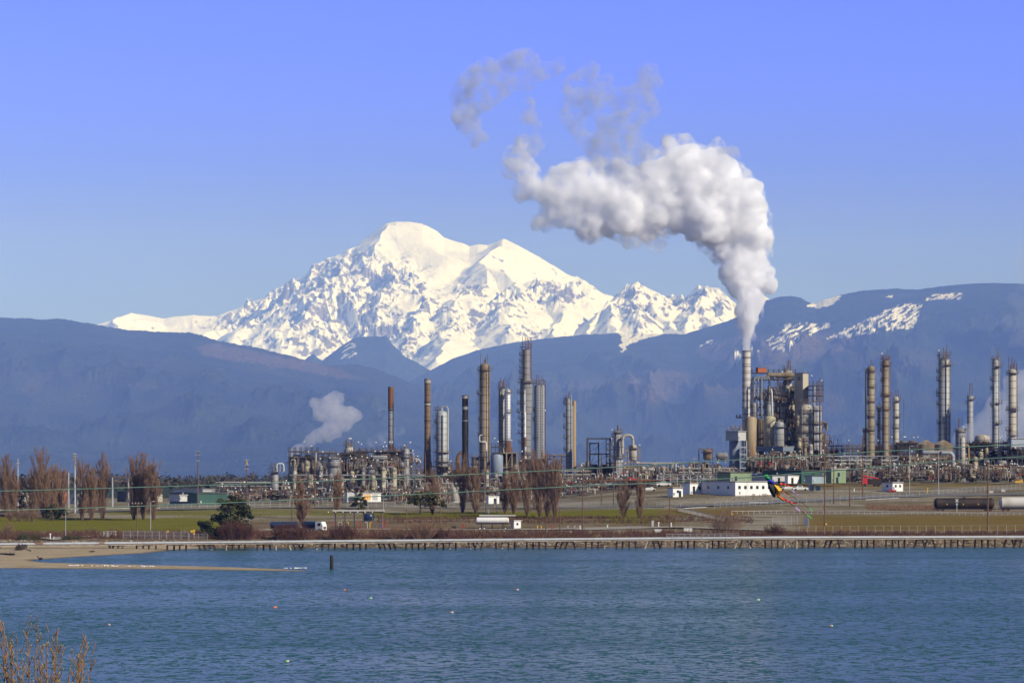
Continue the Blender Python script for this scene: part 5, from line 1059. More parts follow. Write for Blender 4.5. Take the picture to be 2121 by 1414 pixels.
def conifer(label, px, yf, blobs, seed, mat, d=None, name='conifer_tree', size=.34, dens=1, trunk=.35):
    """blobs: (px, py, r px)"""
    d = d or DG(px, yf); s_ = S(d); x = PX(px, d); z0 = GZ(x, d); rr = random.Random(seed); root = thing(name, label, 'tree', (x, d, z0)); m = MB(); t = MB(); ztop = max(PZ(b[1], d) for b in blobs)-z0
    t.bar((0, 0, -.3), (rr.uniform(-.3, .3), 0, ztop*.85), trunk, 7, .08)
    for b in blobs:
        c = Vector((PX(b[0], d)-x, rr.uniform(-.5, .5)*b[2]*s_, PZ(b[1], d)-z0)); t.bar((0, 0, max(.4, c.z*.62)), c, .11, 5, .04); R_ = b[2]*s_
        for k in range(7): 
            cc = c+Vector((rr.uniform(-.7, .7), rr.uniform(-.7, .7), rr.uniform(-.6, .6)))*R_; leafclump(m, cc, R_*rr.uniform(.35, .6), int(60*dens), rr, .6, size)
    m.build('crown', mat, root, smooth=False); t.build('trunk', M_TRUNK, root); return root
for a, b, yt, yf, lb in ((-15, 60, 1020, 1060, 'brown thicket at the far left before the low pale building'), (60, 140, 1010, 1062, 'tall brown thicket filling the left poplar clump'), (150, 235, 1022, 1060, 'brown thicket behind the poplars by the gantry'), (262, 335, 1024, 1062, 'brown thicket behind the wide poplar clump'), (0, 90, 1050, 1080, 'low purplish bushes at the left end of the field')): shrub(lb, a, b, yt, yf, int(a+b+900), M_TWIG, dens=.7, group='brown thickets at left')
G1 = 'bare poplars along the road at left'
for i, (px, yf, yt, w_, lb) in enumerate([(12, 1062, 938, 26, 'bare poplar at the very left edge, tall and rounded'), (28, 1064, 972, 18, 'smaller bare poplar just right of the left edge one'), (65, 1070, 968, 30, 'low bare poplar beside the dark fir'), (90, 1072, 930, 34, 'tallest bare poplar of the left clump'), (108, 1070, 955, 28, 'bare poplar right of the tallest in the left clump'), (126, 1068, 965, 24, 'rightmost bare poplar of the left clump'),
      (170, 1076, 945, 26, 'bare poplar just right of the tall silver pole'), (189, 1077, 966, 22, 'short bare poplar between two taller ones near the silver pole'), (212, 1076, 935, 30, 'pointed bare poplar standing alone left of the gantry posts'), (277, 1077, 940, 28, 'left poplar of the wide five stemmed clump'), (297, 1077, 942, 30, 'middle poplar of the wide five stemmed clump'), (318, 1078, 948, 24, 'right poplar of the wide five stemmed clump')]):
    poplar(lb, px, yf, yt, w_, 100+i, G1)
for i, (px, yf, yt, w_, lb) in enumerate([(896, 1065, 965, 26, 'bare poplar in front of the silver domed tower'), (958, 1062, 940, 28, 'bare poplar before the black chimney'), (985, 1063, 955, 28, 'bare poplar just left of the tan tower foot'), (1046, 1063, 985, 24, 'short bare poplar before the pale green furnace house'), (1064, 1064, 968, 26, 'bare poplar right of the short one at the furnace house'), (1092, 1068, 942, 34, 'leafless poplar below the tallest middle tower'), (1118, 1070, 928, 36, 'tallest bare poplar of the middle clump'), (1134, 1072, 932, 36, 'broad bare poplar beside the tallest of the middle clump'), (1150, 1073, 945, 34, 'rightmost bare poplar of the middle clump'),
      (620, 1072, 985, 22, 'bare poplar before the left process steelwork'), (698, 1062, 975, 20, 'thin bare poplar before the broad grey process vessel'), (1292, 1074, 1000, 22, 'left of the two small poplars on the grass'), (1325, 1074, 985, 18, 'right of the two small poplars on the grass'), (627, 1090, 1030, 24, 'fan shaped bare tree above the tank trucks')]):
    poplar(lb, px, yf, yt, w_, 200+i, 'bare poplars before the plant')
conifer('big dark spreading conifer near the shore, left of the tank trucks', 470, 1112, [(480,1035,14),(470,1048,18),(492,1045,16),(505,1050,12),(465,1062,20),(490,1062,20),(508,1062,14),(452,1078,18),(475,1080,22),(500,1078,18),(440,1092,16),(460,1098,18),(482,1096,18),(425,1092,10),(416,1084,8),(430,1104,14),(412,1108,8),(518,1070,7),(448,1108,14),(420,1112,8),(475,1110,16),(498,1106,14),(512,1092,10),(438,1100,14)], 1, M_NEED, dens=1.6, size=.36)
conifer('flat topped umbrella pine on the grass below the brown chimney', 870, 1066, [(855,1032,10),(870,1026,12),(888,1025,12),(902,1034,10),(915,1042,8),(862,1040,10),(880,1038,12),(897,1044,9),(920,1046,5),(850,1038,6)], 2, M_NEED2, dens=1.3)
conifer('small green evergreen in front of the white trailers', 747, 1054, [(745,1026,7),(738,1034,7),(752,1034,8),(743,1042,8),(758,1042,8),(732,1044,6),(748,1050,7)], 3, M_NEED2)
conifer('narrow dark fir at left beside the first steel pole', 46, 1062, [(46,983,2.5),(46,992,4),(46,1002,6),(46,1014,7),(45,1026,8),(46,1038,9),(47,1050,9)], 4, M_FIR, name='fir_tree', dens=.8)
conifer('round dark pine standing low on the green field at left', 108, 1078, [(95,1058,10),(110,1052,12),(125,1058,10),(135,1062,7),(100,1066,9),(118,1066,10)], 5, M_NEED, name='pine_tree')
shrub('small leaning bare tree at the left end of the green field', 0, 36, 1080, 1112, 6, M_TWIG, name='bare_tree', cat='tree', dens=.6)
for i, (a, b, yt, yf, m, lb) in enumerate([(436, 545, 1078, 1117, M_TWIG2, 'reddish thicket under the big dark conifer'), (553, 652, 1080, 1118, M_TWIG2, 'large rounded thicket before the tank trucks'), (676, 748, 1082, 1118, M_TWIG2, 'brown thicket right of the white truck cab'), (800, 850, 1088, 1118, M_TWIG, 'low brown bush beneath the umbrella pine'), (845, 905, 1074, 1118, M_TWIG, 'tall brown bush right of the brown utility pole'), (895, 935, 1090, 1116, M_TWIG2, 'small dark bush near the middle of the shore'), (1575, 1632, 1084, 1111, M_TWIG2, 'low spiky reddish bush below the kite'), (20, 100, 1104, 1118, M_NEED, 'left of the two low green hedges by the shore'), (110, 188, 1107, 1117, M_NEED, 'right of the two low green hedges by the shore'), (1720, 1770, 1094, 1112, M_TWIG, 'sparse low bush behind the right hand shore fence')]):
    shrub(lb, a, b, yt, yf, 300+i, m, dens=1.0 if i < 7 else .8)
shrub('round leafless tree with many upright stems near the rail fence', 1476, 1530, 1046, 1110, 7, M_TWIG, name='bare_tree', cat='tree', dens=.8, spread=1.2)
def brush(name, px0, px1, y0, y1, n, hmin, hmax, mat, seed):
    rr = random.Random(seed); m = MB()
    for i in range(n):
        px = rr.uniform(px0, px1); py = rr.uniform(y0, y1); d = DGT(px, py); x = PX(px, d); z = GZ(x, d); h = rr.uniform(hmin, hmax)*(1+.6*mnoise.noise(Vector((px/22, py/9, seed)))); b = Vector((x, d, z-.05))
        for k in range(4): m.bar(b, b+Vector((rr.uniform(-.6, .6)*h, rr.uniform(-.6, .6)*h, h*rr.uniform(.5, 1.1))), .05, 3, .015)
    tag(m.build(name, mat), kind='stuff')
_dg = {}
def DGT(px, py):
    k = (round(px/12), round(py*2)); 
    if k not in _dg: _dg[k] = DG(k[0]*12, k[1]/2)
    return _dg[k]+R.uniform(-1, 1)
brush('shore_brush', -20, 2140, 1104, 1116, 9500, .35, 1.7, M_TWIG2, 1)
brush('dry_grass', -20, 2140, 1100, 1114, 7000, .25, .8, pm('dry_grass_blade', (.28, .20, .09), (.17, .12, .05), (.4, .6), .1, .9), 2)
brush('bank_brush', 780, 1560, 1070, 1084, 2600, .3, 1.0, M_TWIG2, 3)
brush('track_brush', 1795, 1940, 1048, 1057, 1500, .4, 1.2, M_TWIG, 5)
brush('slope_weeds', 1340, 2140, 1018, 1050, 2600, .15, .5, pm('yellow_weed_blade', (.22, .17, .08), (.14, .10, .05), (.4, .6), .1, .9), 6)
brush('field_tufts', -20, 1500, 1060, 1100, 4200, .15, .4, pm('green_tuft_blade', (.10, .12, .02), (.16, .13, .04), (.4, .6), .1, .9), 7)
def far_woods():
    rr = random.Random(77); m = MB(); t = MB()
    for i in range(900):
        px = rr.uniform(-40, 1300); d = rr.uniform(2100, 5200); x = PX(px, d); z = 10.2; h = rr.uniform(5, 12); w_ = h*rr.uniform(.25, .5); t.bar((x, d, z), (x, d, z+h*.6), .25, 4, .1)
        for k in range(6): leafclump(m, Vector((x+rr.uniform(-.6, .6)*w_, d+rr.uniform(-.6, .6)*w_, z+h*rr.uniform(.3, .9))), w_*rr.uniform(.4, .8), 7, rr, .8, 1.1)
    tag(m.build('distant_woods', pm('mixed_winter_wood', (.05, .055, .03), (.10, .075, .05), (.4, .6), .02, .95), smooth=False), kind='stuff')
far_woods()
brush('yard_brush', 480, 1000, 1094, 1104, 1200, .3, .9, M_TWIG, 4)
# ================================================================ POLES AND LIGHTS
def upole(label, px, ytop, yf, arms=((0.06, 2.4),), wood=True, rpx=None, lean=0, group=None, d=None, cap=None, lightarm=0):
    d = d or DG(px, yf); s_ = S(d); H = (yf-ytop)*s_; x = PX(px, d); root = thing('utility_pole', label, 'utility pole', (x, d, GZ(x, d)), group); r = (rpx or 1.1)*s_; top = Vector((lean*s_, 0, H))
    m = M_WOOD if wood else M_GALV; MB().bar((0, 0, -.3), top, r*1.15, 10, r*.8).build('pole', m, root)
    for t, w_ in arms:
        z = H*(1-t); xx = lean*s_*(1-t); MB().box(xx, -r-.05, z, w_, .14, .18).build('crossarm', m if wood else M_STEEL, root, smooth=False)
        for k in (-.45, -.15, .15, .45): 
            q = MB(); q.lathe([(.09, 0), (.12, .12), (.05, .3)], xx+k*w_, -r-.05, 6, cz=z+.09); q.build('insulator', M_OFFW, root)
    if cap: MB().lathe([(r*1.2, H-1.6), (r*1.2, H+.05), (.02, H+.06)], n=8).build('pole_cap', cap, root)
    if lightarm: 
        MB().path(bend([(0, 0, H-.2), (0, -.1, H+.3), (lightarm, -.1, H+.35)], .3), .05, 5).build('lamp_arm', M_GALV, root); MB().box(lightarm, -.1, H+.28, .7, .3, .14).build('lamp_head', M_OFFW, root, smooth=False)
    return root
UP = [(410, 932, 1048, ((.03, 1.2), (.1, 1.6), (.2, 1.)), 'tall brown pole standing before the green warehouse'), (511, 952, 1045, ((.03, 1.6), (.13, 1.4), (.22, 1.4)), 'brown pole with yellow tip left of the mushroom platform tower'), (652, 943, 1048, (), 'plain brown pole before the left process steelwork'), (881, 938, 1052, (), 'orange brown pole crossing the foot of the brown chimney'), (1003, 936, 1048, (), 'plain brown pole before the tall tan tower'), (912, 1034, 1108, ((.02, 3),), 'brown pole with white crossarm right of the umbrella pine'), (605, 1039, 1082, ((.02, 3),), 'small pole with white crossarm above the tank trucks'), (284, 1042, 1115, ((.02, 3),), 'brown pole with white crossarm beside the pale shore fence'), (842, 1053, 1098, (), 'short brown post left of the umbrella pine'), (898, 1064, 1096, (), 'short grey brown post right of the umbrella pine'), (1207, 957, 1105, ((.03, .9),), 'tall pale pole reaching the shore right of the middle poplars'), (1246, 938, 1048, (), 'tall tan pole before the portal frame'), (1271, 950, 1046, (), 'dark brown pole before the grey centre column'), (1387, 1028, 1102, (), 'grey brown pole near the small white tanks on the shore'), (1708, 900, 1104, (), 'tallest red brown pole between the green buildings'), (1727, 925, 1043, (), 'tan pole in front of the light green building'), (1760, 975, 1050, (), 'tan pole just right of the light green building'), (1787, 902, 1030, (), 'pale thin pole before the leftmost right hand tower'), (1846, 922, 1000, (), 'orange brown pole behind the small white cabin'), (2046, 955, 1100, ((.01, .8),), 'thick orange brown pole at right in front of the black rail car'), (1718, 930, 998, (), 'thin pole beside the red brown tallest pole'), (1131, 1070, 1110, (), 'short thin post below the middle poplars'), (1160, 1052, 1106, (), 'thin pale post right of the middle poplars')]
for px, yt, yf, arms, lb in UP: upole(lb, px, yt, yf, arms, rpx=1.5 if px in (2046, 1708) else 1.1, cap=M_YEL if px == 511 else None)
SP = [(37, 950, 1062, 1.4, 'left of the two tall silver steel poles by the left poplars', ((.1, 1.2),)), (155, 938, 1062, 1.8, 'right and taller of the two silver steel poles by the left poplars', ((.03, 1.2), (.07, 1.2), (.12, 1.2))), (136, 1062, 1115, .6, 'thin dark lamp pole on the green field', ()), (312, 1040, 1104, .7, 'thin white lamp pole above the shore fence', ()), (517, 1042, 1098, .7, 'thin grey lamp pole right of the big conifer', ()), (762, 1018, 1055, .6, 'lamp pole in front of the white trailers', ()), (794, 1035, 1056, .5, 'lamp pole right of the white trailers', ()), (1006, 1020, 1068, .6, 'left lamp pole above the second canopy', ()), (1029, 1022, 1070, .6, 'right lamp pole above the second canopy', ()), (1547, 932, 995, .6, 'lamp pole before the tan silos', ()), (1438, 950, 1000, .6, 'lamp pole with clustered lamps beside the white cabins', ((.02, 1.6),)), (1370, 950, 990, .5, 'lamp pole with side arm left of the round tanks', ()), (1884, 925, 1025, .6, 'leftmost thin lamp pole of the right hand yard', ()), (1944, 935, 1025, .6, 'thin lamp pole before the broad silver tower', ()), (2021, 922, 990, .6, 'thin lamp pole left of the slim silver tower', ()), (2058, 938, 985, .6, 'thin lamp pole before the slim silver tower', ()), (1676, 930, 980, .6, 'lamp pole before the dark green roof', ()), (1801, 950, 990, .5, 'short lamp pole beside the leftmost right hand tower', ())]
for px, yt, yf, rp_, lb, arms in SP: upole(lb, px, yt, yf, arms, wood=False, rpx=rp_, lightarm=(.9 if not arms else 0))
def gantry(label, px0, px1, ytop, yf, d=None, ybar=None):
    d = d or DG((px0+px1)/2, yf); x0, x1 = PX(px0, d), PX(px1, d); W = x1-x0; zg = GZ((x0+x1)/2, d); H = PZ(ytop, d)-zg; root = thing('gantry', label, 'gantry', ((x0+x1)/2, d, zg))
    for k in (-.5, .5): MB().bar((k*W, 0, 0), (k*W, 0, H), .32, 6, .22).build('post', M_GALV, root)
    for z in ([H]+([PZ(ybar, d)-zg] if ybar else [])): MB().box(0, 0, z, W, .3, .4).build('beam', M_STEEL, root, smooth=False)
gantry('leftmost grey substation gantry behind the left poplars', 108, 142, 978, 1052); gantry('middle dark gantry between the poplars', 168, 210, 978, 1054); gantry('right pale gantry left of the wide poplar clump', 233, 266, 988, 1050, ybar=996)
# ================================================================ BUILDINGS
shed('dark green warehouse with a low gable at left', 345, 468, 408, 1021, 1046, DG(408, 1046), M_GRN, M_DGRN, name='warehouse', gable=2.5)
shed('long white trailer parked before the green warehouse', 347, 387, 372, 1025, 1038, DG(372, 1047), M_OFFW, M_WHITE, name='trailer', cat='trailer')
shed('grey flat roofed hall behind the green warehouse', 352, 455, 420, 1013, 1030, 1720, M_SHED, M_GALV, name='hall')
shed('low building with pale roof and dark openings left of the green warehouse', 240, 270, 262, 1018, 1044, 1660, M_FRAME, M_DGRN, name='workshop', winR=2)
shed('cream building with green roof behind the wide poplar clump', 278, 336, 325, 1022, 1042, 1665, M_TAN2, M_LGRN, name='workshop', gable=3, doorL=.5)
shed('red brick building behind the left gantry', 95, 142, 128, 1019, 1042, 1650, M_BRICK, M_STEEL, name='brick_building', winL=3)
shed('low pale building at the far left behind the trees', -20, 62, 40, 1022, 1040, 1670, M_TAN2, M_OFFW, name='low_building', winL=4)
shed('grey shed between the left gantry and the silver pole', 143, 168, 160, 1022, 1050, 1600, M_SHED, M_STEEL, name='shed', winL=1)
shed('left white trailer under the process unit', 713, 734, 719, 1021, 1039, 1560, M_SHED, M_WHITE, name='trailer', cat='trailer')
_t = shed('right white trailer with an orange square on its side', 735, 788, 740, 1021, 1039, 1558, M_WHITE, M_WHITE, name='trailer', cat='trailer')
MB().box(4.2, -.06, 1.6, 3.0, .06, 1.9).build('orange_panel', pm('orange_sign', (.75, .38, .08), (.7, .3, .05), (.4, .7), .5, .5), _t, False); MB().box(7.6, -.06, 1.6, 2.2, .06, 1.9).build('grey_panel', M_SHED, _t, False)
_o = shed('long white office trailer with a grey shaded end', 1457, 1605, 1523, 997, 1027, DG(1523, 1027), M_WHITE, M_SHED, name='office_trailer', cat='trailer', winL=3, winR=6, win_h=.22, skirt=M_OFFW)
shed('small white cabin just left of the long office trailer', 1413, 1458, 1429, 1000, 1026, 1560, M_WHITE, M_OFFW, name='cabin', cat='cabin', winR=2, doorR=.3)
shed('smaller white cabin at the left end of the cabin row', 1383, 1415, 1394, 1010, 1029, 1545, M_WHITE, M_OFFW, name='cabin', cat='cabin', winR=1, doorR=.7)
shed('white cabin with two windows and red steps below the right hand towers', 1829, 1872, 1849, 999, 1017, DG(1849, 1018), M_WHITE, M_SHED, name='cabin', cat='cabin', winR=2, winL=1)
shed('light green building with a white roof edge and a green door', 1711, 1754, 1722, 971, 1000, 1625, M_LGRN, M_WHITE, name='green_building', doorR=.4, winR=1)
shed('long dark green roofed shed behind the parked pickup', 1585, 1712, 1660, 974, 1001, 1640, M_GRN, M_DGRN, name='shed', winR=1, gable=1.5)
shed('lime green hut left of the kite', 1487, 1560, 1513, 978, 998, 1645, M_LGRN, M_DGRN, name='hut', doorR=.25)
shed('grey sided hall with open black doorway beside the kite', 1560, 1628, 1600, 984, 1001, 1615, M_SHED, M_STEEL, name='hall', doorR=.5, winR=0)
shed('pale block with a dark opening right of the grey sided hall', 1626, 1656, 1632, 985, 1001, 1612, M_WHITE, M_OFFW, name='block_building', doorR=.4)
shed('blue doored workshop below the dark green roof', 1668, 1712, 1682, 985, 1001, 1610, pm('pale_blue_door', (.25, .33, .36), (.18, .22, .24), (.5, .8), .3, .6), M_DGRN, name='workshop', winR=0)
shed('white booth at the right end of the second canopy', 1062, 1079, 1064, 1078, 1095, DG(1064, 1095), M_WHITE, M_OFFW, name='booth', cat='booth', winR=1)
def canopy(label, px0, px1, yroof, yf, nposts, roofm, extra=0):
    d = DG((px0+px1)/2, yf); x0, x1 = PX(px0, d), PX(px1, d); W = x1-x0; zg = GZ((x0+x1)/2, d); H = PZ(yroof, d)-zg; root = thing('canopy', label, 'canopy', ((x0+x1)/2, d, zg))
    MB().box(0, 0, H, W, 7, .35).build('roof', roofm, root, smooth=False); MB().box(0, 0, H-.4, W-.6, 6.4, .3).build('beam', M_STEEL, root, smooth=False)
    for i in range(nposts):
        for y in (-3, 3): MB().bar((-W/2+.6+(W-1.2)*i/(nposts-1), y, 0), (-W/2+.6+(W-1.2)*i/(nposts-1), y, H-.3), .13, 6).build('post', M_STEEL, root)
    return root, d, zg
c1, dc1, zc1 = canopy('left loading canopy with a thin pale roof and many pipes beneath', 690, 796, 1057, 1096, 6, M_OFFW)
for i in range(9):
    q = MB(); x = -8+i*1.9; q.path(bend([(x, -1, 0), (x, -1, 2.2), (x+1.1, -1, 2.2), (x+1.1, -1, .3)], .3), .1, 6); q.build('loading_arm', [M_RED, M_OFFW, M_YEL, M_STEEL][i % 4], c1)
for i in range(7): lampball(c1, (-9+i*2.2, -3.4, PZ(1060, dc1)-zc1), .18)
vdrum('dark round tank standing under the left canopy', 752, 776, 1062, 1078, DG(764, 1078)+2, M_DBLU, name='storage_tank', cat='tank', legs=False)
c2, dc2, zc2 = canopy('right loading canopy over the tanker trailer', 993, 1068, 1067, 1096, 4, M_OFFW)
def tanktrailer(label, px0, px1, yc, rpx, yf, mat, cab=None, d=None, cablabel=None, cabw=19, name='tank_truck', rz=0):
    d = d or DG((px0+px1)/2, yf); s_ = S(d); x0, x1 = PX(px0, d), PX(px1, d); W = x1-x0; x = (x0+x1)/2; zg = GZ(x, d); root = thing(name, label, 'truck' if cab else 'trailer', (x, d, zg), rz=rz); r = rpx*s_; zc = PZ(yc, d)-zg
    cw = cabw*s_ if cab else 0; a, b = -W/2, W/2-cw
    MB().lathe([(r*.5, a), (r*.95, a+.25), (r, a+.7), (r, b-.7), (r*.95, b-.25), (r*.5, b)], n=18, axis='x', cz=zc).build('tank', mat, root)
    MB().box((a+b)/2, 0, zc-r-.12, b-a, 1.0, .28).build('chassis', M_BLACK, root, smooth=False)
    ws = [a+1.2, a+2.5, b-1.0]+([W/2-cw*.4] if cab else [])
    for wx in ws:
        for wy in (-1.15, 1.15): 
            q = MB().lathe([(.2, -.15), (.5, -.15), (.52, 0), (.5, .15), (.2, .15)], wx, wy, 14, 'y', cz=.5).build('wheel', M_TYRE, root); MB().lathe([(.05, -.17), (.26, -.17), (.26, .17), (.05, .17)], wx, wy, 10, 'y', cz=.5).build('rim', M_OFFW, q)
    if cab:
        hc = 3.0; q = MB(); q.add([(b+.2, -1.2, .6), (W/2, -1.2, .6), (W/2, 1.2, .6), (b+.2, 1.2, .6), (b+.2, -1.2, hc), (W/2-.5, -1.2, hc), (W/2-.5, 1.2, hc), (b+.2, 1.2, hc), (W/2, -1.2, 1.9), (W/2, 1.2, 1.9)], [(3,2,1,0), (4,5,6,7), (0,1,8,5,4), (2,3,7,6,9), (1,2,9,8), (8,9,6,5), (3,0,4,7)])
        cb = q.build('cab', cab, root, smooth=False)
        g = MB(); g.add([(W/2-.44+.03, -1.0, 2.65), (W/2+.01-.06, -1.0, 2.0), (W/2+.01-.06, 1.0, 2.0), (W/2-.44+.03, 1.0, 2.65)], [(0,1,2,3)]); g.build('windscreen', M_GLASS, cb, smooth=False)
        MB().box(W/2-1.2, -1.22, 2.2, .9, .05, .8).build('side_window', M_GLASS, cb, False); MB().box(W/2+.03, 0, 1.2, .08, 1.5, .7).build('grille', M_STEEL, cb, False)
    return root
tanktrailer('white tanker trailer parked at the front edge of the right canopy', 986, 1054, 1077, 6.2, 1099, M_WHITE, name='tank_trailer', d=dc2-4.6)
tanktrailer('rear dark blue tank trailer half hidden by the thicket', 559, 618, 1086, 6.5, 1102, M_DBLU, name='tank_trailer')
tanktrailer('dark blue tank truck with a white cab behind the thicket', 624, 676, 1085, 6.5, 1101, M_DBLU, cab=M_WHITE, rz=radians(-28))
def railcar(label, px0, px1, ytop, yf, mat, d):
    s_ = S(d); W = (px1-px0)*s_; x = PX((px0+px1)/2, d); zg = PZ(yf, d); H = (yf-ytop)*s_; root = thing('rail_tank_car', label, 'rail car', (x, d, zg)); r = H*.40; zc = H-r-.15
    MB().lathe([(.1, -W/2+.3), (r*.7, -W/2+.5), (r, -W/2+1.2), (r, W/2-1.2), (r*.7, W/2-.5), (.1, W/2-.3)], n=24, axis='x', cz=zc).build('tank', mat, root)
    MB().box(0, 0, zc-r-.05, W, 2.2, .35).build('underframe', M_BLACK, root, smooth=False)
    MB().lathe([(.5, 0), (.5, .35), (.1, .4)], 0, 0, 12, cz=zc+r-.05).build('dome_hatch', mat, root)
    for k in (-.38, .38):
        b = MB(); b.box(k*W, 0, .62, 2.6, 2.0, .3); bo = b.build('bogie', M_STEEL, root, smooth=False)
        for dx in (-.8, .8):
            for y in (-.8, .8): MB().lathe([(.1, -.07), (.45, -.07), (.45, .07), (.1, .07)], k*W+dx, y, 14, 'y', cz=.45).build('wheel', M_RUST, bo)
    q = MB()
    for sx in (-1, 1): q.bar((sx*.9, -r-.1, zc-r*.6), (sx*.9, -r*.3, zc+r), .04, 4)
    q.build('ladder', M_STEEL, root)
    for k in (-.28, -.02, .22, .36): MB().box(k*W, -r*.985, zc-r*.15, .28, .12, .4).build('yellow_marking', M_YEL, root, False)
    return root
DR = DG(1990, 1060)
railcar('long black rail tank car standing on the track at right', 1932, 2062, 1030, 1058, M_BLACK, DR); rc = railcar('white rail tank car coupled behind the black one at the right edge', 2067, 2200, 1028, 1058, M_OFFW, DR)
for ch in list(rc.children):
    if ch.name.startswith('yellow_marking'): bpy.data.objects.remove(ch)
def track():
    x0, x1 = PX(1500, DR+6), PX(2300, DR); m = MB(); N_ = 80; root = thing('railway_track', 'rusty railway track running under the black rail car', 'railway track', (0, DR, PZ(1058.5, DR)))
    for y in (-.75, .75): MB().box((x0+x1)/2, y, -.02, x1-x0, .1, .16).build('rail', M_RUST, root, smooth=False)
    for i in range(90): m.box(x0+(x1-x0)*i/89, 0, -.17, .26, 2.6, .15)
    m.build('sleepers', M_PILE, root, smooth=False); m = MB(); m.add([(x0, -2.6, -.9), (x1, -2.6, -.9), (x1, -1.6, -.14), (x0, -1.6, -.14), (x0, 1.6, -.14), (x1, 1.6, -.14), (x1, 2.6, -.9), (x0, 2.6, -.9)], [(0,1,2,3), (3,2,5,4), (4,5,6,7)]); m.build('ballast', pm('shadow_tinted_ballast', (.07, .055, .045), (.12, .10, .08), (.4, .7), .4, .95), root, False)  # ballast colour darkened to stand in for brush and shadow along the track
track()
def pickup(label, px, yf, body, L_=5.6, rz=0, name='pickup_truck'):
    d = DG(px, yf); x = PX(px, d); root = thing(name, label, 'pickup truck' if 'pickup' in name else 'car', (x, d, GZ(x, d)+.25), rz=rz); w_ = .95
    prof = [(-2.8, .45), (-2.8, 1.05), (-1.5, 1.2), (-1.0, 1.85), (.6, 1.85), (.95, 1.2), (2.8, 1.15), (2.8, .45)] if 'pickup' in name else [(-2.3, .4), (-2.3, .85), (-1.3, 1.0), (-.7, 1.5), (1.1, 1.5), (1.8, .95), (2.2, .9), (2.25, .4)]
    m = MB(); n = len(prof); m.add([(a, -w_, b) for a, b in prof]+[(a, w_, b) for a, b in prof], [tuple(range(n))]+[tuple(range(2*n-1, n-1, -1))]+[(i, n+i, n+(i+1) % n, (i+1) % n) for i in range(n)]); bd = m.build('body', body, root, smooth=False)
    MB().box(-.2, 0, 1.52, 1.3, w_*2.02, .4).build('window', M_GLASS, bd, False)
    if 'pickup' in name: MB().box(1.9, 0, 1.12, 1.6, w_*1.7, .12).build('bed', M_BLACK, bd, False)
    for wx in (-1.8, 1.75):
        for wy in (-w_, w_): MB().lathe([(.1, -.12), (.38, -.12), (.38, .12), (.1, .12)], wx, wy, 14, 'y', cz=.38).build('wheel', M_TYRE, root)
    return root
pickup('white pickup truck parked behind the kite', 1658, 1017, M_WHITE); pickup('white car parked at the kite left of the pickup', 1632, 1016, M_WHITE, name='parked_car'); pickup('white van like pickup among the poplars by the white shed', 1018, 1044, M_WHITE)
pickup('small white car left of the smaller white cabin', 1345, 1018, M_WHITE, name='parked_car'); pickup('white pickup near the right end of the truss bridge', 1375, 1008, M_WHITE)
shed('white open shed among the poplars right of the tan pole', 1006, 1034, 1012, 1028, 1043, 1555, M_WHITE, M_WHITE, name='open_shed', doorR=.6)
def heavytruck(label, px, yf, m1, m2, d=None):
    d = d or DG(px, yf); x = PX(px, d); root = thing('crane_truck', label, 'truck', (x, d, GZ(x, d))); MB().box(-2.8, 0, 2, 2.2, 2.4, 2.4).build('cab', m1, root, False); MB().box(1, 0, 1.9, 5, 2.3, 1.8).build('body', m2, root, False)
    MB().bar((2.5, 0, 2.8), (-4, 0, 4.2), .3, 6, .2).build('boom', m1, root); MB().box(0, 0, .85, 8, 2.2, .3).build('chassis', M_BLACK, root, False)
    for wx in (-2.8, 1, 2.4):
        for wy in (-1.1, 1.1): MB().lathe([(.1, -.17), (.55, -.17), (.55, .17), (.1, .17)], wx, wy, 14, 'y', cz=.55).build('wheel', M_TYRE, root)
heavytruck('dark red and black crane truck right of the light green building', 1806, 1007, M_RED, M_BLACK)
heavytruck('blue and grey works truck standing below the portal frame', 1280, 1012, M_BLUE, M_STEEL); heavytruck('red works truck parked right of the blue one', 1322, 1012, M_RED, M_OCHRE)
def smallbox(label, px, yf, wpx, hpx, mat, cat='container', name='container', group=None, d=None):
    d = d or DG(px, yf); s_ = S(d); x = PX(px, d); root = thing(name, label, cat, (x, d, GZ(x, d)+.12), group); w_ = wpx*s_; h = hpx*s_
    MB().box(0, 0, h/2, w_, w_*.6, h).build('body', mat, root, False); MB().box(0, 0, h+.05, w_*1.06, w_*.66, .12).build('lid', mat, root, False)
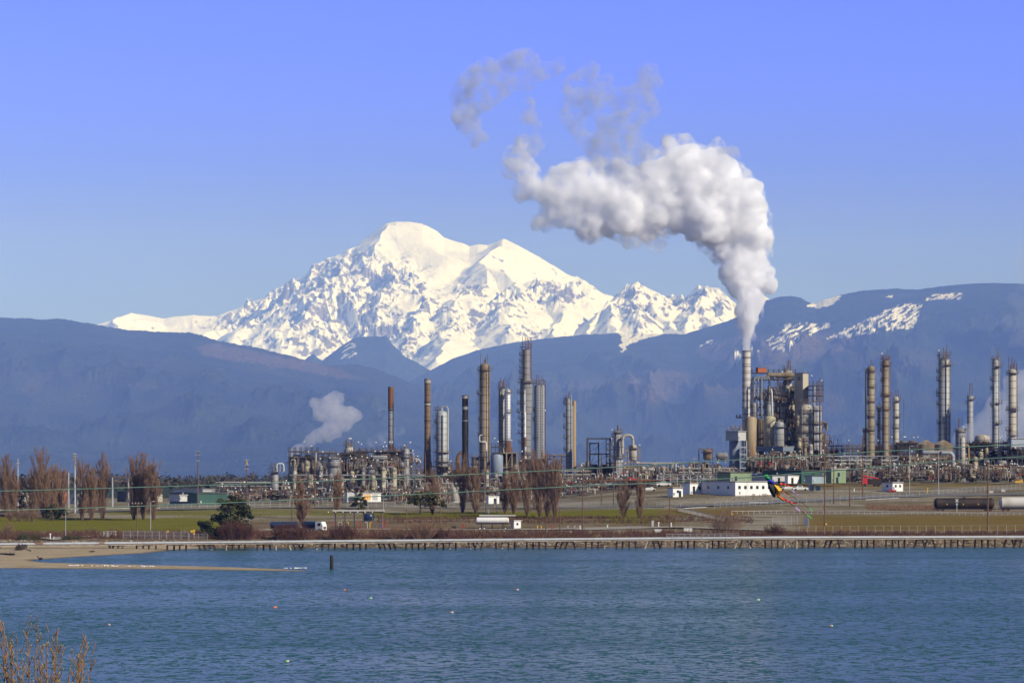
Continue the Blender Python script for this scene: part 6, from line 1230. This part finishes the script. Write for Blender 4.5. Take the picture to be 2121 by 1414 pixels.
for px, yf, w_, h, m, lb, ct, nm in [(1681, 1017, 9, 13, M_DBLU, 'dark upright tank box right of the white pickup', 'container', 'container'), (1694, 1016, 9, 8, M_DBLU, 'low dark blue skip right of the upright tank box', 'skip', 'skip'), (790, 1094, 5, 7, M_BLUE, 'blue bin at the right end of the left canopy', 'bin', 'bin'), (1425, 1102, 17, 7, M_WHITE, 'left white tank box on the shore bank', 'tank', 'tank_box'), (1363, 1104, 14, 7, M_WHITE, 'white tank box in front of the grey brown pole', 'tank', 'tank_box'), (940, 1096, 9, 5, M_BLACK, 'black bench box left of the red hydrant post', 'box', 'box'), (1352, 1092, 5, 13, M_GALV, 'grey electrical cabinet on the shore bank', 'cabinet', 'cabinet'), (1182, 1106, 4, 5, M_OFFW, 'small pale box at the top of the bank', 'box', 'box'), (1561, 1028, 6, 4, M_TAN2, 'left small wooden crate before the office trailer', 'crate', 'crate'), (1584, 1028, 8, 4, M_TAN2, 'right small wooden crate before the office trailer', 'crate', 'crate'), (2053, 1022, 8, 5, M_OFFW, 'left pale tank block above the rail cars', 'tank', 'tank_box'), (2078, 1019, 8, 5, M_OFFW, 'right pale tank block above the rail cars', 'tank', 'tank_box'), (1012, 1064, 4, 8, M_GREY, 'grey cabinet above the right canopy', 'cabinet', 'cabinet'), (2110, 1000, 16, 8, M_YEL, 'yellow machine box at the right edge', 'machine', 'machine'), (1966, 996, 10, 7, M_RED, 'red pump housing under the arching silver pipe', 'pump', 'pump'), (2012, 996, 9, 6, M_RED, 'red pump housing left of the black steelwork', 'pump', 'pump'), (1840, 996, 12, 5, M_RED, 'red covered machine behind the white cabin', 'machine', 'machine'), (1848, 1018, 16, 2.5, M_RED, 'red steps below the white cabin', 'steps', 'steps')]:
    smallbox(lb, px, yf, w_, h, m, ct, nm)
for i, (px, yf, h, m, lb) in enumerate([(960, 1094, 9, M_RED, 'red hydrant post beside the black bench box'), (893, 1096, 8, M_RED, 'red hydrant post below the umbrella pine'), (1144, 1097, 9, M_RED, 'red hydrant post beside the tall pale pole'), (1176, 1094, 5, M_OFFW, 'cream bollard left of the tall pale pole'), (1190, 1094, 5, M_OFFW, 'cream bollard close left of the tall pale pole'), (1201, 1098, 9, M_WHITE, 'white topped marker post at the tall pale pole'), (1258, 1094, 7, M_WHITE, 'white and red marker post on the bank'), (884, 1092, 6, M_YEL, 'yellow bollard below the umbrella pine'), (1113, 1096, 7, M_YEL, 'left yellow bollard right of the right canopy'), (1121, 1096, 7, M_YEL, 'right yellow bollard right of the right canopy'), (1390, 1093, 10, M_WHITE, 'tall white vent post by the shore cabinets'), (1364, 1092, 11, M_WHITE, 'white vent post among the cabinets'), (1769, 1019, 7, M_WHITE, 'white sign post in the gravel yard'), (1781, 1018, 5, M_RED, 'red marker in the gravel yard'), (1921, 1022, 12, M_YEL, 'yellow post in the right hand gravel yard'), (1573, 1044, 3, M_RED, 'red dot marker on the gravel slope'), (104, 1118, 13, M_WHITE, 'white gate post between the two hedges'), (111, 1119, 7, M_OFFW, 'short cream post right of the white gate post')]):
    d = DG(px, yf); s_ = S(d); x = PX(px, d); root = thing('marker_post', lb, 'post', (x, d, GZ(x, d)+.1)); hh = h*s_; MB().lathe([(.16, 0), (.16, hh*.75), (.26, hh*.76), (.26, hh*.96), (.05, hh)], n=10).build('post', m, root); MB().lathe([(.22, 0), (.22, .12)], n=10).build('base', M_CONC, root)
# ================================================================ SIGNS
def arrow_sign():
    d = DG(402, 1116); x = PX(402, d); root = thing('road_sign', 'orange arrow sign with a round board above the shore fence', 'sign', (x, d, GZ(x, d))); s_ = S(d)
    MB().bar((0, 0, 0), (0, 0, 19*s_), .05, 5).build('post', M_GALV, root); MB().box(-4*s_, -.06, 16*s_, 7*s_, .06, 4*s_).build('arrow_board', M_YEL, root, False)
    MB().lathe([(.02, -.04), (2.8*s_, -.04), (2.8*s_, .04), (.02, .04)], 0, -.1, 20, 'y', cz=17*s_).build('round_board', M_YEL, root); MB().lathe([(.02, -.02), (.8*s_, -.02), (.8*s_, .02), (.02, .02)], 0, -.17, 12, 'y', cz=17*s_).build('symbol', M_BLACK, root)
    MB().box(0, -.1, 11*s_, 3.4*s_, .05, 3.4*s_, 0).build('lower_board', M_YEL, root, False)
arrow_sign()
def crossbuck():
    d = DR-7; x = PX(1982, d); s_ = S(d); root = thing('crossing_sign', 'white crossbuck railway crossing sign in front of the black rail car', 'sign', (x, d, GZ(x, d))); h = PZ(1036, d)-GZ(x, d)
    MB().bar((0, 0, 0), (0, 0, h+.5), .09, 6).build('post', M_OFFW, root)
    for k in (-1, 1): MB().add(*(lambda a: ([(-a*k-.12, -.15, h-a), (-a*k+.12, -.15, h-a), (a*k+.12, -.15, h+a), (a*k-.12, -.15, h+a), (-a*k-.12, -.09, h-a), (-a*k+.12, -.09, h-a), (a*k+.12, -.09, h+a), (a*k-.12, -.09, h+a)], [(0,1,2,3), (7,6,5,4), (0,4,5,1), (2,6,7,3), (1,5,6,2), (3,7,4,0)]))(3*s_)).build('crossed_board', M_WHITE, root, False)
    MB().box(0, -.15, h-8*s_, 4*s_, .1, 3*s_).build('signal_lamp', M_GALV, root, False)
crossbuck()
for px, yf, lb in ((1711, 1098, 'orange diamond sign on the tallest red brown pole'), (1516, 1072, 'small orange warning sign behind the leafless tree'), (348, 1108, 'small orange board on the pale shore fence')):
    d = DG(px, yf+6); x = PX(px, d); s_ = S(d); root = thing('warning_sign', lb, 'sign', (x, d-.4, GZ(x, d))); h = PZ(yf-13 if px == 1711 else yf-8, d)-GZ(x, d); MB().bar((0, 0, 0), (0, 0, h), .05, 5).build('post', M_WOOD, root); q = MB(); a = 2.6*s_; q.add([(0, -.06, h-a), (a, -.06, h), (0, -.06, h+a), (-a, -.06, h), (0, .0, h-a), (a, .0, h), (0, .0, h+a), (-a, .0, h)], [(0,1,2,3), (7,6,5,4), (0,4,5,1), (1,5,6,2), (2,6,7,3), (3,7,4,0)]); q.build('board', M_YEL, root, False)
# ================================================================ FENCES AND BARRIERS
def fence(label, pts, hpx, spacing, mat=None, rails=2, name='fence', pr=.06, mesh=False, zoff=0, rr_=.03, pan=None):
    mat = mat or M_GALV; P_ = [(p[0], DG(*p)) for p in pts]; P_ = [Vector((PX(a, d), d, 0)) for a, d in P_]; d0 = P_[0].y; h = hpx*S(d0); Q = [P_[0]]
    for a, b in zip(P_[:-1], P_[1:]):
        n = max(1, int((b-a).length/spacing))
        for k in range(1, n+1): Q.append(a.lerp(b, k/n))
    for q in Q: q.z = GZ(q.x, q.y)+zoff
    b0 = Q[0].copy(); root = thing(name, label, name.replace('_', ' '), b0); mr_ = MB()
    for i, q in enumerate(Q):
        q = q-b0
        if i < 100: MB().bar(q, q+Vector((0, 0, h)), pr, 5).build('post', mat, root)
        if i < len(Q)-1:
            n_ = Q[i+1]-b0
            for k in range(rails): z = h*(k+1)/rails-.05; mr_.bar(q+Vector((0, 0, z)), n_+Vector((0, 0, z)), rr_, 4)
            if mesh:
                for k in range(1, 10): p = q.lerp(n_, k/10); mr_.bar(p, p+Vector((0, 0, h)), .014, 3)
            if pan: mr_.quad(q+Vector((0, .02, h*.1)), n_+Vector((0, .02, h*.1)), n_+Vector((0, .02, h*.95)), q+Vector((0, .02, h*.95)))
    mr_.build('rail', mat, root)
fence('long wire fence with pale posts along the right hand shore bank', [(1655, 1108), (1900, 1107), (2140, 1106)], 19, 2.5, M_GALV, 2, rr_=.02)
fence('pale slatted shore fence left of the orange arrow sign', [(255, 1116), (330, 1117), (390, 1118)], 17, 2, M_GALV, 2, mesh=True)
fence('short fence piece right of the orange arrow sign', [(392, 1117), (430, 1118)], 13, 2, M_GALV, 2, mesh=True)
fence('small white gate on the green field', [(215, 1113), (240, 1112)], 13, 1.6, M_WHITE, 4, name='gate')
fence('chain link fence along the road before the middle towers', [(560, 1050), (900, 1052), (1150, 1052), (1410, 1055)], 14, 3.4, M_GALV, 2, mesh=True, rr_=.02)
fence('chain link fence before the green warehouse', [(330, 1056), (560, 1051)], 12, 3.4, M_GALV, 2, mesh=True, rr_=.02)
fence('chain link fence in the gravel yard right of the kite', [(1480, 1052), (1600, 1046), (1740, 1042), (1740, 1046)], 13, 3.2, M_GALV, 2, rr_=.02, mesh=True)
fence('chain link fence crossing the right hand yard', [(1740, 1038), (1945, 1026), (2140, 1012)], 12, 3.2, M_GALV, 2, rr_=.02, mesh=True)
fence('chain link fence with tall posts between the road bends', [(1600, 1088), (1665, 1086), (1675, 1092)], 17, 2.2, M_GALV, 2, mesh=True)
fence('brown lattice fence left of the leafless tree', [(1400, 1094), (1520, 1090), (1545, 1094)], 13, 2.6, M_TFRM, 3, mesh=True)
fence('wire fence along the top of the middle bank', [(985, 1104), (1400, 1104)], 8, 4, M_GALV, 1, rr_=.02)
fence('long grey guard rail under the rail cars', [(1515, 1065), (1620, 1064), (1900, 1066), (2150, 1068)], 7, 1.9, M_CONC, 1, name='guard_rail', rr_=.14, pr=.12)
fence('sloping guard rail left of the leafless tree', [(1405, 1058), (1440, 1066), (1480, 1076), (1500, 1082)], 8, 1.7, M_CONC, 1, name='guard_rail', rr_=.14, pr=.12)
fence('low white barrier across the road at left', [(0, 1058), (330, 1054)], 3, 3, M_OFFW, 1, name='guard_rail', rr_=.1, pr=.1)
fence('white kerb barrier above the guard rail below the kite', [(1552, 1043), (1590, 1043)], 3, 2, M_WHITE, 1, name='guard_rail', rr_=.12)
pipe('white pipe lying on the gravel slope at right', [(1793, 1035), (1862, 1031)], .9, DG(1825, 1036), M_OFFW); pipe('pale pipe lying left of the gravel slope', [(1408, 1053), (1464, 1050)], 1.3, DG(1440, 1054), M_OFFW)
pipe('dark pipe laid low on the bank below the right canopy', [(968, 1102), (1062, 1102)], .9, DG(1015, 1104), M_BLACK)
# ================================================================ TRESTLE
def trestle():
    A = Vector((PX(-60, 1158), 1158, 0)); B = Vector((PX(2190, 1214), 1214, 0)); zA, zB = 1.95, 3.2
    def at(px):
        t = (px+60)/2250.; d = 1158+(1214-1158)*t; return Vector((PX(px, d), d, zA+(zB-zA)*min(1, t*1.35)))
    o0 = at(1060); o0.z = 0; root = thing('pipe_trestle', 'long silver pipeline trestle on dark timber piles along the shore', 'pipe trestle', o0)
    st = [at(-60+2250*i/60)-o0 for i in range(61)]
    for k, (dy, r, dz, mt) in enumerate(((-.95, .30, -.24, M_GALV), (-.1, .28, -.14, M_SILV), (.75, .28, -.12, M_GALV), (1.4, .2, -.2, M_TAN2))): MB().path([p+Vector((0, dy, dz)) for p in st], r, 10).build('pipeline', mt, root)
    m = MB()
    for a, b in zip(st[:-1], st[1:]):
        for dy in (-1.5, 1.7): m.bar(a+Vector((0, dy, -.68)), b+Vector((0, dy, -.68)), .17, 4)
    m.build('stringer', M_PALE, root, smooth=False)
    rr = random.Random(5); px = 225; n = 0; j = 0; rest = MB()
    while px < 2140:
        brace = j % 3 == 0
        for k in range(4):
            q = at(px+k*(13 if not brace else 10.5)); q -= o0; lean = rr.choice((-1, 1))*1.15 if brace else rr.uniform(-.15, .15); dy = rr.uniform(-1.2, 1.2); top = q+Vector((0, dy, -.7)); bot = Vector((q.x+lean, q.y+dy*1.2, -1.2)); mt = M_PALE if rr.random() < .18 else M_PILE
            if n < 100: MB().bar(bot, top, rr.uniform(.24, .33), 8, .24).build('pile', mt, root)
            else: rest.bar(bot, top, rr.uniform(.24, .33), 8, .24)
            n += 1
        c = at(px+16)-o0; MB().box(c.x, c.y, c.z-.86, 4.6, .35, .3).build('cap_beam', M_PILE, root, smooth=False)
        px += 64 if not brace else 58; j += 1
    tag(rest.build('piles', M_PILE, root), kind='stuff')
    # loading walkway on the trestle, right of centre
    def rail(a, b, lb):
        m = MB(); P_ = [at(a+(b-a)*i/12)-o0 for i in range(13)]
        for i, p in enumerate(P_):
            m.bar(p+Vector((0, -1.5, -.3)), p+Vector((0, -1.5, 1.0)), .05, 4)
            if i < 12: m.bar(p+Vector((0, -1.5, 1.0)), P_[i+1]+Vector((0, -1.5, 1.0)), .05, 4); m.bar(p+Vector((0, -1.5, .5)), P_[i+1]+Vector((0, -1.5, .5)), .04, 4)
        m.build('railing', M_GALV, root)
    rail(1380, 1530, 'r')
    MB().box(*(at(212)-o0+Vector((0, -.3, -.05))), 1.4, 2.2, .5).build('anchor_block', M_RUSTY, root, False); MB().box(*(at(81)-o0+Vector((0, -.3, -.05))), 2.4, 2.2, .5).build('anchor_block', M_RUSTY, root, False)
trestle()
# ================================================================ WATER THINGS
def W_(px, py): d = F*CH/(py-HY); return Vector((PX(px, d), d, 0))
def mooring_post():
    p = W_(687, 1178.5); s_ = S(p.y); root = thing('mooring_post', 'thick dark timber piling standing alone in the bay', 'piling', p); m = MB()
    m.lathe([(.46, -1), (.42, .1), (.36, 1.2), (.37, 2.5), (.34, 29*s_), (.1, 29.5*s_)], n=14); m.build('post', M_PILE, root); MB().bar((.35, 0, .95), (1.9, .2, 1.2), .05, 5).build('rod', M_STEEL, root)
mooring_post()
M_BW = pm('white_float', (.55, .55, .53), (.6, .6, .55), (.6, .8), 2, .4)
def buoy(label, px, py, m1, m2, L_=.55, r=.15):
    p = W_(px, py); k = p.y/700; root = thing('buoy', label, 'buoy', p+Vector((0, 0, .03*k)), 'crab pot buoys floating in the bay', rz=R.uniform(-.4, .4)); L_ *= k; r *= k
    MB().lathe([(.03, -L_/2), (r*.8, -L_*.42), (r, -L_*.2), (r, 0)], n=14, axis='x', cz=.05).build('float', m1, root); MB().lathe([(r, .0), (r, L_*.25), (r*.7, L_*.42), (.03, L_/2)], n=14, axis='x', cz=.05).build('float_tip', m2, root); MB().bar((L_*.45, 0, .05), (L_*.65, 0, .02), .02, 4).build('rope_eye', M_BLACK, root)
M_LIME = pm('lime_paint', (.45, .75, .08), (.3, .5, .05), (.6, .8), 2, .4); M_ORB = pm('orange_float_paint', (.8, .22, .04), (.6, .15, .03), (.6, .8), 2, .4); M_GRB = pm('green_float_paint', (.1, .6, .12), (.05, .4, .08), (.6, .8), 2, .4)
for a in [('red and white buoy near the middle of the bay', 1071, 1221.5, M_RED, M_BW), ('bright green and white buoy left of the middle', 768, 1239, M_GRB, M_BW), ('orange buoy between the sand spit tip and the bush', 570, 1258, M_ORB, M_ORB), ('pink and white buoy nearest the bare bush', 225.5, 1294, M_RED, M_BW), ('orange and white buoy below the middle of the picture', 936, 1268.5, M_ORB, M_BW), ('green buoy on the right hand side of the bay', 1571, 1242.5, M_GRB, M_BW), ('orange and white buoy farthest to the right', 1722, 1296.5, M_ORB, M_BW), ('lime and white buoy closest to the bottom edge', 596, 1369.5, M_LIME, M_BW), ('tiny dark orange buoy beyond the green one', 716, 1222, M_ORB, M_RUST)]: buoy(*a)
def gulls():
    rr = random.Random(9); M_G = pm('gull_feathers', (.80, .80, .80), (.5, .5, .52), (.5, .7), 8, .8)
    def gull(p, rz, lb):
        root = thing('gull', lb, 'gull', p, 'white gulls resting on the sand spit', rz); m = MB(); m.lathe([(.01, -.30), (.07, -.2), (.12, -.05), (.13, .08), (.09, .2), (.06, .25), (.075, .31), (.05, .37), (.01, .40)], n=8, axis='x', cz=.26); m.build('body', M_G, root); q = MB(); q.bar((.05, -.04, 0), (.05, -.04, .2), .015, 3); q.bar((.05, .04, 0), (.05, .04, .2), .015, 3); q.build('legs', M_ORNG, root); return root
    g0 = None
    for i in range(58):
        px = rr.uniform(128, 320) if i < 42 else rr.uniform(585, 634); py = 1175.0+(px-128)*.0135+rr.uniform(-.5, .8) if i < 42 else 1180.8+rr.uniform(-.4, .6)
        p = W_(px, py); p.z = .33; lb = 'small white gull in the long row resting on the sand spit' if i < 42 else 'small white gull in the huddle at the tip of the sand spit'; gp = 'white gulls in the row on the sand spit' if i < 42 else 'white gulls at the tip of the sand spit'
        if g0 is None: g = g0 = gull(p, rr.uniform(0, 6), lb)
        else: g = copy_tree(g0); g.location = p; g.rotation_euler = (0, 0, rr.uniform(0, 6)); g.scale = [rr.uniform(.65, .95)]*3
        g['label'] = lb; g['group'] = gp
gulls()
def driftwood():
    rr = random.Random(4)
    for i, (a, b, c, e, r, mt, lb) in enumerate([(38, 1144, 52, 1141, .9, M_PILE, 'big black drift stump on the beach at left'), (52, 1141, 66, 1146, .22, M_PALE, 'pale log leaning out from the black stump'), (0, 1152, 30, 1154, .3, M_PILE, 'dark log at the left edge of the beach'), (185, 1146, 196, 1146.5, .15, M_PILE, 'short dark stick on the sand beneath the pipeline'), (60, 1132, 100, 1133, .25, M_PALE, 'pale drift log high on the beach'), (110, 1134, 150, 1136, .2, M_PALE, 'long bleached drift log under the pipeline'), (0, 1140, 20, 1138, .3, M_PALE, 'bleached log behind the dark left edge log'), (160, 1131, 190, 1132, .22, M_PALE, 'thin bleached log near the first trestle piles'), (80, 1162.5, 88, 1162.5, .3, M_PILE, 'lone dark lump at the head of the cove')]):
        p, q = W_(a, b), W_(c, e); p.z = q.z = .45+r*.8; root = thing('driftwood', lb, 'log', (p+q)/2); v = (q-p)/2; v.z = .1
        MB().bar(-v, v, r, 9, r*.7).build('log', mt, root); m = MB()
        for k in range(3): t = rr.uniform(-.8, .8); m.bar(v*t, v*t+Vector((rr.uniform(-.8, .8), rr.uniform(-.5, .5), r+rr.uniform(.2, .8))), r*.25, 5, .03)
        m.build('branch_stub', mt, root)
driftwood()
def rocks():
    rr = random.Random(12); m = MB()
    for i in range(2600):
        px = rr.uniform(-20, 2140); py = rr.uniform(1120, 1132); d = DGT(px, py); x = PX(px, d); z = GZ(x, d); r = rr.uniform(.12, .5); b = len(m.v)
        vs = [(x+r*cos(t)*rr.uniform(.7, 1.2), d+r*sin(t)*rr.uniform(.7, 1.2), z+h*r) for h, k in ((-.3, 1), (.4, .8)) for t in (0, 1.25, 2.5, 3.77, 5.0)]+[(x, d, z+r*.8)]
        m.add(vs, [(i_, (i_+1) % 5, 5+(i_+1) % 5, 5+i_) for i_ in range(5)]+[(5+i_, 5+(i_+1) % 5, 10) for i_ in range(5)])
    tag(m.build('shore_stones', pm('shore_stone', (.30, .25, .19), (.10, .08, .06), (.4, .65), .35, .95), smooth=False), kind='stuff')
rocks()
# ================================================================ WIRES, KITE, FOREGROUND BUSH
M_WIRE = pm('green_wire', (.36, .56, .36), (.28, .44, .28), (.4, .7), 3, .5)
def wire(label, pts, d0, d1, r):
    P_ = []; n = 60; xs = np.linspace(-60, 2180, n); ys = np.interp(xs, [p[0] for p in pts], [p[1] for p in pts]); ys = np.convolve(np.pad(ys, 4, 'edge'), np.ones(9)/9, 'valid')
    for i in range(n): P_.append(PT(xs[i], ys[i], d0+(d1-d0)*i/(n-1)))
    b = P_[0].copy(); o = MB().path([p-b for p in P_], r, 6).build('overhead_wire', M_WIRE); o.location = b; tag(o, label, 'wire')
wire('upper of the two green overhead wires crossing the view', [(-60, 1019), (0, 1017), (360, 1007), (680, 996), (860, 987), (1140, 975), (1440, 957), (1650, 945), (1761, 938), (2121, 919), (2180, 916)], 150, 130, .0165)
wire('lower of the two green overhead wires crossing the view', [(-60, 1059), (0, 1057), (360, 1046), (700, 1031), (860, 1024), (1120, 1010), (1440, 996), (1700, 978), (1761, 970), (2121, 944), (2180, 940)], 150, 130, .0165)
def kite():
    d = 300; o0 = PT(1600, 1010, d); root = thing('kite', 'colourful bird shaped kite with long trailing streamers flying before the plant', 'kite', o0); s_ = S(d)
    def sheet(name, pts, mat, dy=0, bulge=.25, label=None):
        c = [sum(p[0] for p in pts)/len(pts), sum(p[1] for p in pts)/len(pts)]; v = [Vector(((p[0]-1600)*s_, dy+(i % 2)*.08, -(p[1]-1010)*s_)) for i, p in enumerate(pts)]; cc = Vector(((c[0]-1600)*s_, dy-bulge, -(c[1]-1010)*s_)); n = len(v)
        m = MB(); m.add([tuple(q) for q in v]+[tuple(cc)]+[tuple(q+Vector((0, .03, 0))) for q in v]+[tuple(cc+Vector((0, .03, 0)))], [(i, (i+1) % n, n) for i in range(n)]+[((i+1) % n+n+1, i+n+1, 2*n+1) for i in range(n)]+[(i, i+n+1, (i+1) % n+n+1, (i+1) % n) for i in range(n)]); return m.build(name, mat, root)
    def tail(name, pts, w_, mat, dy=.1):
        P_ = bend([((p[0]-1600)*s_, dy, -(p[1]-1010)*s_) for p in pts], 2, 4); m = MB(); vs = []; fs = []
        for i, p in enumerate(P_): h = .65*w_*(1-.6*i/len(P_)); vs += [(p.x, p.y, p.z-h), (p.x, p.y+.06*sin(i*1.7), p.z+h), (p.x, p.y+.04+.06*sin(i*1.7), p.z+h), (p.x, p.y+.04, p.z-h)]
        for i in range(len(P_)-1):
            for k in range(4): fs.append((i*4+k, i*4+(k+1) % 4, i*4+4+(k+1) % 4, i*4+4+k))
        m.add(vs, fs); m.build(name, mat, root)
    cl = lambda n, c: pm(n, c, tuple(q*.7 for q in c), (.5, .8), 2, .6)
    sheet('head', [(1583, 983), (1590, 982), (1596, 992), (1591, 996), (1586, 993)], M_GREEN); sheet('neck', [(1588, 993), (1596, 992), (1606, 998), (1604, 1003), (1592, 1000)], cl('blue_cloth', (.03, .05, .40)))
    sheet('wing', [(1589, 998), (1604, 1002), (1608, 1014), (1606, 1030), (1601, 1029), (1594, 1017)], cl('black_cloth', (.012, .010, .016)), bulge=.35); sheet('panel', [(1603, 1003), (1612, 1006), (1620, 1014), (1614, 1020), (1618, 1032), (1608, 1022)], cl('yellow_cloth', (.70, .38, .03)), -.05)
    sheet('belly', [(1606, 1021), (1614, 1026), (1626, 1037), (1620, 1036), (1610, 1029)], cl('orange_cloth', (.75, .25, .02)), -.08)
    tail('streamer', [(1616, 1001), (1625, 1002), (1634, 1006), (1643, 1007)], .10, cl('red_cloth', (.60, .04, .02))); tail('streamer', [(1612, 1010), (1622, 1018), (1634, 1026), (1640, 1033)], .06, cl('orange_red_cloth', (.70, .14, .03))); tail('streamer', [(1618, 1030), (1630, 1036), (1640, 1041), (1652, 1042)], .11, cl('red_cloth', (.60, .04, .02))); tail('streamer', [(1640, 1014), (1650, 1022), (1658, 1026)], .05, cl('violet_cloth', (.35, .2, .5)))
    tail('long_tail', [(1605, 1005), (1632, 1022), (1655, 1036), (1678, 1054)], .05, cl('brown_cloth', (.06, .035, .03))); tail('long_tail', [(1608, 1024), (1640, 1044), (1655, 1055), (1680, 1072)], .05, cl('brown_cloth', (.06, .035, .03))); tail('tail_tip', [(1676, 1052), (1683, 1056)], .08, M_GREEN, .05); tail('tail_tip', [(1672, 1066), (1682, 1073)], .08, M_GREEN, .05); tail('tail_ribbon', [(1648, 1050), (1658, 1058)], .09, cl('violet_cloth', (.35, .2, .5)), .05)
kite()
def forebush():
    d = 40.; s_ = S(d); x = PX(80, d); z0 = 17.15; root = thing('foreground_bush', 'bare orange twigged bush rising at the lower left corner', 'bush', (x, d, z0)); rr = random.Random(21); m = MB(); mb_ = MB()
    tips = [(8, 1262), (20, 1300), (35, 1325), (45, 1318), (62, 1288), (73, 1280), (80, 1330), (88, 1310), (104, 1302), (112, 1306), (121, 1300), (127, 1305), (130, 1335), (140, 1345), (152, 1332), (164, 1325), (175, 1338), (184, 1322), (193, 1347), (12, 1335), (28, 1375), (54, 1340), (68, 1360), (95, 1365), (115, 1370), (148, 1368), (170, 1375), (-8, 1300), (5, 1380), (40, 1385), (85, 1385), (60, 1398), (100, 1395), (135, 1398), (2, 1290), (22, 1345), (178, 1350), (160, 1352)]
    def P3(px, py, y): return Vector(((px-80)*s_, y, CH-(py-HY)*s_-z0))
    for tx, ty in tips:
        y = rr.uniform(-.5, .5); tip = P3(tx, ty, y); base = P3(80+(tx-80)*.55+rr.uniform(-8, 8), 1520, y*.4); base.z = -.2; pts = [base]
        for k in range(1, 8): t = k/8; p = base.lerp(tip, t); p += Vector((rr.uniform(-1, 1)*.012+sin(t*3+tx)*.015, rr.uniform(-.02, .02), 0)); pts.append(p)
        pts.append(tip)
        for k in range(8): r0 = .0125*(1-k/8.6); m.bar(pts[k], pts[k+1], r0, 5, .0125*(1-(k+1)/8.6))
        for k in range(3, 8):
            for j in range(3):
                p = pts[k].lerp(pts[k+1], rr.random()); a = rr.uniform(0, 2*pi); L_ = rr.uniform(.05, .22)*(1.2-k/10); dv = Vector((cos(a)*.55, sin(a)*.55, 1)).normalized(); q = p+dv*L_; m.bar(p, q, .0055, 4, .003)
                if rr.random() < .8: mb_.lathe([(.001, -.008), (.0055, 0), (.001, .012)], q.x, q.y, 5, cz=q.z)
                mb_.lathe([(.001, -.007), (.005, 0), (.001, .010)], p.x, p.y, 5, cz=p.z)
    m.build('twigs', M_TWIG3, root); mb_.build('buds', pm('yellow_green_bud', (.38, .30, .07), (.25, .14, .04), (.4, .6), 9, .8), root)
forebush()
